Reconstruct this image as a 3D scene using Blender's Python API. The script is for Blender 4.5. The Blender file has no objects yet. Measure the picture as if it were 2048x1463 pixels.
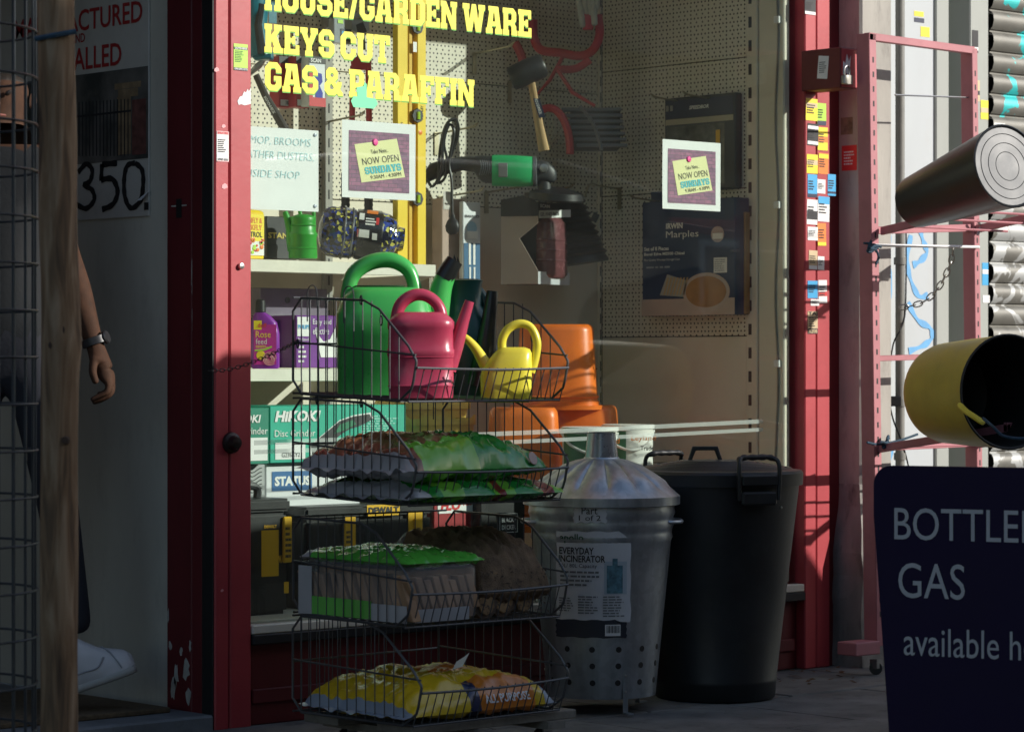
import bpy, bmesh, math, random
from mathutils import Vector, Matrix
from mathutils.geometry import tessellate_polygon
random.seed(7)
SC = bpy.context.scene
COL = SC.collection
R = math.radians
V = Vector
# ------------------------------------------------------------------ camera
FPX, CX, CY = 5800.0, 1024.0, 731.5
TH = R(42.4)
CAMZ, D0 = 0.99, 8.6
FW = V((math.sin(TH), math.cos(TH), 0)); RT = V((math.cos(TH), -math.sin(TH), 0)); UP = V((0, 0, 1))
CAM = V((0, 0, CAMZ)) - FW * D0
cd = bpy.data.cameras.new('camera'); cam = bpy.data.objects.new('camera', cd); COL.objects.link(cam)
cam.location = CAM; cam.rotation_euler = (R(90), 0, -TH)
cd.sensor_width = 36; cd.lens = FPX / 2048 * 36; cd.clip_start = 0.05; cd.clip_end = 2000
cd.dof.use_dof = True; cd.dof.focus_distance = 8.3; cd.dof.aperture_fstop = 6.3
SC.camera = cam
# ------------------------------------------------------------------ light
SUN_AZ, SUN_EL = R(36), R(22.0)       # sun stands to the right of the shopfront normal
wd = bpy.data.worlds.new('World'); SC.world = wd; wd.use_nodes = True
nt = wd.node_tree; nt.nodes.clear()
sky = nt.nodes.new('ShaderNodeTexSky'); sky.sky_type = 'NISHITA'; sky.sun_disc = False
sky.sun_elevation = SUN_EL; sky.sun_rotation = math.pi - SUN_AZ
bg = nt.nodes.new('ShaderNodeBackground'); bg.inputs[1].default_value = 0.14
wo = nt.nodes.new('ShaderNodeOutputWorld')
nt.links.new(sky.outputs[0], bg.inputs[0]); nt.links.new(bg.outputs[0], wo.inputs[0])
sl = bpy.data.lights.new('sun', 'SUN'); sl.energy = 4.7; sl.angle = R(0.5); sl.color = (1.0, 0.95, 0.88)
so = bpy.data.objects.new('sun', sl); COL.objects.link(so)
SUNV = V((-math.sin(SUN_AZ) * math.cos(SUN_EL), math.cos(SUN_AZ) * math.cos(SUN_EL), -math.sin(SUN_EL)))
so.rotation_euler = SUNV.to_track_quat('-Z', 'Y').to_euler(); so.location = (6, -9, 6)
SC.view_settings.view_transform = 'Standard'; SC.view_settings.look = 'None'
SC.view_settings.exposure = 0.10; SC.view_settings.gamma = 1.0; SC.view_settings.use_curve_mapping = False
SC.cycles.max_bounces = 8; SC.cycles.transparent_max_bounces = 16
# ------------------------------------------------------------------ projection helpers (photo pixel -> point on a real plane)
def ray(x, y): return FW + RT * ((x - CX) / FPX) + UP * ((CY - y) / FPX)
def W(x, y, d): return CAM + ray(x, y) * d
def PY(x, y, Y): r = ray(x, y); return CAM + r * ((Y - CAM.y) / r.y)
def PX(x, y, X): r = ray(x, y); return CAM + r * ((X - CAM.x) / r.x)
def PZ(x, y, Z): r = ray(x, y); return CAM + r * ((Z - CAM.z) / r.z)
def dep(p): return (p - CAM).dot(FW)
# ------------------------------------------------------------------ materials
MATS = {}
def M(name, col, rough=0.55, metal=0.0, var=0.12, scale=6.0, bump=0.0, bscale=120.0, spec=0.5, dirt=0.0, dirtcol=(0.05, 0.045, 0.04),
      alpha=1.0, emit=None, streak=None, trans=0.0, coat=0.0):
    if name in MATS: return MATS[name]
    m = bpy.data.materials.new(name); m.use_nodes = True; MATS[name] = m
    n = m.node_tree.nodes; l = m.node_tree.links; b = n['Principled BSDF']
    tc = n.new('ShaderNodeTexCoord')
    src = tc.outputs['Object']
    if streak:
        mp = n.new('ShaderNodeMapping'); mp.inputs['Scale'].default_value = streak
        l.new(src, mp.inputs[0]); src2 = mp.outputs[0]
    else: src2 = src
    nz = n.new('ShaderNodeTexNoise'); nz.inputs['Scale'].default_value = scale; nz.inputs['Detail'].default_value = 6
    l.new(src2, nz.inputs['Vector'])
    rp = n.new('ShaderNodeValToRGB'); e = rp.color_ramp.elements
    e[0].position = 0.3; e[1].position = 0.7
    e[0].color = tuple(max(0, c * (1 - var)) for c in col) + (1,); e[1].color = tuple(min(1, c * (1 + var)) for c in col) + (1,)
    l.new(nz.outputs['Fac'], rp.inputs[0]); out = rp.outputs[0]
    if dirt > 0:
        n2 = n.new('ShaderNodeTexNoise'); n2.inputs['Scale'].default_value = scale * 2.7; n2.inputs['Detail'].default_value = 9; n2.inputs['Roughness'].default_value = 0.7
        l.new(src2, n2.inputs['Vector'])
        r2 = n.new('ShaderNodeValToRGB'); r2.color_ramp.elements[0].position = 0.52; r2.color_ramp.elements[1].position = 0.75
        r2.color_ramp.elements[0].color = (0, 0, 0, 1); r2.color_ramp.elements[1].color = (dirt, dirt, dirt, 1)
        l.new(n2.outputs['Fac'], r2.inputs[0])
        mx = n.new('ShaderNodeMixRGB'); mx.inputs[2].default_value = dirtcol + (1,)
        l.new(r2.outputs[0], mx.inputs[0]); l.new(out, mx.inputs[1]); out = mx.outputs[0]
    l.new(out, b.inputs['Base Color'])
    b.inputs['Metallic'].default_value = metal
    b.inputs['Specular IOR Level'].default_value = spec
    if coat: b.inputs['Coat Weight'].default_value = coat; b.inputs['Coat Roughness'].default_value = 0.15
    mr = n.new('ShaderNodeMapRange'); mr.inputs[3].default_value = max(0.02, rough - 0.1); mr.inputs[4].default_value = min(1, rough + 0.1)
    l.new(nz.outputs['Fac'], mr.inputs[0]); l.new(mr.outputs[0], b.inputs['Roughness'])
    if bump > 0:
        n3 = n.new('ShaderNodeTexNoise'); n3.inputs['Scale'].default_value = bscale; n3.inputs['Detail'].default_value = 4
        l.new(src2, n3.inputs['Vector'])
        bp = n.new('ShaderNodeBump'); bp.inputs['Strength'].default_value = bump; bp.inputs['Distance'].default_value = 0.004
        l.new(n3.outputs['Fac'], bp.inputs['Height']); l.new(bp.outputs[0], b.inputs['Normal'])
    if alpha < 1: b.inputs['Alpha'].default_value = alpha
    if trans: b.inputs['Transmission Weight'].default_value = trans
    if emit: b.inputs['Emission Color'].default_value = emit + (1,); b.inputs['Emission Strength'].default_value = 1
    return m
def glassmat(name='window_glass', tint=(0.93, 0.97, 0.95), ior=1.5, rough=0.0):
    if name in MATS: return MATS[name]
    m = bpy.data.materials.new(name); m.use_nodes = True; MATS[name] = m
    n = m.node_tree.nodes; l = m.node_tree.links; n.clear()
    o = n.new('ShaderNodeOutputMaterial'); mx = n.new('ShaderNodeMixShader')
    t = n.new('ShaderNodeBsdfTransparent'); t.inputs[0].default_value = tint + (1,)
    g = n.new('ShaderNodeBsdfGlossy'); g.inputs['Roughness'].default_value = rough
    f = n.new('ShaderNodeFresnel'); ge = n.new('ShaderNodeNewGeometry'); mi = n.new('ShaderNodeMix')   # both faces of the pane reflect alike
    mi.inputs[2].default_value = ior; mi.inputs[3].default_value = 1.0 / ior
    l.new(ge.outputs['Backfacing'], mi.inputs[0]); l.new(mi.outputs[0], f.inputs[0])
    l.new(f.outputs[0], mx.inputs[0]); # thin dust film on the pane, its pale diffuse also standing in for haze
    tc = n.new('ShaderNodeTexCoord'); nz = n.new('ShaderNodeTexNoise'); nz.inputs['Scale'].default_value = 2.2; nz.inputs['Detail'].default_value = 8; nz.inputs['Distortion'].default_value = 1.5
    l.new(tc.outputs['Object'], nz.inputs['Vector']); mr = n.new('ShaderNodeMapRange'); mr.inputs[1].default_value = 0.35; mr.inputs[2].default_value = 0.8; mr.inputs[3].default_value = 0.002; mr.inputs[4].default_value = 0.014
    l.new(nz.outputs['Fac'], mr.inputs[0]); df = n.new('ShaderNodeBsdfDiffuse'); df.inputs[0].default_value = (0.6, 0.62, 0.58, 1); md = n.new('ShaderNodeMixShader')
    l.new(mr.outputs[0], md.inputs[0]); l.new(t.outputs[0], md.inputs[1]); l.new(df.outputs[0], md.inputs[2])
    l.new(md.outputs[0], mx.inputs[1]); l.new(g.outputs[0], mx.inputs[2]); l.new(mx.outputs[0], o.inputs[0])
    return m
def pegmat(name, axis):
    """cream painted pegboard: punched holes on a 25 mm grid with a second staggered grid"""
    if name in MATS: return MATS[name]
    m = M(name, (0.72, 0.67, 0.55), 0.5, var=0.05, scale=3, bump=0.02, bscale=200, dirt=0.25, dirtcol=(0.42, 0.37, 0.28))
    n = m.node_tree.nodes; l = m.node_tree.links; b = n['Principled BSDF']
    tc = n.new('ShaderNodeTexCoord'); sp = n.new('ShaderNodeSeparateXYZ'); l.new(tc.outputs['Object'], sp.inputs[0])
    a = sp.outputs[axis]; z = sp.outputs[2]
    def mth(op, x, y=None):
        k = n.new('ShaderNodeMath'); k.operation = op
        for i, q in enumerate((x, y)):
            if q is None: continue
            if isinstance(q, (int, float)): k.inputs[i].default_value = q
            else: l.new(q, k.inputs[i])
        return k.outputs[0]
    p = 0.0135
    res = None
    for off, pa in ((0.0, 0.0165), (0.5, 0.0275)):
        fa = mth('SUBTRACT', mth('FRACT', mth('ADD', mth('DIVIDE', a, pa), 40.25 + off * 0.5)), 0.5)
        fz = mth('SUBTRACT', mth('FRACT', mth('ADD', mth('DIVIDE', z, p * 2), 40.0 + off)), 0.5)
        da = mth('MULTIPLY', fa, pa); dz = mth('MULTIPLY', fz, p * 2)
        d2 = mth('ADD', mth('MULTIPLY', da, da), mth('MULTIPLY', dz, dz))
        h = mth('LESS_THAN', d2, 0.0034 ** 2)
        res = h if res is None else mth('MAXIMUM', res, h)
    mx = n.new('ShaderNodeMixRGB'); mx.inputs[2].default_value = (0.012, 0.011, 0.01, 1)
    old = b.inputs['Base Color'].links[0].from_socket
    l.new(res, mx.inputs[0]); l.new(old, mx.inputs[1]); l.new(mx.outputs[0], b.inputs['Base Color'])
    return m
# ------------------------------------------------------------------ mesh builder
WO = {}
def wo_of(o): return WO.get(o.name, V((0, 0, 0))) if o else V((0, 0, 0))
class MB:
    def __init__(s): s.v = []; s.f = []; s.m = []
    def add(s, vs, fs, m=0):
        b = len(s.v); s.v += [V(q) for q in vs]
        for f in fs: s.f.append(tuple(b + i for i in f)); s.m.append(m)
        return s
    def obox(s, o, a, b, c, m=0):
        o, a, b, c = V(o), V(a), V(b), V(c)
        vs = [o, o + a, o + a + b, o + b, o + c, o + a + c, o + a + b + c, o + b + c]
        fs = [(0, 3, 2, 1), (4, 5, 6, 7), (0, 1, 5, 4), (1, 2, 6, 5), (2, 3, 7, 6), (3, 0, 4, 7)]
        if a.cross(b).dot(c) < 0: fs = [f[::-1] for f in fs]
        return s.add(vs, fs, m)
    def bx(s, x0, x1, y0, y1, z0, z1, m=0): return s.obox((x0, y0, z0), (x1 - x0, 0, 0), (0, y1 - y0, 0), (0, 0, z1 - z0), m)
    def loft(s, rings, m=0, cap0=True, cap1=True, closed=False):
        n = len(rings[0]); vs = [q for r in rings for q in r]; fs = []
        k = len(rings)
        for i in range(k if closed else k - 1):
            i2 = (i + 1) % k
            for j in range(n): fs.append((i * n + j, i * n + (j + 1) % n, i2 * n + (j + 1) % n, i2 * n + j))
        if not closed:
            if cap0: fs.append(tuple(range(n))[::-1])
            if cap1: fs.append(tuple(range((k - 1) * n, k * n)))
        return s.add(vs, fs, m)
    def tube(s, pts, r, n=8, m=0, closed=False, cap=True, squash=None):
        pts = [V(p) for p in pts]; k = len(pts)
        rs = r if isinstance(r, (list, tuple)) else [r] * k
        rings = []; prev = None
        for i, p in enumerate(pts):
            if closed: t = pts[(i + 1) % k] - pts[i - 1]
            else: t = pts[min(i + 1, k - 1)] - pts[max(i - 1, 0)]
            if t.length < 1e-9: t = V((0, 0, 1))
            t.normalize()
            if prev is None:
                a = V((0, 0, 1)) if abs(t.z) < 0.9 else V((1, 0, 0))
                u = t.cross(a).normalized()
            else:
                u = prev - t * prev.dot(t)
                if u.length < 1e-6: u = t.orthogonal()
                u.normalize()
            prev = u; w = t.cross(u)
            sq = squash or 1.0
            rings.append([p + u * (math.cos(2 * math.pi * j / n) * rs[i]) + w * (math.sin(2 * math.pi * j / n) * rs[i] * sq) for j in range(n)])
        return s.loft(rings, m, cap, cap, closed)
    def lathe(s, prof, c, n=24, m=0, ax=None, sx=1.0, sy=1.0, cap=True):
        c = V(c); z = (ax or UP).normalized(); x = z.orthogonal().normalized() if abs(z.z) < 0.999 else V((1, 0, 0)); y = z.cross(x)
        rings = [[c + x * (r * sx * math.cos(2 * math.pi * j / n)) + y * (r * sy * math.sin(2 * math.pi * j / n)) + z * h for j in range(n)] for r, h in prof]
        return s.loft(rings, m, cap, cap)
    def prism(s, outl, o, ux, uy, depth, holes=(), m=0, back=True):
        """flat polygon (2-D, with holes) on the plane o+ux*x+uy*y, given thickness along -(ux x uy)"""
        o, ux, uy = V(o), V(ux), V(uy); nrm = ux.cross(uy)
        if nrm.length > 0: nrm.normalize()
        loops = [list(outl)] + [list(h) for h in holes]
        tris = tessellate_polygon([[V((x, y, 0)) for x, y in lp] for lp in loops])
        flat = [q for lp in loops for q in lp]; n = len(flat)
        P = [o + ux * x + uy * y for x, y in flat]
        vs = P + [p - nrm * depth for p in P]; fs = []
        for t in tris:
            a, b, c = (flat[i] for i in t)
            ccw = (b[0] - a[0]) * (c[1] - a[1]) - (b[1] - a[1]) * (c[0] - a[0]) > 0
            t = tuple(t) if ccw else tuple(t)[::-1]
            fs.append(t)
            if back: fs.append(tuple(n + i for i in t[::-1]))
        b0 = 0
        for li, lp in enumerate(loops):
            k = len(lp)
            ar = sum(lp[i][0] * lp[(i + 1) % k][1] - lp[(i + 1) % k][0] * lp[i][1] for i in range(k))
            for i in range(k):
                q = (b0 + i, b0 + (i + 1) % k, n + b0 + (i + 1) % k, n + b0 + i)
                fs.append(q[::-1] if (ar > 0) == (li == 0) else q)
            b0 += k
        return s.add(vs, fs, m)
    def build(s, name, mats, parent=None, smooth=False, bevel=0.0, origin=None, ang=35, seg=1, fixn=False):
        if not isinstance(mats, (list, tuple)): mats = [mats]
        if parent is not None: org = wo_of(parent)
        else:
            if origin is None:
                lo = [min(q[i] for q in s.v) for i in range(3)]; hi = [max(q[i] for q in s.v) for i in range(3)]
                origin = V(((lo[0] + hi[0]) / 2, (lo[1] + hi[1]) / 2, lo[2]))
            org = V(origin)
        me = bpy.data.meshes.new(name)
        me.from_pydata([tuple(q - org) for q in s.v], [], s.f)
        for mt in mats: me.materials.append(mt)
        if len(mats) > 1: me.polygons.foreach_set('material_index', s.m)
        if bevel > 0 or fixn:
            bm = bmesh.new(); bm.from_mesh(me)
            if fixn: bmesh.ops.recalc_face_normals(bm, faces=bm.faces)
            if bevel > 0: bmesh.ops.bevel(bm, geom=[e for e in bm.edges if len(e.link_faces) == 2 and e.calc_face_angle(0) > 0.5], offset=bevel, segments=seg, affect='EDGES', clamp_overlap=True)
            bm.to_mesh(me); bm.free()
        me.update()
        if smooth or bevel > 0:
            me.shade_smooth(); me.set_sharp_from_angle(angle=R(ang))
        o = bpy.data.objects.new(name, me); COL.objects.link(o)
        if parent is not None: o.parent = parent; WO[o.name] = org
        else: o.location = org; WO[o.name] = org
        return o
def thing(name, label, cat, loc, group=None):
    o = bpy.data.objects.new(name, None); COL.objects.link(o); o.location = loc; o.empty_display_size = 0.1
    WO[o.name] = V(loc); o['label'] = label; o['category'] = cat
    if group: o['group'] = group
    return o
def tag(o, label, cat, group=None):
    o['label'] = label; o['category'] = cat
    if group: o['group'] = group
    return o
def struct(o): o['kind'] = 'structure'; return o
def text(s, parent, mat, p, ux, uz, h, w=None, bold=0.0, shear=0.0, d=0.0008, name='lettering', res=2):
    cu = bpy.data.curves.new('t', 'FONT'); cu.body = s; cu.size = 1; cu.offset = bold; cu.shear = shear; cu.resolution_u = res; cu.fill_mode = 'FRONT'
    ob = bpy.data.objects.new('t', cu); me = bpy.data.meshes.new_from_object(ob)
    vs = [V(v.co) for v in me.vertices]; fs = [tuple(q.vertices) for q in me.polygons]
    bpy.data.objects.remove(ob); bpy.data.curves.remove(cu); bpy.data.meshes.remove(me)
    x0 = min(v.x for v in vs); x1 = max(v.x for v in vs); y0 = min(v.y for v in vs); y1 = max(v.y for v in vs)
    sy = h / (y1 - y0); sx = sy if w is None else w / (x1 - x0)
    ux, uz = V(ux), V(uz); nr = ux.cross(uz).normalized()
    b = MB(); b.add([V(p) + ux * ((v.x - x0) * sx) + uz * ((v.y - y0) * sy) + nr * d for v in vs], fs)
    return b.build(name, mat, parent)
def tY(s, parent, mat, x0, yt, yb, x1, Y, **k):
    p = PY(x0, yb, Y); w = PY(x1, yb, Y).x - p.x; h = PY(x0, yt, Y).z - p.z
    return text(s, parent, mat, p, (1, 0, 0), (0, 0, 1), h, w, **k)
def tX(s, parent, mat, x0, yt, yb, x1, X, **k):
    p = PX(x0, yb, X); w = p.y - PX(x1, yb, X).y; h = PX(x0, yt, X).z - p.z
    return text(s, parent, mat, p, (0, -1, 0), (0, 0, 1), h, w, **k)
def rect(b, p, ux, uz, w, h, d=0.001, m=0):
    ux, uz = V(ux), V(uz); nr = ux.cross(uz).normalized()
    p = V(p) + nr * d
    return b.add([p, p + ux * w, p + ux * w + uz * h, p + uz * h], [(0, 1, 2, 3)], m)
def lines(parent, mat, p, ux, uz, w, h, n, d=0.0012, name='small_print', fill=0.5):
    b = MB(); rnd = random.Random(n * 31 + int(w * 1e4)); ux, uz = V(ux), V(uz)
    lh = h / n
    for i in range(n):
        x = 0; end = w * rnd.uniform(0.6, 1.0)
        while x < end:
            ww = min(rnd.uniform(0.06, 0.2) * w, end - x)
            rect(b, V(p) + ux * x + uz * (h - (i + 1) * lh + lh * 0.25), ux, uz, ww, lh * fill, d)
            x += ww + 0.035 * w
    return b.build(name, mat, parent)
def quadX(x0, y0, x1, y1, X):   # pixel rectangle on a plane X=const -> (lower-left corner, width, height), right = -Y
    p = PX(x0, y1, X); return p, p.y - PX(x1, y1, X).y, PX(x0, y0, X).z - p.z
def quadY(x0, y0, x1, y1, Y):
    p = PY(x0, y1, Y); return p, PY(x1, y1, Y).x - p.x, PY(x0, y0, Y).z - p.z
EX, EY, EZ = V((1, 0, 0)), V((0, 1, 0)), V((0, 0, 1))
def arc(c, a, b, r1, r2, t0, t1, n):
    return [V(c) + V(a) * (r1 * math.cos(t0 + (t1 - t0) * i / n)) + V(b) * (r2 * math.sin(t0 + (t1 - t0) * i / n)) for i in range(n + 1)]
def smoothpath(pts, n=6):
    pts = [V(p) for p in pts]; out = []
    for i in range(len(pts) - 1):
        p0 = pts[max(i - 1, 0)]; p1 = pts[i]; p2 = pts[i + 1]; p3 = pts[min(i + 2, len(pts) - 1)]
        for k in range(n):
            t = k / n
            out.append(0.5 * ((2 * p1) + (p2 - p0) * t + (2 * p0 - 5 * p1 + 4 * p2 - p3) * t * t + (3 * p1 - p0 - 3 * p2 + p3) * t ** 3))
    out.append(pts[-1]); return out
def lerpr(rs, n):
    out = []
    for i in range(len(rs) - 1):
        for k in range(n): out.append(rs[i] + (rs[i + 1] - rs[i]) * k / n)
    return out + [rs[-1]]
# ================================================================== STREET
m_road = M('asphalt', (0.05, 0.05, 0.052), 0.9, var=0.3, scale=30, bump=0.4, bscale=300)
m_slab = M('paving_stone', (0.15, 0.145, 0.135), 0.85, var=0.35, scale=5, bump=0.5, bscale=90, dirt=0.8, dirtcol=(0.035, 0.033, 0.03))
m_mortar = M('paving_joint', (0.045, 0.042, 0.038), 0.95, var=0.3, scale=40, bump=0.5)
m_kerb = M('kerb_granite', (0.22, 0.21, 0.2), 0.85, var=0.3, scale=20, bump=0.4, dirt=0.5)
struct(MB().add([(-300, -300, -0.13), (300, -300, -0.13), (300, 300, -0.13), (-300, 300, -0.13)], [(0, 1, 2, 3)]).build('road', m_road, origin=(0, 0, -0.13)))
KY = -2.02
pav = struct(MB().bx(-9, 12, KY, 6.0, -0.128, -0.014).build('pavement', m_mortar, origin=(0, 0, 0)))
rnd = random.Random(3)
sl = 0.6
for iy in range(4):
    for ix in range(-7, 9):
        x0 = ix * sl + (0.3 if iy % 2 else 0) + 0.1; y1 = 0.02 - iy * 0.51; y0 = y1 - 0.502
        dz = rnd.uniform(-0.003, 0.003); t = rnd.uniform(-0.003, 0.003)
        b = MB().add([(x0, y0, -0.03), (x0 + sl - 0.009, y0, -0.03), (x0 + sl - 0.009, y1, -0.03), (x0, y1, -0.03),
                      (x0, y0, dz), (x0 + sl - 0.009, y0, dz + t), (x0 + sl - 0.009, y1, dz - t), (x0, y1, dz)],
                     [(0, 3, 2, 1), (4, 5, 6, 7), (0, 1, 5, 4), (1, 2, 6, 5), (2, 3, 7, 6), (3, 0, 4, 7)])
        b.build('paving_slab', m_slab, pav, bevel=0.004)
kb = struct(MB().bx(-9, 12, KY - 0.16, KY - 0.003, -0.128, -0.02).build('kerb', m_mortar, origin=(0, 0, 0)))
for i in range(12):
    MB().bx(-5 + i * 0.9, -5 + i * 0.9 + 0.89, KY - 0.165, KY - 0.001, -0.126, 0.004).build('kerb_stone', m_kerb, kb, bevel=0.012)
# leaf and litter scraps on the slabs near the right post
m_leaf = M('dead_leaf', (0.10, 0.05, 0.02), 0.9, var=0.4)
b = MB()
for i in range(60):
    p = PZ(rnd.uniform(1540, 1720), rnd.uniform(1290, 1370), 0.006) ; a = rnd.uniform(0, 6.28); s = rnd.uniform(0.006, 0.018)
    u = V((math.cos(a), math.sin(a), rnd.uniform(-.3, .3))) * s; v = V((-math.sin(a), math.cos(a), rnd.uniform(0, .5))) * s * 0.6
    b.add([p - u, p + v, p + u, p - v], [(0, 1, 2, 3)])
lf = b.build('leaf_litter', m_leaf, origin=(1.2, 0, 0)); lf['kind'] = 'stuff'; tag(lf, 'scatter of brown leaf scraps on the pavement by the red post', 'leaves')

# ================================================================== SHOP FRONT
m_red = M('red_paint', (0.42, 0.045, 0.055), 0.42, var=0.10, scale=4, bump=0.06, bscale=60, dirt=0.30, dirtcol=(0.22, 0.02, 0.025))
m_redworn_shade = M('shaded_worn_red', (0.13, 0.013, 0.017), 0.5, var=0.15, scale=5, bump=0.06, bscale=60, dirt=0.45, dirtcol=(0.055, 0.006, 0.008), streak=(1, 1, .25))  # worn red, darkened further for boards that stand in shade
m_black = M('black_rubber', (0.012, 0.012, 0.013), 0.6, var=0.2)
m_cream = M('cream_steel', (0.72, 0.66, 0.54), 0.5, var=0.04, scale=3, dirt=0.2, dirtcol=(0.40, 0.35, 0.27))
m_creamlip = M('cream_shelf_lip', (0.72, 0.68, 0.58), 0.45, var=0.05, scale=9, dirt=0.25, dirtcol=(0.4, 0.36, 0.3))
m_pegx = pegmat('pegboard_back', 0); m_pegy = pegmat('pegboard_side', 1)
m_white = M('white_plastic', (0.78, 0.78, 0.76), 0.45, var=0.04)
m_paper = M('white_paper', (0.80, 0.80, 0.78), 0.7, var=0.03, scale=12)
m_ink = M('black_ink', (0.015, 0.015, 0.018), 0.6, var=0.1)
m_steel = M('grey_steel', (0.42, 0.42, 0.42), 0.35, metal=0.9, var=0.15)
m_screw = M('screw_steel', (0.6, 0.6, 0.58), 0.3, metal=1.0)
XL0 = PY(430, 700, 0).x; XL1 = PY(505, 700, 0).x; XR0 = PY(1610, 700, 0).x; XR1 = PY(1662, 700, 0).x
YB = 0.913                                 # back wall of the display
XRW = PY(1500, 700, 0.20).x                # right wall of the display
ZF = 0.283                                 # display floor
ZTOP = 2.56                                # underside of the shutter box
def post(name, label, x0, x1, xg, y1):
    t = thing(name, label, 'shop post', (x0, 0, 0.0))
    MB().bx(x0, xg - 0.003, 0, y1, 0.0, ZTOP).build('board', m_red, t, bevel=0.004)
    MB().bx(xg + 0.003, x1, 0.004, y1, 0.0, ZTOP).build('board', m_red, t, bevel=0.004)
    MB().bx(xg - 0.0031, xg + 0.0031, 0.012, y1, 0.0, ZTOP).build('groove', m_black, t)
    return t
lp = post('shopfront_post', 'red painted post left of the shop window with a green sticker', XL0, XL1, PY(460, 700, 0).x, 0.10)
MB().bx(XL0 - .006, XL0 - .0005, .004, .052, 0.0, ZTOP).build('shutter_guide', m_black, lp, bevel=.001)
MB().bx(XL0 - .004, XL0 - .0005, .054, .0995, 0.0, ZTOP).build('side_board', m_redworn_shade, lp, bevel=.001)  # thin plate added to darken the post's shaded return
rp = post('shopfront_post', 'red painted post right of the shop window covered in trade stickers', XR0, XR1, PY(1634, 700, 0).x, 0.10)
sf = thing('shop_front', 'shop front stall riser, sill, shutter box and pane of the hardware window', 'shop front', (0, 0.05, 0))
MB().bx(XL1, XR0, 0.035, 0.075, 0.0, ZF - 0.06).build('stall_riser', m_redworn_shade, sf, bevel=0.003)
MB().bx(XL1 + .02, XR0 - .02, 0.024, 0.034, 0.06, 0.10).build('riser_moulding', m_redworn_shade, sf, bevel=0.003)
MB().bx(XL1 + 0.001, XR0 - 0.001, -0.005, 0.075, ZF - 0.058, ZF - 0.03).build('sill', m_black, sf, bevel=0.003)
MB().bx(XL1 + 0.001, XR0 - 0.001, 0.0, 0.035, ZF - 0.029, ZF - 0.004).build('glazing_bead', m_creamlip, sf, bevel=0.003)
MB().bx(-6.0, 7.0, -0.10, 0.30, ZTOP + 0.001, 3.0).build('shutter_box', m_red, sf, bevel=0.01)
MB().bx(-6.0, 7.0, 0.0, 0.4, 3.001, 7.0).build('upper_wall', M('london_stock_brick', (0.30, 0.24, 0.16), 0.9, var=0.3, scale=30, bump=0.3), sf)
MB().bx(XL1 + 0.004, XR0 - 0.004, 0.040, 0.046, ZF - 0.002, ZTOP - 0.002).build('window_pane', glassmat(), sf)
MB().bx(XR0 + 0.002, XR0 + 0.03, 0.1005, 0.22, 0.0, ZTOP).build('reveal_board', m_redworn_shade, sf, bevel=0.003)
# screw heads, lock and small marks on the left post
MB().lathe([(0.001, 0.006), (0.008, 0.005), (0.009, 0.0)], PY(482, 532, -0.001), 12, ax=V((0, -1, 0))).build('screw', m_screw, lp, smooth=True)
MB().lathe([(0.002, 0.03), (0.016, 0.028), (0.02, 0.012), (0.028, 0.008), (0.03, 0.0)], PY(462, 885, -0.0005), 16, ax=V((0, -1, 0))).build('lock', M('dark_lock', (0.05, 0.04, 0.04), 0.35, metal=0.8), lp, smooth=True)
def stick(parent, x0, y0, x1, y1, Y, body, bands=(), name='sticker', rot=0.0, txt=None, nl=6, ink=None):
    """a printed sticker on a street-facing board: sheet + bands of print"""
    p, w, h = quadY(x0, y0, x1, y1, Y)
    c, s_ = math.cos(rot), math.sin(rot); ux = V((c, 0, s_)); uz = V((-s_, 0, c))
    b = MB(); rect(b, p, ux, uz, w, h, 0.0012)
    o = b.build(name, body, parent)
    for (a0, a1, mt) in bands:
        b = MB(); rect(b, p + uz * (a0 * h) + ux * (w * 0.02), ux, uz, w * 0.96, (a1 - a0) * h, 0.0018); b.build('band', mt, o)
    if nl: lines(o, ink or m_ink, p + ux * (0.08 * w) + uz * (0.30 * h), ux, uz, w * 0.7, h * 0.45, nl, d=0.0022)
    if txt:
        for (s, a0, a1, wd, mt) in txt: text(s, o, mt, p + ux * (w * (1 - wd) / 2) + uz * (a0 * h), ux, uz, (a1 - a0) * h, w * wd, bold=0.02, d=0.0026)
    return o
c_lime = M('lime_print', (0.42, 0.72, 0.06), 0.4, var=0.05); c_yel = M('yellow_print', (0.90, 0.72, 0.03), 0.4, var=0.05)
c_blue = M('blue_print', (0.05, 0.38, 0.70), 0.4, var=0.05); c_red = M('red_print', (0.65, 0.05, 0.05), 0.4, var=0.05)
c_org = M('orange_print', (0.80, 0.22, 0.03), 0.4, var=0.05); c_navy = M('navy_print', (0.012, 0.02, 0.06), 0.4); c_wht = M('white_print', (0.80, 0.80, 0.78), 0.45, var=0.03)
c_tan = M('buff_print', (0.62, 0.48, 0.28), 0.5, var=0.08); c_pink = M('pink_print', (0.75, 0.35, 0.36), 0.5)
stick(lp, 467, 87, 495, 140, 0.004, c_lime, [(0.0, 0.10, c_navy), (0.78, 0.88, M('dark_green_print', (0.03, 0.12, 0.02), 0.5))], txt=[('SHUTTER REPAIR', 0.79, 0.87, 0.85, c_wht), ('074 6092 0573', 0.015, 0.085, 0.9, c_wht)], nl=7, ink=M('green_ink', (0.02, 0.16, 0.02), 0.5))
stick(lp, 433, 262, 457, 323, 0.0, c_wht, [(0.90, 0.99, c_pink), (0.0, 0.03, c_pink)], txt=[('SHUTTER', 0.91, 0.985, 0.85, c_red), ('0740 856', 0.04, 0.12, 0.85, m_ink)], nl=7)
b = MB(); p, w, h = quadY(477, 173, 501, 210, 0.004)
pl = [(0, 0), (.2, .05), (.5, 0), (1, .1), (1, 1), (.85, .75), (.75, .9), (.6, .7), (.45, .75), (.3, .5), (.1, .45), (-.1, .2)]
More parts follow.
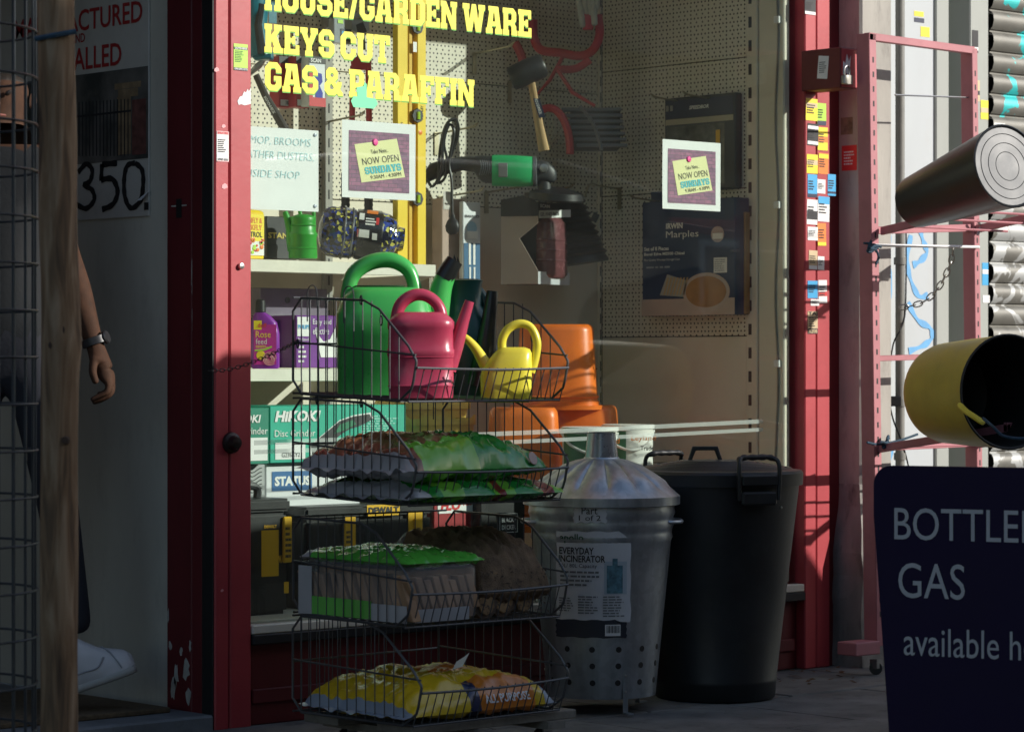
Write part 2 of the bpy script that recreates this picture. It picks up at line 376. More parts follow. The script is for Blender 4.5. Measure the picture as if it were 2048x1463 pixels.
b.prism(pl, p + V((0, -0.0012, 0)), EX * w, EZ * h, 0.0008); b.build('torn_paper', c_wht, lp)
for (x, y, s) in ((433, 139, 5), (447, 252, 4), (449, 372, 6), (444, 1180, 3)):
    b = MB(); p, w, h = quadY(x - s, y - s, x + s, y + s, 0.0)
    b.prism([(0, .2), (.4, 0), (1, .3), (.9, .8), (.5, 1), (.1, .7)], p + V((0, -0.001, 0)), EX * w, EZ * h, 0.0006); b.build('paint_chip', c_pink, lp)
# right post stickers, several columns
G0, G1 = 0.0, 0.004
ST = [(1609, -6, 1631, 28, G0, m_ink, [(.0, .18, c_wht)]), (1611, 196, 1634, 240, G0, c_yel, [(.6, .8, c_tan)]), (1634, 206, 1652, 250, G1, c_lime, [(0, .2, c_navy)]),
      (1614, 246, 1636, 290, G0, m_ink, [(0.05, .2, c_wht), (.75, .9, c_wht)]), (1635, 254, 1655, 300, G1, c_yel, [(.35, .6, c_org)]),
      (1613, 308, 1635, 346, G0, c_yel, [(.45, .7, c_tan)]), (1636, 305, 1656, 347, G1, c_org, [(.75, .95, c_yel)]), (1615, 348, 1634, 394, G0, c_blue, [(0, .15, c_navy)]),
      (1634, 358, 1650, 386, G1, c_wht, []), (1655, 348, 1671, 391, G1, c_blue, [(.1, .2, c_navy)]), (1613, 398, 1634, 448, G0, c_wht, [(.2, .55, m_ink)]),
      (1635, 392, 1658, 442, G1, c_wht, [(.7, 1, c_blue)]), (1615, 453, 1635, 480, G0, c_wht, [(.2, .6, m_steel)]), (1635, 446, 1652, 491, G1, c_org, [(0, .15, c_yel)]),
      (1617, 500, 1634, 538, G0, c_tan, [(0, .2, c_wht)]), (1635, 512, 1648, 539, G1, c_wht, []), (1615, 561, 1635, 596, G0, c_blue, []), (1637, 560, 1654, 606, G1, c_wht, [(.3, .5, c_red)]),
      (1621, 598, 1638, 611, G0, c_wht, [])]
for s in ST: stick(rp, *s[:6], s[6], nl=4, rot=random.uniform(-.03, .03))
stick(rp, 1615, 622, 1635, 667, G0, c_tan, [(0, .24, m_ink)], txt=[('TAJ', .78, .98, .9, m_ink), ('SHUTTERS', .68, .76, .95, m_ink), ('0208', .03, .2, .8, c_tan)], nl=5)

# ------------------------------------------------------------------ display case inside the window
dc = thing('display_case', 'cream pegboard display bay behind the shop window', 'display bay', (0, 0.5, ZF))
MB().bx(XL1 - 0.05, XRW + 0.06, 0.076, YB + 0.02, ZF - 0.05, ZF).build('floor_board', m_creamlip, dc, bevel=0.002)
MB().bx(XL1 - 0.05, XR0 + 0.05, 0.31, YB + 0.05, ZTOP + 0.10, ZTOP + 0.14).build('ceiling_board', m_cream, dc)
XLW = XL0 + 0.04
def zat(x, y, Y): return PY(x, y, Y).z
zs = [ZF, 0.62, 0.98, zat(930, 412, YB), zat(1050, 176, YB), 2.64]
for i in range(5):
    for (xa, xb) in ((XLW, PY(655, 0, YB).x), (PY(655, 0, YB).x, XRW)):
        if i >= 3: MB().bx(xa + 0.0015, xb - 0.0015, YB, YB + 0.015, zs[i] + 0.0015, zs[i + 1] - 0.0015).build('pegboard_panel', m_pegx, dc, bevel=0.0015)
        else: MB().bx(xa + 0.0015, xb - 0.0015, YB, YB + 0.015, zs[i] + 0.0015, zs[i + 1] - 0.0015).build('back_panel', m_cream, dc, bevel=0.0015)
MB().bx(XLW, XRW + 0.05, YB + 0.0155, YB + 0.03, ZF, 2.64).build('backing', m_black, dc)
zr = [ZF, 0.66, PX(1340, 673, XRW).z, PX(1340, 385, XRW).z, PX(1365, 128, XRW).z, 2.64]
YRF = 0.215
for i in range(5):
    o = MB().bx(XRW, XRW + 0.015, YRF, YB - 0.012, zr[i] + 0.0015, zr[i + 1] - 0.0015)
    o.build('pegboard_panel' if i >= 2 else 'side_panel', m_pegy if i >= 2 else m_cream, dc, bevel=0.0015)
MB().bx(XRW + 0.0155, XRW + 0.03, YRF - .02, YB, ZF, 2.64).build('backing', m_black, dc)
# slotted uprights
def slots(name, org, u, n, wz, hz, pitch, z0, nrm):
    b = MB()
    for i in range(n):
        p = V(org) + V((0, 0, z0 + i * pitch)); b.obox(p - u * (wz / 2) + nrm * 0.0006, u * wz, V((0, 0, hz)), -nrm * 0.004)
    o = b.build(name, m_black, dc); o['kind'] = 'stuff'; return o
MB().bx(XRW - 0.004, XRW + 0.03, 0.165, YRF - 0.001, ZF, 2.64).build('upright', m_cream, dc, bevel=0.003)
slots('upright_slots', (XRW - 0.004, 0.196, ZF), V((0, 1, 0)), 26, 0.014, 0.036, 0.078, 0.03, V((-1, 0, 0)))
MB().bx(XRW - 0.014, XRW - 0.001, YB - 0.012, YB - 0.001, ZF, 2.64).build('upright', m_cream, dc, bevel=0.002)
slots('upright_slots', (XRW - 0.008, YB - 0.012, ZF), V((1, 0, 0)), 40, 0.004, 0.034, 0.055, 0.03, V((0, -1, 0)))
XM = PY(650, 0, YB).x
MB().bx(XM - 0.018, XM + 0.018, YB - 0.02, YB - 0.001, ZF, 2.64).build('upright', M('upright_grey', (0.30, 0.29, 0.26), 0.5), dc, bevel=0.003)
slots('upright_slots', (XM, YB - 0.02, ZF), V((1, 0, 0)), 40, 0.006, 0.03, 0.055, 0.03, V((0, -1, 0)))
MB().bx(XRW + 0.0005, XRW + 0.03, 0.05, 0.163, ZF, 2.64).build('trim_panel', m_cream, dc, bevel=0.004)
# cable run with white clips beside the trim panel
cpts = []
for i in range(14):
    y = -20 + i * 72
    cpts.append(PX(1553 + 3.0 * math.sin(i * 1.3), y, XRW - 0.004))
cb = tag(MB().tube(smoothpath(cpts, 4), 0.0035, 6).build('cable', M('clear_cable', (0.35, 0.30, 0.24), 0.3), smooth=True), 'thin pale cable clipped down the cream trim at the right window edge', 'cable')
for y in (40, 410, 727):
    p = PX(1556, y, XRW - 0.004); MB().bx(p.x - 0.008, p.x + 0.003, p.y - 0.010, p.y + 0.014, p.z - 0.012, p.z + 0.012).build('cable_clip', m_white, cb, bevel=0.002)
# left side wall: inside face cream, doorway face white painted ply
ew = thing('entrance_side_wall', 'dingy white side wall of the doorway with a dark red frame board', 'wall', (XL0, 0.4, 0))
m_ply = M('dirty_white_ply', (0.58, 0.57, 0.49), 0.6, var=0.10, scale=4, bump=0.05, bscale=40, dirt=0.35, dirtcol=(0.27, 0.26, 0.23), streak=(1, 1, .4))
YFR = PX(333, 700, XL0).y
MB().bx(XL0 + 0.012, XL0 + 0.035, YFR, 2.6, 0.045, 2.7).build('ply_panel', m_ply, ew)
MB().bx(XL0 + 0.0355, XL0 + 0.05, 0.1005, YB + 0.03, ZF, 2.64).build('inner_panel', m_cream, ew)
yk = PX(384, 700, XL0).y
MB().bx(XL0, XL0 + 0.035, yk + 0.002, YFR - 0.001, 0.03, 2.7).build('frame_board', m_redworn_shade, ew, bevel=0.003)
MB().bx(XL0 + 0.003, XL0 + 0.035, 0.1005, yk - 0.002, 0.03, 2.7).build('frame_board', m_redworn_shade, ew, bevel=0.003)
MB().bx(XL0 + 0.012, XL0 + 0.034, yk - 0.0018, yk + 0.0018, 0.03, 2.7).build('filler_strip', m_ply, ew)
# flaking paint at the foot and along the joint: bare grey patches
m_bare = M('bare_filler', (0.42, 0.42, 0.38), 0.8, var=0.2, scale=30)
rn = random.Random(11)
def flake(x, y, sx, sy):
    p, w, h = quadX(x - sx, y - sy, x + sx, y + sy, XL0 - 0.0008); k = 11
    out = [(.5 + .5 * math.cos(2 * math.pi * i / k) * rn.uniform(.45, 1.1), .5 + .5 * math.sin(2 * math.pi * i / k) * rn.uniform(.45, 1.1)) for i in range(k)]
    MB().prism(out, p, V((0, -w, 0)), EZ * h, 0.0006).build('paint_flake', m_bare, ew)
for a in ((386, 575, 5, 20), (384, 545, 2, 30), (385, 640, 1.5, 40), (372, 1335, 9, 24), (352, 1345, 6, 30), (346, 1375, 8, 26), (362, 1300, 4, 12), (380, 1290, 3, 12), (377, 1390, 6, 20), (336, 1230, 2, 16), (340, 1290, 4, 10)): flake(*a)
# key slot in the frame board
b = MB(); p, w, h = quadX(353, 398, 364, 436, XL0); rect(b, p, -EY, EZ, w, h, 0.0015); b.build('key_slot', m_black, ew)
b = MB(); p, w, h = quadX(343, 408, 374, 414, XL0); rect(b, p, -EY, EZ, w, h * .5, 0.0011); b.build('slot_scratch', m_bare, ew)
# doorway step and dim interior
m_step = M('door_step', (0.16, 0.17, 0.18), 0.7, var=0.2, scale=12, bump=0.2, dirt=0.4)
MB().bx(-3.4, XL0 - 0.002, 0.0, 2.6, -0.01, 0.045).build('door_step', m_step, sf, bevel=0.006)
m_mat = M('coir_mat', (0.11, 0.075, 0.04), 0.95, var=0.4, scale=60, bump=0.6, bscale=300)
tag(MB().bx(-2.2, XL0 - 0.06, 0.12, 0.75, 0.0455, 0.06).build('door_mat', m_mat, bevel=0.003), 'brown coir door mat on the doorway step', 'door mat')
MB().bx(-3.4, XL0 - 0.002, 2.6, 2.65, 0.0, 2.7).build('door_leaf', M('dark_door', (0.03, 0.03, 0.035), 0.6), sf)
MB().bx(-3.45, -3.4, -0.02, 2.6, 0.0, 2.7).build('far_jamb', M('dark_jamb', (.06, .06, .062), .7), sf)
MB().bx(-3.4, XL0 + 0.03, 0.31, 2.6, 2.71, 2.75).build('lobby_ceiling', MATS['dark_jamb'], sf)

# ================================================================== RIGHT-HAND WALL AND SHUTTER
m_conc = M('painted_render', (0.40, 0.38, 0.34), 0.85, var=0.18, scale=6, bump=0.35, bscale=40, dirt=0.6, dirtcol=(0.12, 0.11, 0.10), streak=(1, 1, .35))
m_base = M('rough_cement', (0.24, 0.23, 0.21), 0.9, var=0.3, scale=9, bump=0.7, bscale=30, dirt=0.8, dirtcol=(0.05, 0.05, 0.048), streak=(1, 1, .4))
m_wpan = M('white_wall_panel', (0.47, 0.505, 0.52), 0.6, var=0.05, scale=5, bump=0.05, bscale=40, dirt=0.25, dirtcol=(0.45, 0.45, 0.42), streak=(1, 1, .5))
m_gpan = M('grey_green_paint', (0.34, 0.36, 0.33), 0.55, var=0.06, scale=5, dirt=0.2, dirtcol=(0.25, 0.25, 0.22), streak=(1, 1, .5))
XP = 1.5
pi_ = thing('wall_pilaster', 'shaded grey rendered pilaster with a crumbling cement foot', 'pilaster', (XP + .07, 0, 0))
yp = PX(1722, 700, XP).y
MB().bx(XP, XP + 0.16, yp, 0.3, 0.55, 3.0).build('shaft', m_conc, pi_, bevel=0.008)
# crumbling foot with an uneven outline
rings = []
for i in range(9):
    z = 0.60 * i / 8; g = 0.035 if i < 6 else (0.02 if i == 6 else 0.004)
    ring = []
    for (x, y) in ((XP, yp), (XP + 0.05, yp), (XP + 0.11, yp), (XP + 0.16, yp), (XP + 0.16, 0.28), (XP + 0.08, 0.28), (XP, 0.28), (XP, 0.14), (XP, yp + .06)):
        cx_, cy_ = XP + 0.08, 0.1
        ring.append(V((x + (g if x > cx_ else -g) + rn.uniform(-.006, .006), y - (g if y < cy_ else 0) + rn.uniform(-.006, .006), z)))
    rings.append(ring)
MB().loft(rings).build('foot', m_base, pi_, fixn=True)
MB().bx(XR1 + 0.001, XP - 0.002, 0.03, 0.3, 0.0, 3.0).build('return_board', m_redworn_shade, pi_)
b = MB(); p, w, h = quadX(1684, 292, 1714, 342, XP); rect(b, p, -EY, EZ, w, h, 0.001); o = b.build('sticker', c_red, pi_); lines(o, c_wht, p + EZ * h * .2 + -EY * w * .15, -EY, EZ, w * .7, h * .6, 5, 0.002)
b = MB(); p, w, h = quadX(1682, 236, 1706, 270, XP); rect(b, p, -EY, EZ, w, h, 0.001); b.build('sticker_remnant', M('old_glue', (0.22, 0.18, 0.12), 0.8, var=.4, scale=50), pi_)
YW = 0.05
wp = thing('panelled_wall', 'white panelled wall with blue graffiti behind the pink rack', 'wall', (1.95, YW, 0))
def wx(x, Y=YW): return PY(x, 700, Y).x
def strip(x0, x1, Y, mt, name, y1=0.3): return MB().bx(wx(x0, Y) + .001, wx(x1, Y) - .001, Y, y1, 0.0, 3.0).build(name, mt, wp, bevel=0.004)
strip(1738, 1806, YW, m_wpan, 'wall_panel'); strip(1806, 1872, YW - .01, m_wpan, 'wall_panel'); strip(1872, 1899, YW - 0.02, m_gpan, 'wall_panel')
strip(1899, 1945, YW + 0.09, m_gpan, 'wall_panel', .35); strip(1940, 1978, YW - 0.03, m_gpan, 'shutter_guide')
MB().bx(XP + .161, wx(1738) , YW - .02, .3, 0, 3.0).build('wall_edge', m_wpan, wp)
# graffiti: sprayed blue strokes as thin paint shapes
m_spray = M('blue_spray', (0.13, 0.38, 0.68), 0.6, var=0.12, scale=30)
def stroke(pts, wpx, Y, mt, parent, name='graffiti'):
    P = [PY(x, y, Y) for x, y in pts]; P = smoothpath(P, 6); sc = dep(P[0]) / FPX; hw = wpx * sc / 2
    b = MB(); vs = []; n = len(P)
    for i, p in enumerate(P):
        t = (P[min(i + 1, n - 1)] - P[max(i - 1, 0)]).normalized(); q = V((-t.z, 0, t.x)) * hw * (0.75 + 0.25 * math.sin(i * .9))
        vs += [p + q, p - q]
    b.add(vs, [(2 * i, 2 * i + 1, 2 * i + 3, 2 * i + 2) for i in range(n - 1)])
    o = b.build(name, mt, parent); return o
YG = YW - 0.0115
stroke([(1840, 455), (1846, 480), (1854, 505), (1840, 522), (1826, 530)], 16, YG, m_spray, wp)
stroke([(1822, 470), (1815, 520), (1822, 560), (1838, 592), (1856, 590)], 15, YG, m_spray, wp)
stroke([(1816, 605), (1836, 640), (1860, 655), (1864, 675), (1848, 690), (1818, 702)], 15, YG - .0004, m_spray, wp)
stroke([(1780, 470), (1776, 520), (1782, 560), (1778, 605)], 12, YW - .0015, m_spray, wp)
stroke([(1778, 700), (1776, 750), (1774, 800), (1778, 850)], 10, YW - .0015, m_spray, wp)
stroke([(1780, 890), (1776, 930)], 26, YW - .0015, m_spray, wp)
for (x0, y0, x1, y1, mt) in ((1828, 22, 1847, 32, c_yel), (1828, 35, 1848, 44, c_navy), (1841, 53, 1859, 73, c_yel)):
    b = MB(); p, w, h = quadY(x0, y0, x1, y1, YW - .01); rect(b, p, EX, EZ, w, h, 0.001); b.build('sticker', mt, wp)
for (x0, y0, x1, y1, mt, bands) in ((1944, 60, 1956, 105, m_ink, [(.1, .25, c_wht)]), (1947, 160, 1959, 202, c_tan, [(.3, .5, m_ink)]), (1961, 200, 1976, 238, c_yel, [(.35, .6, c_tan)]), (1964, 525, 1976, 570, c_blue, [(.5, .7, c_wht)]), (1965, 590, 1979, 605, c_wht, [])):
    stick(wp, x0, y0, x1, y1, YW - .03, mt, bands, nl=0)
# downpipe
dp = tag(MB().tube([PY(1800, -80, 0.005), PY(1800, 900, 0.005), PY(1800, 1200, 0.005)], 0.016, 14).build('downpipe', M('grey_pipe', (0.20, 0.20, 0.18), 0.5, var=.1, dirt=.3), smooth=True), 'grey downpipe running up the white panelled wall', 'pipe')
for y in (522, 805, 912): MB().lathe([(0.021, -.012), (0.021, .012)], PY(1800, y, 0.005), 14).build('collar', MATS['grey_pipe'], dp, smooth=True)
MB().bx(PY(1765, 0, 0).x, PY(1794, 0, 0).x, -0.02, 0.03, PY(1780, 812, 0).z, PY(1780, 792, 0).z).build('pipe_bracket', m_black, dp, bevel=.003)
tag(MB().tube(smoothpath([PY(1812, 455, -.012), PY(1812, 560, -.012), PY(1808, 640, -.012), PY(1786, 690, -.012), PY(1778, 770, -.012), PY(1784, 830, -.012), PY(1806, 890, -.012), PY(1820, 945, -.012)], 6), 0.0028, 6).build('loose_cable', m_black, smooth=True), 'loose black cable drooping over the downpipe', 'cable')
# roller shutter with curved slats
sh = thing('roller_shutter', 'grey roller shutter with turquoise and white graffiti', 'shutter', (3.0, 0.1, 0))
m_slat = M('galv_slat', (0.17, 0.165, 0.145), 0.5, metal=0.2, var=0.15, scale=12, bump=0.05, dirt=0.35, dirtcol=(0.14, 0.12, 0.10))
xs0 = wx(1974, .1); xs1 = xs0 + 2.4; pz = 0.0745
prof = [(0.0, 0.0), (-0.010, 0.010), (-0.016, 0.030), (-0.014, 0.050), (-0.006, 0.062), (0.004, 0.066), (0.004, 0.071), (0.0, 0.0725)]
slat0 = None
for i in range(36):
    z = 0.02 + i * pz
    if slat0 is None:
        vs = []; n = len(prof)
        for x in (xs0, xs1): vs += [V((x, 0.085 + y, z + q)) for y, q in prof]
        b = MB(); b.add(vs, [(j, n + j, n + j + 1, j + 1) for j in range(n - 1)]); slat0 = b.build('slat', m_slat, sh, smooth=True, ang=50)
    else:
        o = slat0.copy(); COL.objects.link(o); o.parent = sh; o.location = (0, 0, i * pz)
# sprayed tags on the slats: part of the paint, in world position so they run across slats
n = m_slat.node_tree.nodes; l = m_slat.node_tree.links; bsd = n['Principled BSDF']; ge = n.new('ShaderNodeNewGeometry'); base_ = bsd.inputs['Base Color'].links[0].from_socket
def spray(base_, col, sc_, x0, x1, z0, z1, th):
    mp = n.new('ShaderNodeMapping'); mp.inputs['Location'].default_value = (sc_, 0, sc_); l.new(ge.outputs['Position'], mp.inputs[0])
    nz = n.new('ShaderNodeTexNoise'); nz.inputs['Scale'].default_value = sc_; nz.inputs['Detail'].default_value = 3; nz.inputs['Distortion'].default_value = 0.8; l.new(mp.outputs[0], nz.inputs[0])
    rp = n.new('ShaderNodeValToRGB'); rp.color_ramp.elements[0].position = th; rp.color_ramp.elements[1].position = th + .02; l.new(nz.outputs['Fac'], rp.inputs[0])
    sp = n.new('ShaderNodeSeparateXYZ'); l.new(ge.outputs['Position'], sp.inputs[0]); f = rp.outputs[0]
    for so, lo, hi in ((sp.outputs[0], x0, x1), (sp.outputs[2], z0, z1)):
        for op, v in (('GREATER_THAN', lo), ('LESS_THAN', hi)):
            k = n.new('ShaderNodeMath'); k.operation = op; l.new(so, k.inputs[0]); k.inputs[1].default_value = v
            q = n.new('ShaderNodeMath'); q.operation = 'MULTIPLY'; l.new(f, q.inputs[0]); l.new(k.outputs[0], q.inputs[1]); f = q.outputs[0]
    mx = n.new('ShaderNodeMixRGB'); mx.inputs[2].default_value = col + (1,); l.new(f, mx.inputs[0]); l.new(base_, mx.inputs[1]); return mx.outputs[0]
base_ = spray(base_, (0.44, 0.45, 0.44), 7.0, 2.0, 9.0, 0.3, 1.85, 0.53)
base_ = spray(base_, (0.04, 0.52, 0.52), 9.0, PY(2008, 0, .07).x, 9.0, 1.85, 2.6, 0.50)
l.new(base_, bsd.inputs['Base Color'])
MB().bx(xs0 - .02, xs1, .11, .3, 0, 3.0).build('shutter_backing', m_black, sh)

# ================================================================== OUT OF FRAME: van and houses added for shade and darker reflections
m_vbody = M('van_paint', (0.16, 0.17, 0.18), 0.5, var=0.03); m_tyre = M('tyre', (0.02, 0.02, 0.02), 0.8); m_vglass = M('tinted_glass', (0.02, 0.025, 0.03), 0.08, spec=0.6)
vn = thing('shade_van', 'unseen grey van added at the kerb to shade the shop front', 'van', (2.0, -3.2, -0.13))
prof = [(0.12, 0.30), (0.02, 0.75), (0.04, 1.30), (0.09, 1.70), (0.18, 1.79), (0.5, 1.81), (0.9, 1.90), (1.3, 1.95), (2.4, 1.95), (2.75, 1.86), (3.4, 1.22), (4.35, 1.05), (4.55, 0.75), (4.55, 0.30)]  # roofline shaped so its shadow edge falls across goods and window
def vring(y, k, zk): return [V((2.35 + (x - 2.35) * k, y, (z if z < 1.15 else 1.15 + (z - 1.15) * zk) - 0.13)) for x, z in prof]
MB().loft([vring(-2.26, .985, .97), vring(-2.31, 1, 1.0), vring(-4.0, 1, 1.0), vring(-4.05, .985, .97)]).build('body', m_vbody, vn, smooth=True, fixn=True)
for yy in (-2.258, -4.052):
    for (a, b_, c, d_) in ((.62, 1.75, 1.45, 1.75), (1.5, 1.75, 2.3, 1.75)):
        sgn = 1 if yy > -3 else -1
        MB().bx(a, c, min(yy, yy + sgn * .004), max(yy, yy + sgn * .004), 0.98, 1.45).build('side_window', m_vglass, vn)
MB().bx(0.60, 0.95, -2.5, -2.3, 1.62, 2.20).build('shade_box', m_vbody, vn, bevel=.05, seg=3)  # box added on the van only to shade the left post
for x in (1.0, 3.75):
    for y in (-2.42, -3.94):
        w_ = MB().lathe([(0.05, -.10), (0.30, -.10), (0.33, -.07), (0.33, .07), (0.30, .10), (0.05, .10)], (x, y, 0.20), 24, ax=V((0, 1, 0))).build('wheel', m_tyre, vn, smooth=True)
        MB().lathe([(0.02, -.11), (0.2, -.105), (0.21, .105), (0.02, .11)], (x, y, 0.20), 18, ax=V((0, 1, 0))).build('hub', m_steel, w_, smooth=True)
hs = thing('shade_house', 'unseen brick house added across the road to shade the doorway', 'house', (-3, -15, 0))
m_brick = MATS['london_stock_brick']; m_win = M('dark_pane', (0.03, 0.035, 0.04), 0.1)
MB().bx(-14, 6.75, -20, -13, -0.13, 7.6).build('wall', m_brick, hs)  # added block that keeps the stake and doorway out of the sun
MB().add([(-14.2, -20.2, 7.6), (6.9, -20.2, 7.6), (6.9, -12.8, 7.6), (-14.2, -12.8, 7.6), (-14.2, -16.5, 9.6), (6.9, -16.5, 9.6)], [(0, 1, 5, 4), (2, 3, 4, 5), (1, 2, 5), (3, 0, 4), (0, 3, 2, 1)]).build('roof', M('slate', (0.09, 0.09, 0.1), 0.7, var=.3, scale=20), hs)
h2 = thing('reflection_terrace', 'unseen low brick terrace added far across the road to darken reflections', 'house', (14, -24, 0))
MB().bx(7.5, 60, -30, -24, -0.13, 5.6).build('wall', m_brick, h2)  # added to hide bright horizon sky from the pane's reflection
MB().add([(7.3, -30.2, 5.6), (60.2, -30.2, 5.6), (60.2, -23.8, 5.6), (7.3, -23.8, 5.6), (7.3, -27, 7.6), (60.2, -27, 7.6)], [(0, 1, 5, 4), (2, 3, 4, 5), (1, 2, 5), (3, 0, 4), (0, 3, 2, 1)]).build('roof', MATS['slate'], h2)
for i in range(12):
    x = 9 + i * 4.2; f = MB().bx(x, x + 1.3, -24.0, -23.96, 1.0, 2.9).build('window', m_white, h2, bevel=.01)
    MB().bx(x + .1, x + 1.2, -23.96, -23.945, 1.1, 2.8).build('pane', m_win, f)
for i in range(6):
    for z in (0.8, 4.2):
        x = -12.5 + i * 3.2; f = MB().bx(x, x + 1.2, -13.0, -12.96, z, z + 1.9).build('window', m_white, hs, bevel=.01)
        for k in range(2): MB().bx(x + .08, x + 1.12, -12.96, -12.945, z + .1 + k * .9, z + .9 + k * .9).build('pane', m_win, f)

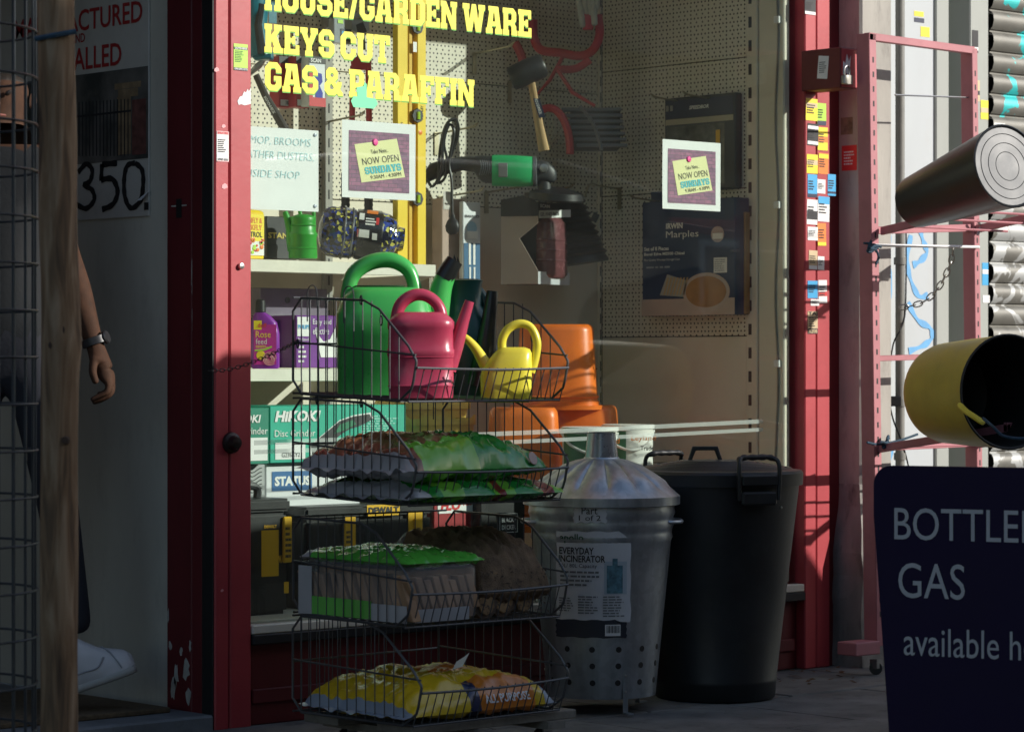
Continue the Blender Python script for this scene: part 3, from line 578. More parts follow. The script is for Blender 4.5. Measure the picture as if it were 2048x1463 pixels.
# ================================================================== LETTERING ON THE GLASS
GL = {
'I': (.36, [[(0,0),(.36,0),(.36,.19),(.31,.19),(.31,.81),(.36,.81),(.36,1),(0,1),(0,.81),(.05,.81),(.05,.19),(0,.19)]]),
'H': (.84, [[(0,0),(.36,0),(.36,.19),(.31,.19),(.31,.42),(.53,.42),(.53,.19),(.48,.19),(.48,0),(.84,0),(.84,.19),(.79,.19),(.79,.81),(.84,.81),(.84,1),(.48,1),(.48,.81),(.53,.81),(.53,.6),(.31,.6),(.31,.81),(.36,.81),(.36,1),(0,1),(0,.81),(.05,.81),(.05,.19),(0,.19)]]),
'O': (.80, [[(.2,0),(.6,0),(.8,.2),(.8,.8),(.6,1),(.2,1),(0,.8),(0,.2)], [(.34,.2),(.46,.2),(.53,.27),(.53,.73),(.46,.8),(.34,.8),(.27,.73),(.27,.27)]]),
'D': (.80, [[(0,0),(.6,0),(.8,.2),(.8,.8),(.6,1),(0,1),(0,.81),(.05,.81),(.05,.19),(0,.19)], [(.31,.19),(.48,.19),(.54,.25),(.54,.75),(.48,.81),(.31,.81)]]),
'U': (.84, [[(.22,0),(.62,0),(.79,.2),(.79,.81),(.84,.81),(.84,1),(.48,1),(.48,.81),(.53,.81),(.53,.26),(.48,.2),(.36,.2),(.31,.26),(.31,.81),(.36,.81),(.36,1),(0,1),(0,.81),(.05,.81),(.05,.2)]]),
'C': (.78, [[(.2,0),(.58,0),(.78,.2),(.78,.4),(.52,.4),(.52,.26),(.46,.2),(.32,.2),(.26,.26),(.26,.74),(.32,.8),(.46,.8),(.52,.74),(.52,.6),(.78,.6),(.78,.8),(.58,1),(.2,1),(0,.8),(0,.2)]]),
'G': (.78, [[(.2,0),(.58,0),(.78,.18),(.78,.52),(.42,.52),(.42,.36),(.52,.36),(.52,.26),(.46,.2),(.32,.2),(.26,.26),(.26,.74),(.32,.8),(.46,.8),(.52,.74),(.52,.64),(.78,.64),(.78,.8),(.58,1),(.2,1),(0,.8),(0,.2)]]),
'S': (.78, [[(0,.36),(0,.2),(.2,0),(.58,0),(.78,.2),(.78,.45),(.6,.6),(.28,.6),(.25,.64),(.25,.76),(.3,.8),(.48,.8),(.53,.76),(.53,.66),(.76,.66),(.76,.8),(.57,1),(.2,1),(0,.8),(0,.55),(.18,.4),(.5,.4),(.53,.36),(.53,.24),(.48,.2),(.3,.2),(.25,.24),(.25,.36)]]),
'E': (.76, [[(0,0),(.76,0),(.76,.34),(.58,.34),(.58,.19),(.31,.19),(.31,.42),(.42,.42),(.42,.36),(.56,.36),(.56,.64),(.42,.64),(.42,.58),(.31,.58),(.31,.81),(.56,.81),(.56,.68),(.74,.68),(.74,1),(0,1),(0,.81),(.05,.81),(.05,.19),(0,.19)]]),
'F': (.74, [[(0,0),(.38,0),(.38,.19),(.31,.19),(.31,.38),(.42,.38),(.42,.3),(.56,.3),(.56,.64),(.42,.64),(.42,.57),(.31,.57),(.31,.81),(.56,.81),(.56,.68),(.74,.68),(.74,1),(0,1),(0,.81),(.05,.81),(.05,.19),(0,.19)]]),
'P': (.76, [[(0,0),(.4,0),(.4,.19),(.31,.19),(.31,.34),(.56,.34),(.76,.5),(.76,.84),(.58,1),(0,1),(0,.81),(.05,.81),(.05,.19),(0,.19)], [(.31,.52),(.46,.52),(.51,.57),(.51,.77),(.46,.82),(.31,.82)]]),
'R': (.84, [[(0,0),(.36,0),(.36,.19),(.31,.19),(.31,.38),(.42,.38),(.5,.32),(.5,0),(.84,0),(.84,.19),(.77,.19),(.77,.34),(.66,.45),(.77,.56),(.77,.84),(.6,1),(0,1),(0,.81),(.05,.81),(.05,.19),(0,.19)], [(.31,.55),(.46,.55),(.51,.6),(.51,.77),(.46,.82),(.31,.82)]]),
'A': (.90, [[(0,0),(.38,0),(.38,.19),(.33,.19),(.345,.28),(.555,.28),(.57,.19),(.52,.19),(.52,0),(.9,0),(.9,.19),(.84,.19),(.7,1),(.14,1),(.14,.83),(.2,.83),(.06,.19),(0,.19)], [(.38,.44),(.52,.44),(.47,.78),(.43,.78)]]),
'N': (.90, [[(0,0),(.36,0),(.36,.19),(.28,.19),(.28,.58),(.6,0),(.85,0),(.85,.81),(.9,.81),(.9,1),(.54,1),(.54,.81),(.62,.81),(.62,.45),(.3,1),(0,1),(0,.81),(.05,.81),(.05,.19),(0,.19)]]),
'W': (1.25, [[(0,1),(0,.81),(.06,.81),(.24,0),(.52,0),(.625,.45),(.73,0),(1.01,0),(1.19,.81),(1.25,.81),(1.25,1),(.87,1),(.87,.81),(.93,.81),(.86,.42),(.74,1),(.51,1),(.39,.42),(.32,.81),(.38,.81),(.38,1)]]),
'K': (.88, [[(0,0),(.36,0),(.36,.19),(.31,.19),(.31,.36),(.36,.42),(.46,.19),(.42,.19),(.42,0),(.88,0),(.88,.19),(.8,.19),(.58,.6),(.74,.81),(.84,.81),(.84,1),(.46,1),(.46,.81),(.5,.81),(.31,.6),(.31,.81),(.36,.81),(.36,1),(0,1),(0,.81),(.05,.81),(.05,.19),(0,.19)]]),
'Y': (.86, [[(.24,0),(.62,0),(.62,.19),(.56,.19),(.56,.38),(.8,.81),(.86,.81),(.86,1),(.5,1),(.5,.81),(.54,.81),(.43,.58),(.32,.81),(.36,.81),(.36,1),(0,1),(0,.81),(.06,.81),(.3,.38),(.3,.19),(.24,.19)]]),
'T': (.80, [[(.2,0),(.6,0),(.6,.19),(.53,.19),(.53,.81),(.6,.81),(.6,.66),(.8,.66),(.8,1),(0,1),(0,.66),(.2,.66),(.2,.81),(.27,.81),(.27,.19),(.2,.19)]]),
'/': (.50, [[(0,0),(.22,0),(.5,1),(.28,1)]]),
'&': (.90, [[(.18,0),(.5,0),(.6,.08),(.68,0),(.9,0),(.9,.1),(.76,.24),(.84,.4),(.84,.5),(.62,.5),(.6,.4),(.52,.5),(.66,.62),(.66,.84),(.5,1),(.22,1),(.08,.86),(.08,.62),(.16,.54),(0,.4),(0,.16)], [(.3,.66),(.42,.66),(.46,.72),(.42,.8),(.32,.8),(.28,.74)], [(.28,.22),(.42,.22),(.46,.28),(.34,.42),(.26,.36)]]),
}
def slab(s, b, p, ux, uz, w, h, depth=0.0008):
    """block slab-serif lettering, fitted to width w and height h"""
    x = 0; items = []
    for ch in s:
        if ch == ' ': x += 0.26; continue
        wd, lp_ = GL[ch]; items.append((x, lp_)); x += wd + 0.045
    k = w / (x - 0.045)
    for x0, lp_ in items:
        b.prism(lp_[0], V(p) + V(ux) * (x0 * k), V(ux) * k, V(uz) * h, depth, holes=lp_[1:])
    return b
YGO = 0.0385
c_vin = M('yellow_vinyl', (0.88, 0.80, 0.05), 0.5, var=0.03, scale=20); c_vgr = M('green_vinyl_edge', (0.10, 0.42, 0.03), 0.5, var=0.05)
for s, lab, x0, yb, x1, hp in (('HOUSE/GARDEN WARE', 'yellow block lettering HOUSE/GARDEN WARE, top line on the window', 529, 19.5, 1063, 58), ('KEYS CUT', 'yellow block lettering KEYS CUT, middle line on the window', 529, 104, 780, 57), ('GAS & PARAFFIN', 'yellow block lettering GAS & PARAFFIN, bottom line on the window', 530, 180, 949, 57)):
    p = PY(x0, yb, YGO); w = PY(x1, yb, YGO).x - p.x; h = hp / FPX * dep(p)
    t = thing('window_lettering', lab, 'lettering', tuple(p), 'yellow vinyl lines on the shop window')
    slab(s, MB(), p, EX, EZ, w, h).build('letters', c_vin, t)
    slab(s, MB(), p + V((0.0008, 0.0009, -0.0035)), EX, EZ, w, h, 0.0004).build('letter_edge', c_vgr, t)
p = PY(703, 214, 0.0372)
sc = dep(p) / FPX
b = MB(); out = [(4, 0), (44, 0), (52, 10), (48, 20), (30, 22), (30, 48), (26, 52), (24, 44), (10, 40), (12, 22), (4, 22), (-1, 12)]
b.prism([(x * sc * 1.32, y * sc) for x, y in out], p, EX, EZ, 0.0006)
tag(b.build('green_vinyl_scrap', M('mint_vinyl', (0.14, 0.72, 0.36), 0.5, var=.04)), 'mint green vinyl scrap overlapping the P of PARAFFIN on the window', 'sticker')

# ------------------------------------------------------------------ notices
YI = 0.050
m_pic = bpy.data.materials.new('brick_picture'); m_pic.use_nodes = True
n = m_pic.node_tree.nodes; l = m_pic.node_tree.links
tcn = n.new('ShaderNodeTexCoord'); sp = n.new('ShaderNodeSeparateXYZ'); cbn = n.new('ShaderNodeCombineXYZ'); bt = n.new('ShaderNodeTexBrick')
l.new(tcn.outputs['Object'], sp.inputs[0]); l.new(sp.outputs[0], cbn.inputs[0]); l.new(sp.outputs[2], cbn.inputs[1]); l.new(cbn.outputs[0], bt.inputs['Vector'])
bt.inputs['Scale'].default_value = 22; bt.inputs['Color1'].default_value = (0.34, 0.13, 0.22, 1); bt.inputs['Color2'].default_value = (0.20, 0.09, 0.17, 1); bt.inputs['Mortar'].default_value = (0.09, 0.07, 0.10, 1)
bt.inputs['Mortar Size'].default_value = 0.016; bt.inputs['Brick Width'].default_value = 0.75
nz = n.new('ShaderNodeTexNoise'); nz.inputs['Scale'].default_value = 60; nz.inputs['Detail'].default_value = 5; l.new(tcn.outputs['Object'], nz.inputs[0])
mxp = n.new('ShaderNodeMixRGB'); mxp.blend_type = 'OVERLAY'; mxp.inputs[0].default_value = 0.6; l.new(bt.outputs[0], mxp.inputs[1]); l.new(nz.outputs['Fac'], mxp.inputs[2])
l.new(mxp.outputs[0], n['Principled BSDF'].inputs['Base Color']); n['Principled BSDF'].inputs['Roughness'].default_value = 0.6
c_note = M('pale_yellow_note', (0.78, 0.76, 0.40), 0.7, var=.03); c_teal = M('teal_print', (0.05, 0.42, 0.45), 0.6); c_pin = M('magenta_pin', (0.75, 0.05, 0.28), 0.4)
def poster(x0, y0, x1, y1, label):
    p, w, h = quadY(x0, y0, x1, y1, YI - 0.0015)
    t = thing('notice_poster', label, 'poster', tuple(p), 'now open Sundays posters')
    b = MB(); nx, nz_ = 6, 6; vs = []
    for j in range(nz_ + 1):
        for i in range(nx + 1):
            u, v = i / nx, j / nz_; vs.append(p + EX * (u * w) + EZ * (v * h) + EY * (0.0006 * math.sin(u * 7 + v * 4)))
    b.add(vs, [(j * (nx + 1) + i, j * (nx + 1) + i + 1, (j + 1) * (nx + 1) + i + 1, (j + 1) * (nx + 1) + i) for j in range(nz_) for i in range(nx)])
    b.build('sheet', m_paper, t, smooth=True)
    def q(u, v, d): return p + EX * (u * w) + EZ * ((1 - v) * h) - EY * d
    b = MB(); rect(b, q(.09, .91, 0), EX, EZ, .82 * w, .78 * h, 0.0012); b.build('picture', m_pic, t)
    TL, TR, BR, BL = q(.16, .31, .002), q(.735, .20, .002), q(.85, .70, .002), q(.255, .80, .002)
    b = MB(); b.add([BL, BR, TR, TL], [(0, 1, 2, 3)]); b.build('note', c_note, t)
    ux = (BR - BL).normalized(); uz = (TL - BL); hh = uz.length; uz = uz.normalized(); ww = (BR - BL).length
    def tt(s, a, e, v0, v1, mt, bold=0): text(s, t, mt, BL + ux * (a * ww) + uz * (v0 * hh), ux, uz, (v1 - v0) * hh, (e - a) * ww, bold=bold, d=0.0008)
    tt('Take Note..', .33, .72, .70, .81, m_ink); tt('NOW OPEN', .10, .93, .44, .62, m_ink, -0.005); tt('9:30AM - 4:30PM', .22, .92, .05, .15, m_ink)
    slab('SUNDAYS', MB(), BL + ux * (.12 * ww) + uz * (.19 * hh) - EY * .001, ux, uz, .83 * ww, .19 * hh, .0004).build('lettering', c_teal, t)
    pc = TL + (TR - TL) * .48 - uz * (.02 * hh); MB().lathe([(0.001, .004), (.006, .0035), (.0075, .001), (.0075, 0)], pc - EY * .0005, 14, ax=-EY, sx=w / .2, sy=w / .2).build('pin', c_pin, t, smooth=True)
    return t
poster(684, 239, 831, 394, 'now open Sundays poster taped beside the handwritten sheet')
poster(1325, 278, 1441, 417, 'now open Sundays poster on the dim right part of the window')
p, w, h = quadY(470, 250, 637, 416, YI - .0015)
t = thing('handwritten_sheet', 'white sheet with faint cyan handwriting beside the left red post', 'paper sign', tuple(p))
MB().obox(p, EX * w, EZ * h, EY * .0008).build('sheet', m_paper, t)
c_cy = M('faded_cyan_ink', (0.48, 0.70, 0.72), 0.7, var=.15, scale=60)
def hw(s, x0, yt, yb, x1): tY(s, t, c_cy, x0, yt, yb, x1, YI - .003, bold=-0.012, shear=0.12, d=.0004)
hw('ALL MOP, BROOMS', 463, 268, 286, 622); hw('FEATHER DUSTERS,', 478, 298, 316, 628); hw('INSIDE SHOP', 486, 337, 352, 600)
for y in (270, 412): MB().lathe([(.0005, .004), (.0048, .003), (.0055, 0)], PY(630, y, YI - .002), 12, ax=-EY).build('pin', M('grey_pin', (0.35, 0.42, 0.46), .4), t, smooth=True)
# two strips of frosted tape across the pane
m_tape = M('frosted_tape', (0.80, 0.82, 0.80), 0.7, var=.06, scale=30, alpha=0.42)
for (ya, yb, tk, lab) in ((890, 846, 9, 'upper strip of frosted tape across the window behind the bins'), (908, 862, 8, 'lower strip of frosted tape across the window behind the bins')):
    a = PY(508, ya, YI); c = PY(1526, yb, YI); k = 10; vs = []; hh = tk * 8.6 / FPX
    for i in range(k + 1):
        q = a.lerp(c, i / k) + EZ * (0.004 * math.sin(math.pi * i / k) * -1); vs += [q, q + EZ * hh]
    b = MB().add(vs, [(2 * i, 2 * i + 2, 2 * i + 3, 2 * i + 1) for i in range(k)])
    tag(b.build('window_tape', m_tape), lab, 'tape')
# ================================================================== GOODS IN THE WINDOW
def boxY(x0, yt, x1, yb, Yf, dpt):
    p, w, h = quadY(x0, yt, x1, yb, Yf); return p, w, h
def carton(name, label, cat, x0, yt, x1, yb, Yf, dpt, mt, group=None, bevel=0.002):
    p, w, h = quadY(x0, yt, x1, yb, Yf)
    t = thing(name, label, cat, (p.x + w / 2, Yf + dpt / 2, p.z), group)
    MB().obox(p, EX * w, EY * dpt, EZ * h).build('box', mt, t, bevel=bevel)
    return t, p, w, h
def panel(t, mt, p, w, h, u0, v0, u1, v1, d=0.0015, name='printed_panel', ux=EX, uz=EZ):
    b = MB(); rect(b, V(p) + ux * (u0 * w) + uz * (v0 * h), ux, uz, (u1 - u0) * w, (v1 - v0) * h, d); return b.build(name, mt, t)
def ptext(t, s, mt, p, w, h, u0, v0, u1, v1, d=0.0025, ux=EX, uz=EZ, **k): return text(s, t, mt, V(p) + ux * (u0 * w) + uz * (v0 * h), ux, uz, (v1 - v0) * h, (u1 - u0) * w, d=d, **k)
m_wire = M('zinc_hook_wire', (0.38, 0.34, 0.24), 0.35, metal=0.8, var=.15)
m_blk = M('black_plastic', (0.018, 0.018, 0.02), 0.42, var=.15, bump=.03, bscale=200)
m_dk = M('charcoal_plastic', (0.035, 0.037, 0.04), 0.45, var=.15)
def rring(c, ax_, ay_, a, b, n=20, p=3.2):
    out = []
    for i in range(n):
        t = 2 * math.pi * i / n; ct, st = math.cos(t), math.sin(t)
        out.append(c + ax_ * (a * math.copysign(abs(ct) ** (2 / p), ct)) + ay_ * (b * math.copysign(abs(st) ** (2 / p), st)))
    return out
# ---- shelves
def shelf(name, label, x1, yl, Yf, xl=XLW, brack=True):
    z = PY(700, yl, Yf).z; xr = PY(x1, yl, Yf).x
    t = thing(name, label, 'shelf', (xl, YB, z), 'cream metal shelves in the window')
    MB().bx(xl + .004, xr, Yf + .006, YB - .021, z - .004, z).build('shelf_board', m_cream, t)
    MB().bx(xl + .004, xr, Yf, Yf + .005, z - .034, z + .003).build('shelf_lip', m_creamlip, t, bevel=.0015)
    MB().prism([(0, 0), (YB - .02 - Yf, -.09), (YB - .02 - Yf, .0), (0, 0.004)], V((xr + .002, Yf, z - .03)), EY, EZ, .003).build('bracket', m_cream, t)
    return z
z1 = shelf('display_shelf', 'upper cream shelf with a pale lip carrying garden bottles and yellow levels', 872, 526, 0.50)
z2 = shelf('display_shelf', 'lower cream shelf carrying the rose feed bottle and purple boxes', 800, 739, 0.45)
# ---- shelf 1
def rbottle(name, label, x0, yt, x1, yb, Yf, dpt, mt, shoulder=.1):
    p, w, h = quadY(x0, yt, x1, yb, Yf); c = V((p.x + w / 2, Yf + dpt / 2, p.z))
    t = thing(name, label, 'bottle', tuple(c)); rg = []
    for (q, k) in ((0, .9), (.02, 1), (1 - shoulder, 1), (1 - shoulder * .4, .9), (1, .6)): rg.append(rring(c + EZ * (h * q), EX, EY, w / 2 * k, dpt / 2 * k, 24, 5))
    MB().loft(rg).build('body', mt, t, smooth=True); return t, p, w, h
m_yb = M('yellow_bottle', (0.85, 0.60, 0.02), 0.35, var=.04)
z1y = 517
t, p, w, h = rbottle('insecticide_bottle', 'yellow bug spray bottle half hidden by the left red post', 462, 416, 533, z1y, 0.56, .08, m_yb, .06)
panel(t, c_wht, p, w, h, .06, .08, .92, .36, .002, 'label'); panel(t, c_yel, p, w, h, .06, .36, .92, .90, .0022, 'label')
for i, (s, v) in enumerate((('GREENFLY &', .72), ('BLACKFLY', .58), ('CONTROL', .44))): ptext(t, s, c_org if i < 2 else m_ink, p, w, h, .22, v, .86, v + .11, .003, bold=.02)
b = MB(); rr = random.Random(2)
for i in range(18):
    q = p + EX * (w * rr.uniform(.45, .88)) + EZ * (h * rr.uniform(.1, .4)) - EY * .0035; s = rr.uniform(.003, .008)
    b.lathe([(s, 0), (s * .6, .0006)], q, 8, m=i % 3, ax=-EY)
b.build('flower_print', [c_red, c_lime, c_org], t)
t, p, w, h = carton('tool_box', 'black tool carton behind the small green watering can', 'box', 533, 432, 600, z1y, 0.66, .12, m_blk)
ptext(t, 'STANLEY', M('gold_print', (0.55, 0.42, 0.08), .5), p, w, h, .03, .48, 1.05, .62, bold=.03)
CANS = {}
def wcan(name, label, px, py, Y, mt, rings, handle, hr, spout, sr, yaw=None, hsq=1.0, depth=None, extra=None, pw=3.2, group=None, bands=(), smt=None):
    """watering can; local x runs along the camera's right, measures in pixels/scale"""
    o = PY(px, py, Y) if depth is None else W(px, py, depth); sc = dep(o) / FPX
    t = thing(name, label, 'watering can', tuple(o), group)
    a = RT if yaw is None else V((math.cos(yaw), math.sin(yaw), 0)); b_ = V((-a.y, a.x, 0))
    L = lambda x, z, y=0: o + a * (x * sc) + b_ * (y * sc) + EZ * (z * sc)
    MB().loft([rring(L(cx, z), a, b_, w_ * sc, dp * sc, 28, pw) for (z, w_, dp, cx) in rings]).build('body', mt, t, smooth=True, ang=50)
    hp = smoothpath([L(*q) for q in handle], 5)
    MB().tube(hp, lerpr([r * sc for r in hr], 5), 12, squash=hsq).build('handle', mt, t, smooth=True, ang=60)
    sp_ = smoothpath([L(*q) for q in spout], 5)
    MB().tube(sp_, lerpr([r * sc for r in sr], 5), 14).build('spout', smt or mt, t, smooth=True, ang=60)
    for (z, w_, dp, cx) in bands:
        MB().loft([rring(L(cx, z - 1.6), a, b_, w_ * sc, dp * sc, 28, pw), rring(L(cx, z), a, b_, (w_ + 1.6) * sc, (dp + 1.6) * sc, 28, pw), rring(L(cx, z + 1.6), a, b_, w_ * sc, dp * sc, 28, pw)], cap0=False, cap1=False).build('band', mt, t, smooth=True, ang=80)
    if extra: extra(t, L, sc, a, b_)
    return t
m_grn = M('bright_green_plastic', (0.03, 0.33, 0.035), 0.38, var=.08, bump=.03, bscale=90)
wcan('watering_can', 'small bright green watering can on the upper shelf in the window', 606, 517, 0.56, m_grn,
     [(0, 28, 28, 0), (3, 29, 29, 0), (40, 27, 27, 0), (46, 29, 29, 0), (50, 29, 29, 0), (54, 26, 26, 0), (74, 25, 25, 0), (80, 26, 26, 0), (84, 24, 24, 0), (88, 12, 14, 0)],
     [(-4, 84), (-6, 100), (6, 112), (20, 100), (22, 60)], [4, 4, 4, 4, 4], [(-18, 16), (-22, 40), (-26, 62), (-36, 94)], [13, 12, 9, 5], pw=2.0, bands=[(20, 28, 28, 0), (66, 26, 26, 0)])
# pellet bottle lying on its side
o = W(716, 468, dep(PY(716, 468, 0.68))); sc = dep(o) / FPX; ax_ = (RT * .97 - EZ * .10 + FW * .12).normalized()
t = thing('pellet_jar', 'clear jar of blue and yellow pellets lying on its side on the upper shelf', 'jar', (o.x, o.y, z1))
m_pel = bpy.data.materials.new('pellets'); m_pel.use_nodes = True; n = m_pel.node_tree.nodes; l = m_pel.node_tree.links; bs = n['Principled BSDF']
tcn = n.new('ShaderNodeTexCoord'); vo = n.new('ShaderNodeTexVoronoi'); vo.inputs['Scale'].default_value = 95; rp_ = n.new('ShaderNodeValToRGB'); l.new(tcn.outputs['Object'], vo.inputs['Vector'])
sep = n.new('ShaderNodeSeparateColor'); l.new(vo.outputs['Color'], sep.inputs[0]); l.new(sep.outputs[0], rp_.inputs[0]); rp_.color_ramp.interpolation = 'CONSTANT'
e = rp_.color_ramp.elements; e[0].color = (.012, .014, .03, 1); e[1].position = .84; e[1].color = (.62, .58, .12, 1); x_ = e.new(.6); x_.color = (.02, .05, .30, 1); x_ = e.new(.4); x_.color = (.06, .07, .10, 1)
l.new(rp_.outputs[0], bs.inputs['Base Color']); bs.inputs['Roughness'].default_value = .12; bs.inputs['Coat Weight'].default_value = 1
bpn = n.new('ShaderNodeBump'); bpn.inputs['Strength'].default_value = .5; bpn.inputs['Distance'].default_value = .004; l.new(vo.outputs['Distance'], bpn.inputs['Height']); l.new(bpn.outputs[0], bs.inputs['Normal'])
R_ = 52 * sc
MB().lathe([(q * sc, z * sc) for q, z in ((20, -80), (40, -74), (50, -58), (52, -40), (50, -10), (48, -8), (48, -4))], o, 28, ax=ax_).build('pellet_end', m_pel, t, smooth=True)
MB().lathe([(q * sc, z * sc) for q, z in ((50, -4), (51, 0), (51, 42), (49, 46))], o, 28, ax=ax_, cap=False).build('label', M('black_label', (.02, .02, .024), .25, coat=.6, var=.3, scale=30), t, smooth=True)
MB().lathe([(q * sc, z * sc) for q, z in ((49, 46), (46, 60), (38, 74), (24, 80), (23, 92), (10, 93))], o, 28, ax=ax_).build('pellet_shoulder', m_pel, t, smooth=True)
for q, z in ((53, -30), (51, -14)): MB().lathe([(q * sc, (z - 2) * sc), ((q + 1.5) * sc, z * sc), (q * sc, (z + 2) * sc)], o, 28, ax=ax_, cap=False).build('rib', M('clear_rib', (.10, .11, .13), .1, coat=1), t, smooth=True)
nrm = (-FW * .95 + EZ * .3).normalized(); up_ = nrm.cross(ax_).normalized(); up_ = up_ if up_.z > 0 else -up_
def onjar(u, v): # u along axis px, v angle
    return o + ax_ * (u * sc) + (nrm * math.cos(v) + up_ * math.sin(v)) * (52.5 * sc)
for (u0, v0, u1, v1, mt) in ((4, .25, 14, .6, c_wht), (3, -.45, 26, -.15, c_wht), (32, -.5, 42, -.25, c_wht), (2, -.45, 6, -.15, c_red), (18, .62, 40, .9, c_org), (17, .05, 36, .12, c_wht), (17, .18, 38, .24, c_wht), (17, .30, 34, .36, c_wht), (38, .1, 44, .42, c_red)):
    b = MB(); k = 4; vs = []
    for i in range(k + 1):
        v = v0 + (v1 - v0) * i / k; vs += [onjar(u0, v), onjar(u1, v)]
    b.add(vs, [(2 * i, 2 * i + 1, 2 * i + 3, 2 * i + 2) for i in range(k)]); b.build('label_print', mt, t)
# yellow spirit levels
m_lev = M('level_yellow', (0.86, 0.60, 0.012), 0.4, var=.04, scale=10, dirt=.12, dirtcol=(.45, .3, .02)); m_lev2 = M('level_web', (0.66, 0.40, 0.01), 0.5, var=.06)
zl = z1 + .0005
p = PY(795, 517, .60); x0 = PY(795, 517, .60).x; x1 = PY(816, 517, .60).x
t = thing('spirit_level', 'plain narrow yellow spirit level standing left of the vialled one', 'spirit level', (x0, .61, zl), 'yellow spirit levels on the upper shelf')
MB().bx(x0, x1, .60, .625, zl, 2.45).build('beam', m_lev, t, bevel=.002)
text('S', t, m_ink, PY(801, 252, .60), EX, EZ, .012, .010, d=.001)
x0 = PY(818, 517, .62).x; x1 = PY(849, 517, .62).x; ww = x1 - x0
t = thing('spirit_level', 'yellow spirit level with black vial windows standing beside the pegboard', 'spirit level', (x0, .63, zl), 'yellow spirit levels on the upper shelf')
MB().bx(x0, x0 + ww * .22, .62, .645, zl, 2.45).build('flange', m_lev2, t, bevel=.0015); MB().bx(x1 - ww * .55, x1, .612, .645, zl, 2.45).build('flange', m_lev, t, bevel=.0015)
MB().bx(x0 + ww * .22, x1 - ww * .55, .635, .642, zl, 2.45).build('web', m_lev2, t)
for yy in (55, 232, 398):
    z = PY(832, yy, .62).z; v_ = MB().lathe([(.001, .004), (.022, .004), (.024, 0)], (x0 + ww * .42, .6115, z), 8, ax=-EY).build('vial_window', m_blk, t, smooth=True)
    MB().tube([(x0 + ww * .42, .606, z - .012), (x0 + ww * .42, .606, z + .012)], .006, 8).build('vial', M('vial_green', (.45, .7, .05), .2), v_, smooth=True)
text('STANLEY', t, m_ink, PY(846, 240, .612), EZ, -EX, .010, .045, d=.001, bold=.02)
panel(t, c_wht, PY(826, 104, .611), .015, .032, 0, 0, 1, 1, .001, 'barcode_label')
for yy in (265,): MB().lathe([(.001, .001), (.008, 0)], PY(841, yy, .611), 12, ax=-EY).build('sticker_dot', c_org, t)
# ---- shelf 2
m_purp = M('purple_bottle', (0.24, 0.03, 0.36), 0.35, var=.05); m_mag = M('magenta_label', (0.55, 0.03, 0.32), 0.4, var=.06)
o = PY(531, 737, 0.50); sc = dep(o) / FPX
t = thing('rose_feed_bottle', 'purple rose feed bottle with a black cap on the lower shelf', 'bottle', tuple(o))
MB().loft([rring(o + EZ * (z * sc) + RT * (cx * sc), RT, FW, w_ * sc, 16 * sc, 24, 4) for z, w_, cx in ((0, 25, 0), (3, 28, 0), (70, 28, 0), (92, 25, -2), (106, 17, -7), (112, 10, -10))]).build('body', m_purp, t, smooth=True)
MB().lathe([(9 * sc, 0), (11 * sc, 2 * sc), (10 * sc, 24 * sc), (6 * sc, 27 * sc)], o + EZ * (112 * sc) - RT * (10 * sc), 16).build('cap', m_blk, t, smooth=True)
fr = o - FW * (16.4 * sc)
def lq(x0, z0, x1, z1_, mt, nm='label', d=.0006):
    b = MB(); rect(b, fr + RT * (x0 * sc) + EZ * (z0 * sc), RT, EZ, (x1 - x0) * sc, (z1_ - z0) * sc, d); return b.build(nm, mt, t)
lq(-22, 8, 23, 88, m_mag); lq(-22, 78, -6, 96, c_yel, d=.001)
text('doff', t, c_red, fr + RT * (-14 * sc) + EZ * (82 * sc), RT, EZ, 9 * sc, 18 * sc, d=.002, bold=.02)
text('Rose', t, c_yel, fr + RT * (-18 * sc) + EZ * (62 * sc), RT, EZ, 13 * sc, 30 * sc, d=.002); text('feed', t, c_wht, fr + RT * (-18 * sc) + EZ * (49 * sc), RT, EZ, 11 * sc, 22 * sc, d=.002)
lines(t, c_yel, fr + RT * (-18 * sc) + EZ * (41 * sc), RT, EZ, 26 * sc, 6 * sc, 2)
b = MB(); cc = fr + RT * (10 * sc) + EZ * (20 * sc) - FW * .0012
for k in range(4): b.tube(arc(cc, RT, EZ, (13 - 3 * k) * sc, (13 - 3 * k) * sc, k, k + 5.5, 14), .9 * sc, 4)
b.build('rose_print', c_pink, t); MB().lathe([(9 * sc, 0), (8 * sc, .0006)], fr + RT * (-8 * sc) + EZ * (27 * sc) - FW * .0008, 14, ax=-FW).build('yellow_badge', c_yel, t)
MB().tube([fr + RT * (-20 * sc) + EZ * (36 * sc), fr + RT * (0 * sc) + EZ * (38 * sc), fr + RT * (14 * sc) + EZ * (44 * sc)], 2 * sc, 6).build('green_stem_print', c_lime, t)
m_pbox = M('purple_carton', (0.16, 0.02, 0.26), 0.4, var=.10); m_gcl = M('grey_clear_plastic', (0.22, 0.19, 0.24), 0.15, var=.15)
t, p, w, h = carton('appliance_box', 'purple appliance box printed Easy and effective on the lower shelf', 'box', 592, 630, 700, 735, .52, .18, m_pbox)
panel(t, c_wht, p, w, h, .02, .60, .26, .97); ptext(t, 'PHILIPS', c_blue, p, w, h, .03, .74, .24, .82, bold=.02); ptext(t, 'Easy and', c_wht, p, w, h, .30, .80, .64, .93); ptext(t, 'effective', c_wht, p, w, h, .30, .64, .60, .77)
b = MB(); b.prism([(.45, .2), (.98, .2), (1, 1.0), (.8, .95), (.62, .55), (.5, .5), (.35, .7)], p - EY * .002, EX * w, EZ * h, .0004); b.build('iron_print', c_wht, t)
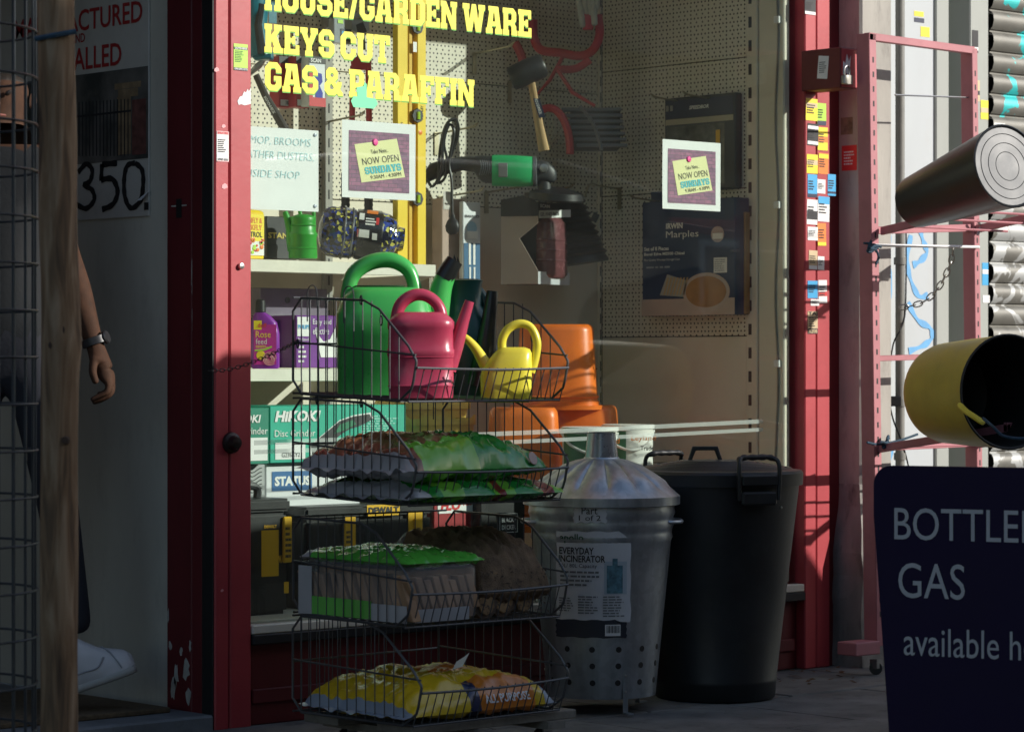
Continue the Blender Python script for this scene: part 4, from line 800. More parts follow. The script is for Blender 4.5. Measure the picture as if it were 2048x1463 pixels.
ptext(t, 'EasySpeed', c_wht, p, w, h, .03, .50, .22, .57); lines(t, c_wht, p + EX * w * .04 + EZ * h * .08, EX, EZ, w * .16, h * .36, 4)
t, p, w, h = carton('appliance_box', 'dark purple carton behind the rose feed bottle on the lower shelf', 'box', 552, 640, 590, 735, .60, .16, m_pbox)
t, p, w, h = carton('plastic_case', 'grey translucent plastic case stacked at the back of the lower shelf', 'case', 520, 575, 655, 632, .70, .12, m_gcl); MB().lathe([(.001, .004), (.009, .002), (.010, 0)], PY(575, 600, .70), 14, ax=-EY).build('catch', m_dk, t, smooth=True)
MB().obox(p + EX * .02 - EZ * .062, EX * (w * .75), EY * .10, EZ * .06).build('lower_tray', m_gcl, t, bevel=.003)
# ---- cartons on the display floor
m_hik = M('teal_carton', (0.015, 0.40, 0.27), 0.45, var=.05, scale=8); m_hikd = M('green_carton', (0.01, 0.22, 0.14), 0.45, var=.06)
t, p, w, h = carton('status_box', 'white carton with a blue STATUS panel under the teal grinder boxes', 'box', 532, 926, 720, 1170, .36, .30, M('white_carton', (.70, .71, .72), .55, var=.03))
panel(t, M('status_blue', (.03, .13, .32), .5), p, w, h, .06, .77, .48, .93); ptext(t, 'STATUS', c_wht, p, w, h, .085, .81, .46, .89, bold=.05)
zst = p.z + h
tg = thing('grinder_box', 'teal disc grinder carton with a tool picture behind the wire baskets', 'box', (0, .45, zst), 'teal grinder cartons')
p = PY(540, 922, .335); p.z = zst + .001; w = PY(812, 922, .335).x - p.x; h = PY(540, 812, .335).z - p.z
k_ = V((math.cos(R(1.2)), 0, math.sin(R(1.2)))); kz = V((-k_.z, 0, k_.x))
MB().obox(p, EX * w, EY * .24, EZ * h).build('box', m_hik, tg, bevel=.002)
ptext(tg, 'HiKOKI', c_wht, p, w, h, .03, .72, .36, .92, bold=.045, shear=.2); ptext(tg, 'Disc Grinder', c_wht, p, w, h, .03, .46, .32, .58); panel(tg, c_wht, p, w, h, .035, .06, .25, .36); ptext(tg, 'G23SCY2', m_ink, p, w, h, .08, .1, .21, .18)
lines(tg, c_lime if False else M('pale_teal_print', (.3, .65, .55), .5), p + EX * w * .66 + EZ * h * .42, EX, EZ, w * .28, h * .4, 9)
gp = [(.30, .12), (.29, .30), (.38, .48), (.50, .72), (.60, .80), (.72, .84), (.74, .74), (.68, .66), (.64, .62), (.58, .58), (.52, .50), (.48, .42), (.46, .16), (.38, .10)]
MB().prism([(x + (x - .5) * .06, y + (y - .5) * .08) for x, y in gp], p - EY * .0012, EX * w, EZ * h, .0004).build('picture_edge', c_wht, tg); MB().prism(gp, p - EY * .002, EX * w, EZ * h, .0004).build('grinder_picture', m_dk, tg)
MB().prism([(.46, .5), (.50, .66), (.60, .74), (.62, .66), (.54, .56)], p - EY * .0028, EX * w, EZ * h, .0004).build('grinder_picture', M('green_tool_print', (.02, .20, .10), .5), tg)
tg2 = thing('grinder_box', 'dark green grinder carton tight against the left post behind glass', 'box', (0, .4, zst), 'teal grinder cartons')
p2 = V((PY(470, 922, .30).x, .30, zst + .001)); w2 = PY(538, 922, .30).x - p2.x
MB().obox(p2, EX * w2, EY * .26, EZ * (h * .98)).build('box', m_hikd, tg2, bevel=.002); ptext(tg2, 'HiKOKI', c_wht, p2, w2, h, -.2, .72, .75, .86, bold=.03, shear=.2); panel(tg2, c_wht, p2, w2, h, .4, .06, .95, .46); lines(tg2, m_ink, p2 + EX * w2 * .5 + EZ * h * .1, EX, EZ, w2 * .4, h * .3, 3); ptext(tg2, 'Grinder', c_wht, p2, w2, h, .2, .52, .95, .64)
t, p, w, h = carton('vent_pack', 'grey pack with a wavy print below the dark green carton', 'box', 462, 930, 530, 1160, .34, .25, M('grey_card', (.42, .43, .43), .55))
for i in range(6):
    MB().tube([p + EX * (w * (.35 + .55 * k / 8)) + EZ * (h * (.97 - .035 * i - .02 * (1 - math.cos(k * .8)))) - EY * .001 for k in range(9)], .0012, 4).build('wave_print', m_dk, t)
m_dw = M('dewalt_black', (0.014, 0.015, 0.016), 0.4, var=.2, scale=12, bump=.05, bscale=150); m_dwy = M('tool_yellow', (0.75, 0.42, 0.01), 0.45, var=.06)
def toolcase(label, x0, yt, x1, Yf, dpt, hn):
    p = PY(x0, 1215, Yf); p.z = ZF + .0005; w = PY(x1, 1215, Yf).x - p.x; h = PY(x0, yt, Yf).z - ZF
    t = thing('tool_case', label, 'tool case', (p.x + w / 2, Yf + dpt / 2, ZF), 'black and yellow tool cases')
    MB().obox(p, EX * w, EY * dpt, EZ * (h * .80)).build('body', m_dw, t, bevel=.012, seg=2)
    MB().obox(p + V((-.004, -.006, h * .80 + .001)), EX * (w + .008), EY * (dpt + .01), EZ * (h * .10)).build('lid', m_dw, t, bevel=.008, seg=2)
    MB().tube(smoothpath([p + V((w * .2, dpt / 2, h * .89)), p + V((w * .24, dpt / 2, h * .99)), p + V((w * .76, dpt / 2, h * .99)), p + V((w * .8, dpt / 2, h * .89))], 4), .012, 8).build('handle', m_dk, t, smooth=True)
    for u in hn:
        q = MB().obox(p + V((w * u, -.012, h * .40)), EX * .03, EY * .012, EZ * (h * .36)).build('latch', m_dwy, t, bevel=.003)
        lines(q, m_ink, p + V((w * u + .004, -.0121, h * .43)), EX, EZ, .022, h * .26, 6)
    return t, p, w, h
t, p, w, h = toolcase('tall black tool case with yellow label standing nearest the left post', 470, 975, 578, .20, .20, (.86,))
panel(t, m_dwy, p, w, h, .48, .30, .80, .66); ptext(t, 'DEWALT', m_dwy, p, w, h, .53, .675, .76, .70, bold=.04); lines(t, m_ink, p + EX * w * .52 + EZ * h * .34, EX, EZ, w * .24, h * .26, 5); panel(t, m_dwy, p, w, h, .90, .16, .99, .25)
ptext(t, 'DEWALT', m_dwy, p, w, h, .66, .40, .99, .46, bold=.05)
t, p, w, h = toolcase('wide black tool case lettered DEWALT behind the lower baskets', 612, 992, 865, .26, .26, (.28, .84))
panel(t, m_dwy, p, w, h, .46, .80, .72, .90, .008); ptext(t, 'DEWALT', m_ink, p, w, h, .47, .82, .71, .88, .0095, bold=.05)
panel(t, m_dwy, p, w, h, .30, .18, .38, .80, .002); panel(t, m_dwy, p, w, h, .80, .18, .92, .86, .002)
m_flo = M('dark_red_carton', (0.30, 0.015, 0.02), 0.45, var=.06)
t, p, w, h = carton('flo_box', 'dark red carton with white FLO lettering behind the baskets', 'box', 868, 985, 955, 1160, .34, .16, m_flo)
panel(t, c_wht, p, w, h, .08, .76, .98, .95); ptext(t, 'FLO', c_red, p, w, h, .14, .79, .60, .91, bold=.05, shear=.2); ptext(t, 'PLUG', c_red, p, w, h, .66, .84, .97, .92, bold=.03, shear=.2)
p.z = ZF
t, p, w, h = carton('power_tool_box', 'black carton with a white framed maker logo beside the dustbin', 'box', 962, 985, 1050, 1170, .30, .20, m_dw)
MB().tube([p + V((w * .42, -.001, h * .56)), p + V((w * .82, -.001, h * .56)), p + V((w * .82, -.001, h * .76)), p + V((w * .42, -.001, h * .76))], .0012, 4, closed=True).build('logo_frame', c_wht, t)
ptext(t, 'BLACK+', c_wht, p, w, h, .46, .67, .78, .72, bold=.02); ptext(t, 'DECKER', c_wht, p, w, h, .46, .59, .78, .64, bold=.02); panel(t, c_org, p, w, h, .6, .93, .85, 1)
# yellow caddies
m_ycad = M('pale_yellow_plastic', (0.72, 0.52, 0.10), 0.4, var=.05)
for (x0, yt, x1, yb, Yf, lab) in ((815, 806, 955, 850, .62, 'pale yellow plastic tub at the back behind the wire baskets'), (835, 838, 965, 975, .50, 'pale yellow plastic tub with a notched rim in front of its twin')):
    p, w, h = quadY(x0, yt, x1, yb, Yf); t = thing('plastic_tub', lab, 'tub', (p.x + w / 2, Yf + .1, p.z), 'pale yellow tubs')
    b = MB(); cx_ = p + EX * (w / 2) + EY * .1; rg = []
    for q, k in ((0, .86), (.05, .9), (1, 1)): rg.append(rring(cx_ + EZ * (h * q), EX, EY, w / 2 * k, .1 * k, 32, 4))
    b.loft(rg, cap1=False); b.build('body', m_ycad, t, smooth=True)
    b = MB(); n_ = 32; top = rring(cx_ + EZ * h, EX, EY, w / 2 * 1.03, .103, n_, 4); bot = rring(cx_ + EZ * (h - .02), EX, EY, w / 2 * 1.03, .103, n_, 4)
    hi = [q + EZ * (.012 if (i // 3) % 2 else 0) for i, q in enumerate(top)]; b.loft([bot, hi], cap0=False, cap1=False); b.build('rim', m_ycad, t)
# orange upturned tubs
m_or = M('orange_plastic', (0.85, 0.18, 0.015), 0.36, var=.10, scale=9, dirt=.2, dirtcol=(.55, .14, .04))
def otub(label, x0, yt, x1, yb, Yc, dk=1.0, pw=3.5):
    p, w, h = quadY(x0, yt, x1, yb, Yc); w *= .738 * .92 + .2; c = PY((x0 + x1) / 2, yb, Yc)
    t = thing('orange_tub', label, 'tub', tuple(c), 'upturned orange tubs'); r = w / 2; rg = []
    for q, k in ((0, 1.04), (.05, 1.05), (.055, .97), (.10, .965), (.105, .94), (.92, .84), (.97, .82), (1, .76)): rg.append(rring(c + EZ * (h * q), RT, FW, r * k, r * k * dk, 36, pw))
    MB().loft(rg).build('body', m_or, t, smooth=True, ang=40)
    MB().loft([rring(c + EZ * (h * .135), RT, FW, r * .955, r * .955 * dk, 36, pw), rring(c + EZ * (h * .15), RT, FW, r * .97, r * .97 * dk, 36, pw), rring(c + EZ * (h * .165), RT, FW, r * .95, r * .95 * dk, 36, pw)], cap0=False, cap1=False).build('rib', m_or, t, smooth=True)
    return t
otub('tall upturned orange tub against the back wall', 1040, 647, 1186, 818, .62)
otub('squat upturned orange tub at the right of the stack', 1085, 808, 1232, 960, .60)
otub('square upturned orange tub nearest the baskets', 978, 812, 1116, 1060, .42, 1, 5)
# white and green paint tubs
m_ptub = M('white_tub', (0.78, 0.77, 0.72), 0.4, var=.03); m_ley = M('green_print', (.01, .16, .06), .45)
def ptub(label, x0, x1, yt, Y, full):
    c = PY((x0 + x1) / 2, yt, Y); z0 = ZF + .0005 if full is None else full; sc = dep(c) / FPX; r = (x1 - x0) / 2 * sc; h = c.z - z0; c = V((c.x, c.y, z0))
    t = thing('paint_tub', label, 'paint tub', tuple(c), 'trade paint tubs')
    MB().lathe([(r * .9, 0), (r * .93, .004), (r * .96, h - .012)], c, 32).build('tub', m_ptub, t, smooth=True)
    MB().lathe([(r * 1.0, h - .014), (r * 1.02, h - .012), (r * 1.02, h - .002), (r * .97, h), (r * .9, h - .002)], c, 32).build('lid', m_ptub, t, smooth=True)
    a0 = math.atan2(-FW.y, -FW.x)
    def wrap(za, zb, t0, t1, mt, nm):
        vs = []; k = 10
        for i in range(k + 1):
            a = a0 + t0 + (t1 - t0) * i / k
            for z in (za, zb): vs.append(c + V((math.cos(a), math.sin(a), 0)) * (r * (.94 + .02 * z / h) + .0012) + EZ * z)
        MB().add(vs, [(2 * i, 2 * i + 2, 2 * i + 3, 2 * i + 1) for i in range(k)]).build(nm, mt, t, smooth=True)
    wrap(h * .25, h - .02, -1.2, -.12, m_ley, 'label')
    q = c - FW * (r * .965) + EZ * (h - .055) + RT * (.08 * r)
    text('Leyland', t, c_org, q, RT, EZ, .022, r * .95, d=.006, shear=.1, bold=.01); text('Trade', t, m_ink, q - EZ * .026 + RT * (r * .35), RT, EZ, .014, r * .5, d=.006, bold=.02)
    MB().tube(smoothpath([c + RT * (r * .98) * s_ + EZ * (h - .02 - dz) - FW * (r * dd) for s_, dz, dd in ((-1, 0, .1), (-.7, .035, .75), (0, .06, 1.1), (.7, .045, .75), (1, 0, .1))], 5), .0045, 8).build('bail_handle', m_ptub, t, smooth=True)
    return t
ptub('white and green trade paint tub half hidden behind the incinerator chimney', 1122, 1236, 853, .17, None)
ptub('white and green trade paint tub just left of the black bin handle', 1204, 1308, 848, .27, None)
# ================================================================== HUNG ON THE PEGBOARD
def hook(x, y, Lh, plane='Y', label=None, drop=.07):
    """long wire display hook with its fixing plate"""
    q = PY(x, y, YB - .001) if plane == 'Y' else PX(x, y, XRW - .001); dn = -EY if plane == 'Y' else -EX; sd = EX if plane == 'Y' else EY
    b = MB()
    for k in (-1, 1):
        b.tube([q + sd * (.006 * k), q + sd * (.006 * k) + dn * (Lh - .02) + EZ * (Lh * .06), q + dn * Lh + EZ * (Lh * .12)], .0022, 6)
    b.obox(q - sd * .009 - EZ * drop + dn * .002, sd * .018, EZ * (drop + .006), dn * .002)
    return tag(b.build('display_hook', m_wire, smooth=True), label, 'hook', 'wire display hooks on the pegboard')
hook(948, 108, .20, 'Y', 'wire hook on the pegboard just under the word GARDEN'); hook(660, 50, .22, 'Y', 'wire hook behind the words KEYS CUT'); hook(650, 245, .2, 'Y', 'wire hook above the first Sundays poster')
hook(872, 268, .21, 'Y', 'wire hook holding the grinder cable loop'); hook(880, 395, .22, 'Y', 'wire hook under the black end of the grinder'); hook(972, 385, .20, 'Y', 'wire hook under the green barrel of the grinder'); hook(1052, 388, .24, 'Y', 'wire hook near the black grinder disc')
hook(1018, 165, .20, 'Y', 'wire hook holding the rubber mallet'); hook(1368, 205, .16, 'X', 'left wire hook above the drill bit pack'); hook(1432, 200, .16, 'X', 'right wire hook above the drill bit pack'); hook(1330, 405, .17, 'X', 'wire hook left of the right hand poster'); hook(1240, 378, .14, 'X', 'wire hook by the black rubber bellows')
# roughneck hammer
t = thing('claw_hammer', 'hammer with a dark rubber handle hanging beside the left post', 'hammer', tuple(PY(540, 260, .72)), None)
D_ = dep(PY(540, 200, .74)); hp = [W(512, 150, D_), W(530, 190, D_), W(556, 235, D_), W(588, 290, D_)]
MB().tube(hp, [.012, .013, .016, .017], 10, squash=.7).build('handle', M('grip_rubber', (.06, .05, .045), .6, var=.2), t, smooth=True)
MB().loft([rring(W(x, y, D_), (RT * .5 + EZ * .86).normalized(), FW, a, a * .8, 16, 3) for x, y, a in ((486, 158, .012), (496, 150, .022), (506, 140, .026), (520, 130, .024), (528, 126, .018))]).build('head', m_steel, t, smooth=True)
dv = (hp[2] - hp[1]).normalized(); text('ROUGHNECK', t, c_wht, hp[1] + dv * .005 - FW * .016 + RT * .002, dv, (dv.cross(FW)).normalized() * -1, .009, .06, d=.0, bold=.02)
# teal cordless tool at the top left
t = thing('cordless_tool', 'teal cordless tool hanging at the very top left of the window', 'power tool', tuple(PY(520, 60, .7)))
D_ = dep(PY(520, 40, .70)); m_tl = M('tool_teal', (.01, .15, .21), .35, var=.06)
MB().tube([W(500, -30, D_), W(508, 20, D_), W(514, 60, D_), W(520, 112, D_)], [.05, .045, .03, .034], 14).build('body', m_tl, t, smooth=True); MB().tube([W(522, 8, D_ - .03), W(516, 50, D_ - .03), W(524, 108, D_ - .03)], [.012, .012, .014], 8).build('grip', m_blk, t, smooth=True)
MB().obox(W(505, 118, D_ - .02), RT * .06, FW * .06, EZ * .03).build('battery', m_tl, t, bevel=.004)
t, p, w, h = carton('carton', 'tan cardboard sleeve with a teal stripe at the top left of the pegboard', 'box', 524, -10, 553, 112, .80, .05, M('tan_card', (.42, .26, .14), .7, var=.1)); panel(t, m_tl, p, w, h, .45, .55, 1, 1.0)
# red packs
m_rp = M('red_pack', (.55, .03, .04), .35, var=.05); m_wp = M('white_pack', (.72, .74, .76), .4)
t, p, w, h = carton('safety_glasses_pack', 'red and white pack with a blue lens print behind the word GAS', 'pack', 618, 112, 651, 212, .66, .05, m_wp)
panel(t, m_blk, p, w, h, 0, .86, 1, 1); ptext(t, 'SCAN', c_wht, p, w, h, .08, .88, .7, .96, bold=.03); panel(t, m_rp, p, w, h, 0, 0, 1, .18); panel(t, m_rp, p, w, h, 0, .18, .22, .7); lines(t, c_wht, p + EX * w * .1 + EZ * h * .05, EX, EZ, w * .8, h * .06, 1)
MB().prism([(.30, .55), (.45, .68), (.75, .66), (.8, .5), (.62, .42), (.82, .28), (.8, .18), (.4, .18), (.36, .3), (.55, .42)], p - EY * .002, EX * w, EZ * h, .0005).build('lens_print', M('cobalt_print', (.03, .05, .38), .3), t)
for i, (x0, x1, Yf, lab) in enumerate(((558, 589, .74, 'left red pack with a barcode behind the letter G'), (592, 620, .70, 'middle red pack with a barcode behind the letter A'))):
    t, p, w, h = carton('safety_glasses_pack', lab, 'pack', x0, 112, x1, 214, Yf, .05, m_rp); panel(t, m_blk, p, w, h, 0, .86, 1, 1); panel(t, c_wht, p, w, h, .08, .03, .92, .15)
    b = MB()
    for k in range(9): rect(b, p + EX * (w * (.4 + .055 * k)) + EZ * (h * .05), EX, EZ, w * (.02 + .012 * (k % 3)), h * .08, .0025)
    b.build('barcode', m_ink, t)
t, p, w, h = carton('blister_pack', 'clear blister pack with a blue card behind the letters YS', 'pack', 668, 36, 704, 86, .74, .03, M('clear_pack', (.35, .38, .40), .12, var=.2)); panel(t, c_navy, p, w, h, .35, .1, .95, .6); panel(t, c_blue, p, w, h, .42, .2, .7, .5, .002); panel(t, c_lime, p, w, h, .2, .8, .5, .95)
t = thing('wall_scraper', 'steel blade tool behind the letters CUT', 'hand tool', tuple(PY(715, 66, .78))); D_ = dep(PY(715, 50, .78))
MB().prism([(-22, -8), (-20, 14), (-8, 26), (4, 20), (14, 24), (22, 8), (24, -14), (0, -18)], W(715, 48, D_), RT * (D_ / FPX), EZ * (D_ / FPX), .003).build('blade', m_steel, t); MB().prism([(0, 0), (14, 6), (22, -14), (4, -20)], W(712, 50, D_ - .004), RT * (D_ / FPX), EZ * (D_ / FPX), .004).build('guard', m_dk, t)
MB().tube([W(722, 70, D_ - .004), W(724, 100, D_ - .004)], .012, 8).build('grip', m_dk, t, smooth=True)
# bolt cutters
t = thing('bolt_cutters', 'red bolt cutters with black grips hanging behind the first poster', 'bolt cutters', tuple(PY(715, 430, .78))); D_ = dep(PY(715, 300, .78))
for xa, xm, xb in ((706, 704, 691), (737, 738, 737)):
    MB().tube([W(xa, 132, D_), W(xm, 240, D_), W(xb, 350, D_)], .010, 10).build('arm', m_rp, t, smooth=True)
    g = [W(xb, 345 + k * 5, D_) for k in range(18)]; MB().tube(g, [.0135 + .0016 * (k % 2) for k in range(18)], 10).build('grip', m_blk, t, smooth=True)
MB().prism([(-18, 0), (20, 0), (22, 20), (8, 26), (0, 44), (-8, 26), (-20, 20)], W(721, 140, D_ - .008), RT * (D_ / FPX), EZ * (D_ / FPX), .016).build('jaw', m_rp, t)
# angle grinder
D_ = dep(PY(990, 345, .70)); sc = D_ / FPX; gx = RT
t = thing('angle_grinder', 'green and black angle grinder lying across two wire hooks', 'power tool', tuple(W(990, 372, D_)))
def seg(pts, mt, nm, pw=3.0):
    MB().loft([rring(W(x, y, D_), EZ, FW, r * sc, r * sc * .92, 20, pw) for x, y, r in pts]).build(nm, mt, t, smooth=True, ang=50)
m_gg = M('tool_green', (.02, .42, .14), .35, var=.04)
seg([(846, 358, 12), (860, 345, 18), (880, 338, 17), (905, 330, 15)], m_blk, 'rear_grip'); seg([(905, 331, 15), (925, 327, 14), (948, 329, 16), (958, 335, 24), (966, 338, 27), (1000, 341, 28), (1014, 342, 27)], m_dk, 'motor_rear')
seg([(984, 341, 30.5), (990, 341, 31.5), (1030, 342, 31.5), (1064, 343, 30), (1067, 343, 28)], m_gg, 'barrel'); seg([(1066, 343, 30.5), (1072, 343, 30), (1074, 343, 26)], M('alloy_grey', (.14, .15, .16), .4, metal=.5), 'collar')
seg([(1073, 344, 22), (1082, 342, 22), (1095, 344, 21), (1108, 350, 15), (1113, 352, 8)], m_dk, 'gear_head', 3.4)
MB().lathe([(4 * sc, 8 * sc), (8 * sc, 7 * sc), (9 * sc, 0)], W(1087, 338, D_) - FW * (20 * sc), 14, ax=-FW).build('spindle_lock', m_steel, t, smooth=True)
for k in range(6): MB().tube(smoothpath([W(961 + k * 4.2, 322, D_) - FW * (22 * sc), W(963 + k * 4.2, 337, D_) - FW * (27 * sc), W(959 + k * 4.2, 352, D_) - FW * (23 * sc)], 3), 1.2 * sc, 5).build('vent_fin', M('vent_grey', (.12, .13, .14), .4), t, smooth=True)
MB().obox(W(997, 356, D_) - FW * (30 * sc), RT * (18 * sc), FW * (4 * sc), EZ * (28 * sc)).build('name_plate', M('plate_grey', (.16, .17, .17), .3), t, bevel=.001)
MB().lathe([(10 * sc, -4 * sc), (54 * sc, -4 * sc), (56 * sc, 0), (54 * sc, 13 * sc), (44 * sc, 16 * sc), (12 * sc, 24 * sc)], W(1112, 398, D_ + .02), 32, ax=(EZ - FW * .12 + RT * .06).normalized()).build('disc_guard', m_blk, t, smooth=True)
MB().tube([W(1088, 362, D_), W(1090, 392, D_)], 14 * sc, 12).build('spindle', m_dk, t, smooth=True)
dl = D_ - .05
loop = smoothpath([W(x, y, dl + z) for x, y, z in ((850, 345, .04), (862, 372, .02), (874, 362, 0), (884, 330, -.02), (886, 280, -.02), (896, 246, -.02), (910, 238, -.01), (917, 256, 0), (912, 285, .01), (896, 320, .02), (882, 350, .02), (876, 366, .02), (890, 355, .01), (894, 320, .0), (888, 285, -.01), (898, 250, 0), (908, 262, 0), (902, 300, 0), (898, 330, 0), (903, 360, 0), (904, 400, 0), (904.5, 430, 0))], 5)
MB().tube(loop, .0048, 8).build('power_cord', m_blk, t, smooth=True)
MB().tube(smoothpath([W(x, y, dl + .01) for x, y in ((876, 366), (880, 300), (890, 255), (903, 240), (914, 250), (909, 290), (894, 330), (880, 355))], 5), .0048, 8).build('power_cord', m_blk, t, smooth=True)
MB().loft([rring(W(905, y, dl), RT, FW, a * sc, a * .75 * sc, 16, 3) for y, a in ((428, 4), (436, 5), (442, 11), (452, 14.5), (462, 13), (469, 7))]).build('plug', m_blk, t, smooth=True)
# carton + saw card below the grinder
t, p, w, h = carton('card_sleeve', 'pinkish brown cardboard sleeve hanging beside the blue and white saw card', 'pack', 884, 396, 926, 620, .80, .05, M('pink_card', (.46, .34, .28), .7, var=.1, scale=20)); panel(t, M('grey_white_card', (.55, .52, .48), .7), p, w, h, .05, .9, .5, 1.06)
t, p, w, h = carton('saw_blade_card', 'white and blue saw card lettered BAHCO hanging by the grey wall', 'pack', 926, 403, 961, 620, .76, .02, m_wp)
ptext(t, 'BAHCO', m_ink, p, w, h, .1, .855, .9, .88, bold=.03); MB().lathe([(.022, 0), (.021, .001)], p + EX * (w * .5) + EZ * (h * .76) - EY * .001, 20, ax=-EY).build('badge', M('pale_blue_print', (.35, .55, .70), .4), t); panel(t, c_wht, p, w, h, .2, .66, .8, .73, .004); panel(t, M('blue_card', (.02, .12, .25), .4), p, w, h, .04, .20, .96, .62)
for u in (.3, .55): panel(t, c_wht, p, w, h, u, .42, u + .12, .62, .003); panel(t, c_wht, p, w, h, u + .03, .28, u + .12, .40, .003)
ptext(t, 'BAHCO', m_ink, p, w, h, .1, .28 - .1, .9, .30 - .1, bold=.03)
# knee pad box
m_kp = M('buff_carton', (.50, .40, .34), .65, var=.06); t = thing('knee_pad_box', 'gel knee pads carton with a cut-out front hanging on the grey wall', 'box', tuple(PY(1065, 570, .70)))
Yk = .62; a0 = PY(1002, 568, Yk + .10); a1 = PY(1076, 568, Yk); a2 = PY(1139, 558, Yk + .05)
def kz_(y, q): return CAMZ + (CY - y) / FPX * dep(q)
ux1 = (a1 - a0); ux1.z = 0; w1 = ux1.length; ux1 = ux1.normalized(); hh = kz_(430, a0) - kz_(568, a0); b0 = V((a0.x, a0.y, kz_(568, a0)))
ux2 = V((a2.x - a1.x, a2.y - a1.y, 0)); w2 = ux2.length; ux2 = ux2.normalized(); c0 = b0 + ux1 * w1; n1 = V((ux1.y, -ux1.x, 0)); n2 = V((ux2.y, -ux2.x, 0))
MB().prism([(0, 0), (1, 0), (1, .22), (.50, .75), (1, 1.0), (1, 1.28), (0, 1.28)], b0, ux1 * w1, EZ * (hh * .88), .004).build('side_panel', m_kp, t)
MB().prism([(0, 0), (1, 0), (1, .18), (0, .18)], c0 + ux2 * .001, ux2 * w2, EZ * hh, .004).build('front_lip', M('grey_carton', (.48, .50, .52), .6), t)
top0 = b0 + EZ * (hh * .98); MB().prism([(0, 0), (1, 0), (1, .20), (.6, .30), (0, .24)], top0 + n1 * .003, ux1 * w1, EZ * hh, .004).build('header', m_blk, t)
q0 = c0 + EZ * (hh * .95); MB().prism([(0, 0), (1, .05), (1, .24), (0, .24)], q0 + n2 * .003, ux2 * w2, EZ * hh, .004).build('header', m_blk, t); MB().prism([(0, .0), (1, .05), (1, .16), (0, .11)], q0 + n2 * .005, ux2 * w2, EZ * hh, .001).build('label', c_wht, t)
text('GEL KNEE PADS', t, m_ink, q0 + n2 * .0065 + EZ * (hh * .03) + ux2 * .003, (ux2 + EZ * .06).normalized(), EZ, hh * .05, w2 * .6, d=0, bold=.02); text('SCAN', t, c_wht, q0 + n2 * .0065 + EZ * (hh * .155) + ux2 * .003, ux2, EZ, hh * .05, w2 * .3, d=0, bold=.03)
pc = c0 + EZ * (hh * .10) - n1 * .05
for k, kk in ((0, .9), (1, .6)): MB().loft([rring(pc + ux2 * (w2 * .35) + EZ * (hh * q), ux2, n2, w2 * .36 * r_, .035 * r_, 20, 2.6) for q, r_ in ((0, .8), (.05, 1), (.5, 1.02), (.8, .95), (.88, .6))]).build('knee_pad', M('maroon_gel', (.14, .05, .055), .25, var=.2, scale=40), t, smooth=True) if k == 0 else None
for q in (.25, .40, .55): MB().loft([rring(pc + ux2 * (w2 * .35) + EZ * (hh * (q + dq)), ux2, n2, w2 * .365 * r_, .036 * r_, 20, 2.6) for dq, r_ in ((-.02, 1), (0, 1.04), (.02, 1))], cap0=False, cap1=False).build('pad_ridge', MATS['maroon_gel'], t, smooth=True)
MB().obox(b0 - n1 * .1 + EZ * .002, ux1 * w1, n1 * .098, EZ * .004).build('tray', m_kp, t)
MB().obox(b0 - n1 * .095, ux1 * (w1 * .98), -n1 * .004, EZ * (hh * 1.15)).build('back_panel', m_dk, t)
# rubber bellows
D_ = dep(PY(1160, 460, .74)); sc = D_ / FPX; prof = []
for i in range(9):
    z = 110 - i * 13; r = 26 + i * 3.6; prof += [(r * sc, z * sc), ((r + 6) * sc, (z - 5) * sc), (r * sc, (z - 10) * sc)]
prof += [(60 * sc, -12 * sc), (61 * sc, -18 * sc)]
t = thing('rubber_bellows', 'black ribbed rubber bellows hanging beside the knee pad carton', 'bellows', tuple(W(1160, 524, D_)))
MB().lathe([(8 * sc, 124 * sc), (20 * sc, 120 * sc)] + prof, W(1155, 510, D_), 32, ax=(EZ - RT * .14).normalized()).build('bellows', m_blk, t, smooth=True, ang=25); MB().tube(smoothpath([W(1170, 395, D_), W(1178, 370, D_), W(1190, 372, D_)], 4), .004, 6).build('hanging_loop', m_wire, t, smooth=True); b = MB(); rect(b, W(1180, 440, D_ - .06), (RT - EZ * .5).normalized(), (EZ + RT * .5).normalized(), .022, .03, 0); b.build('tag', m_dk, t)
# mallet
D_ = dep(PY(1065, 200, .70)); sc = D_ / FPX; m_wood = M('ash_handle', (.52, .34, .16), .5, var=.15, scale=20, streak=(1, 1, .15))
t = thing('rubber_mallet', 'black rubber mallet with a wooden handle hanging on the pegboard', 'mallet', tuple(W(1088, 302, D_)))
MB().tube([W(1062, 160, D_), W(1068, 195, D_), W(1078, 250, D_), W(1088, 302, D_)], [8.5 * sc, 8.5 * sc, 10 * sc, 12.5 * sc], 12, squash=.8).build('handle', m_wood, t, smooth=True)
av = (W(1092, 128, D_) - W(1018, 160, D_)).normalized(); MB().lathe([(20 * sc, -37 * sc), (24 * sc, -32 * sc), (26 * sc, 0), (24 * sc, 32 * sc), (20 * sc, 37 * sc)], W(1055, 144, D_), 24, ax=av).build('head', m_blk, t, smooth=True)
MB().obox(W(1066, 198, D_) - FW * .016, (W(1078, 236, D_) - W(1066, 198, D_)), RT * (13 * sc), FW * .001).build('label', c_navy, t)
dv = (W(1078, 236, D_) - W(1066, 198, D_)).normalized(); text('ROUGHNECK', t, c_wht, W(1069, 200, D_) - FW * .019, dv, -dv.cross(FW) * -1 if False else FW.cross(dv) * -1, 6 * sc, 32 * sc, d=0, bold=.02)
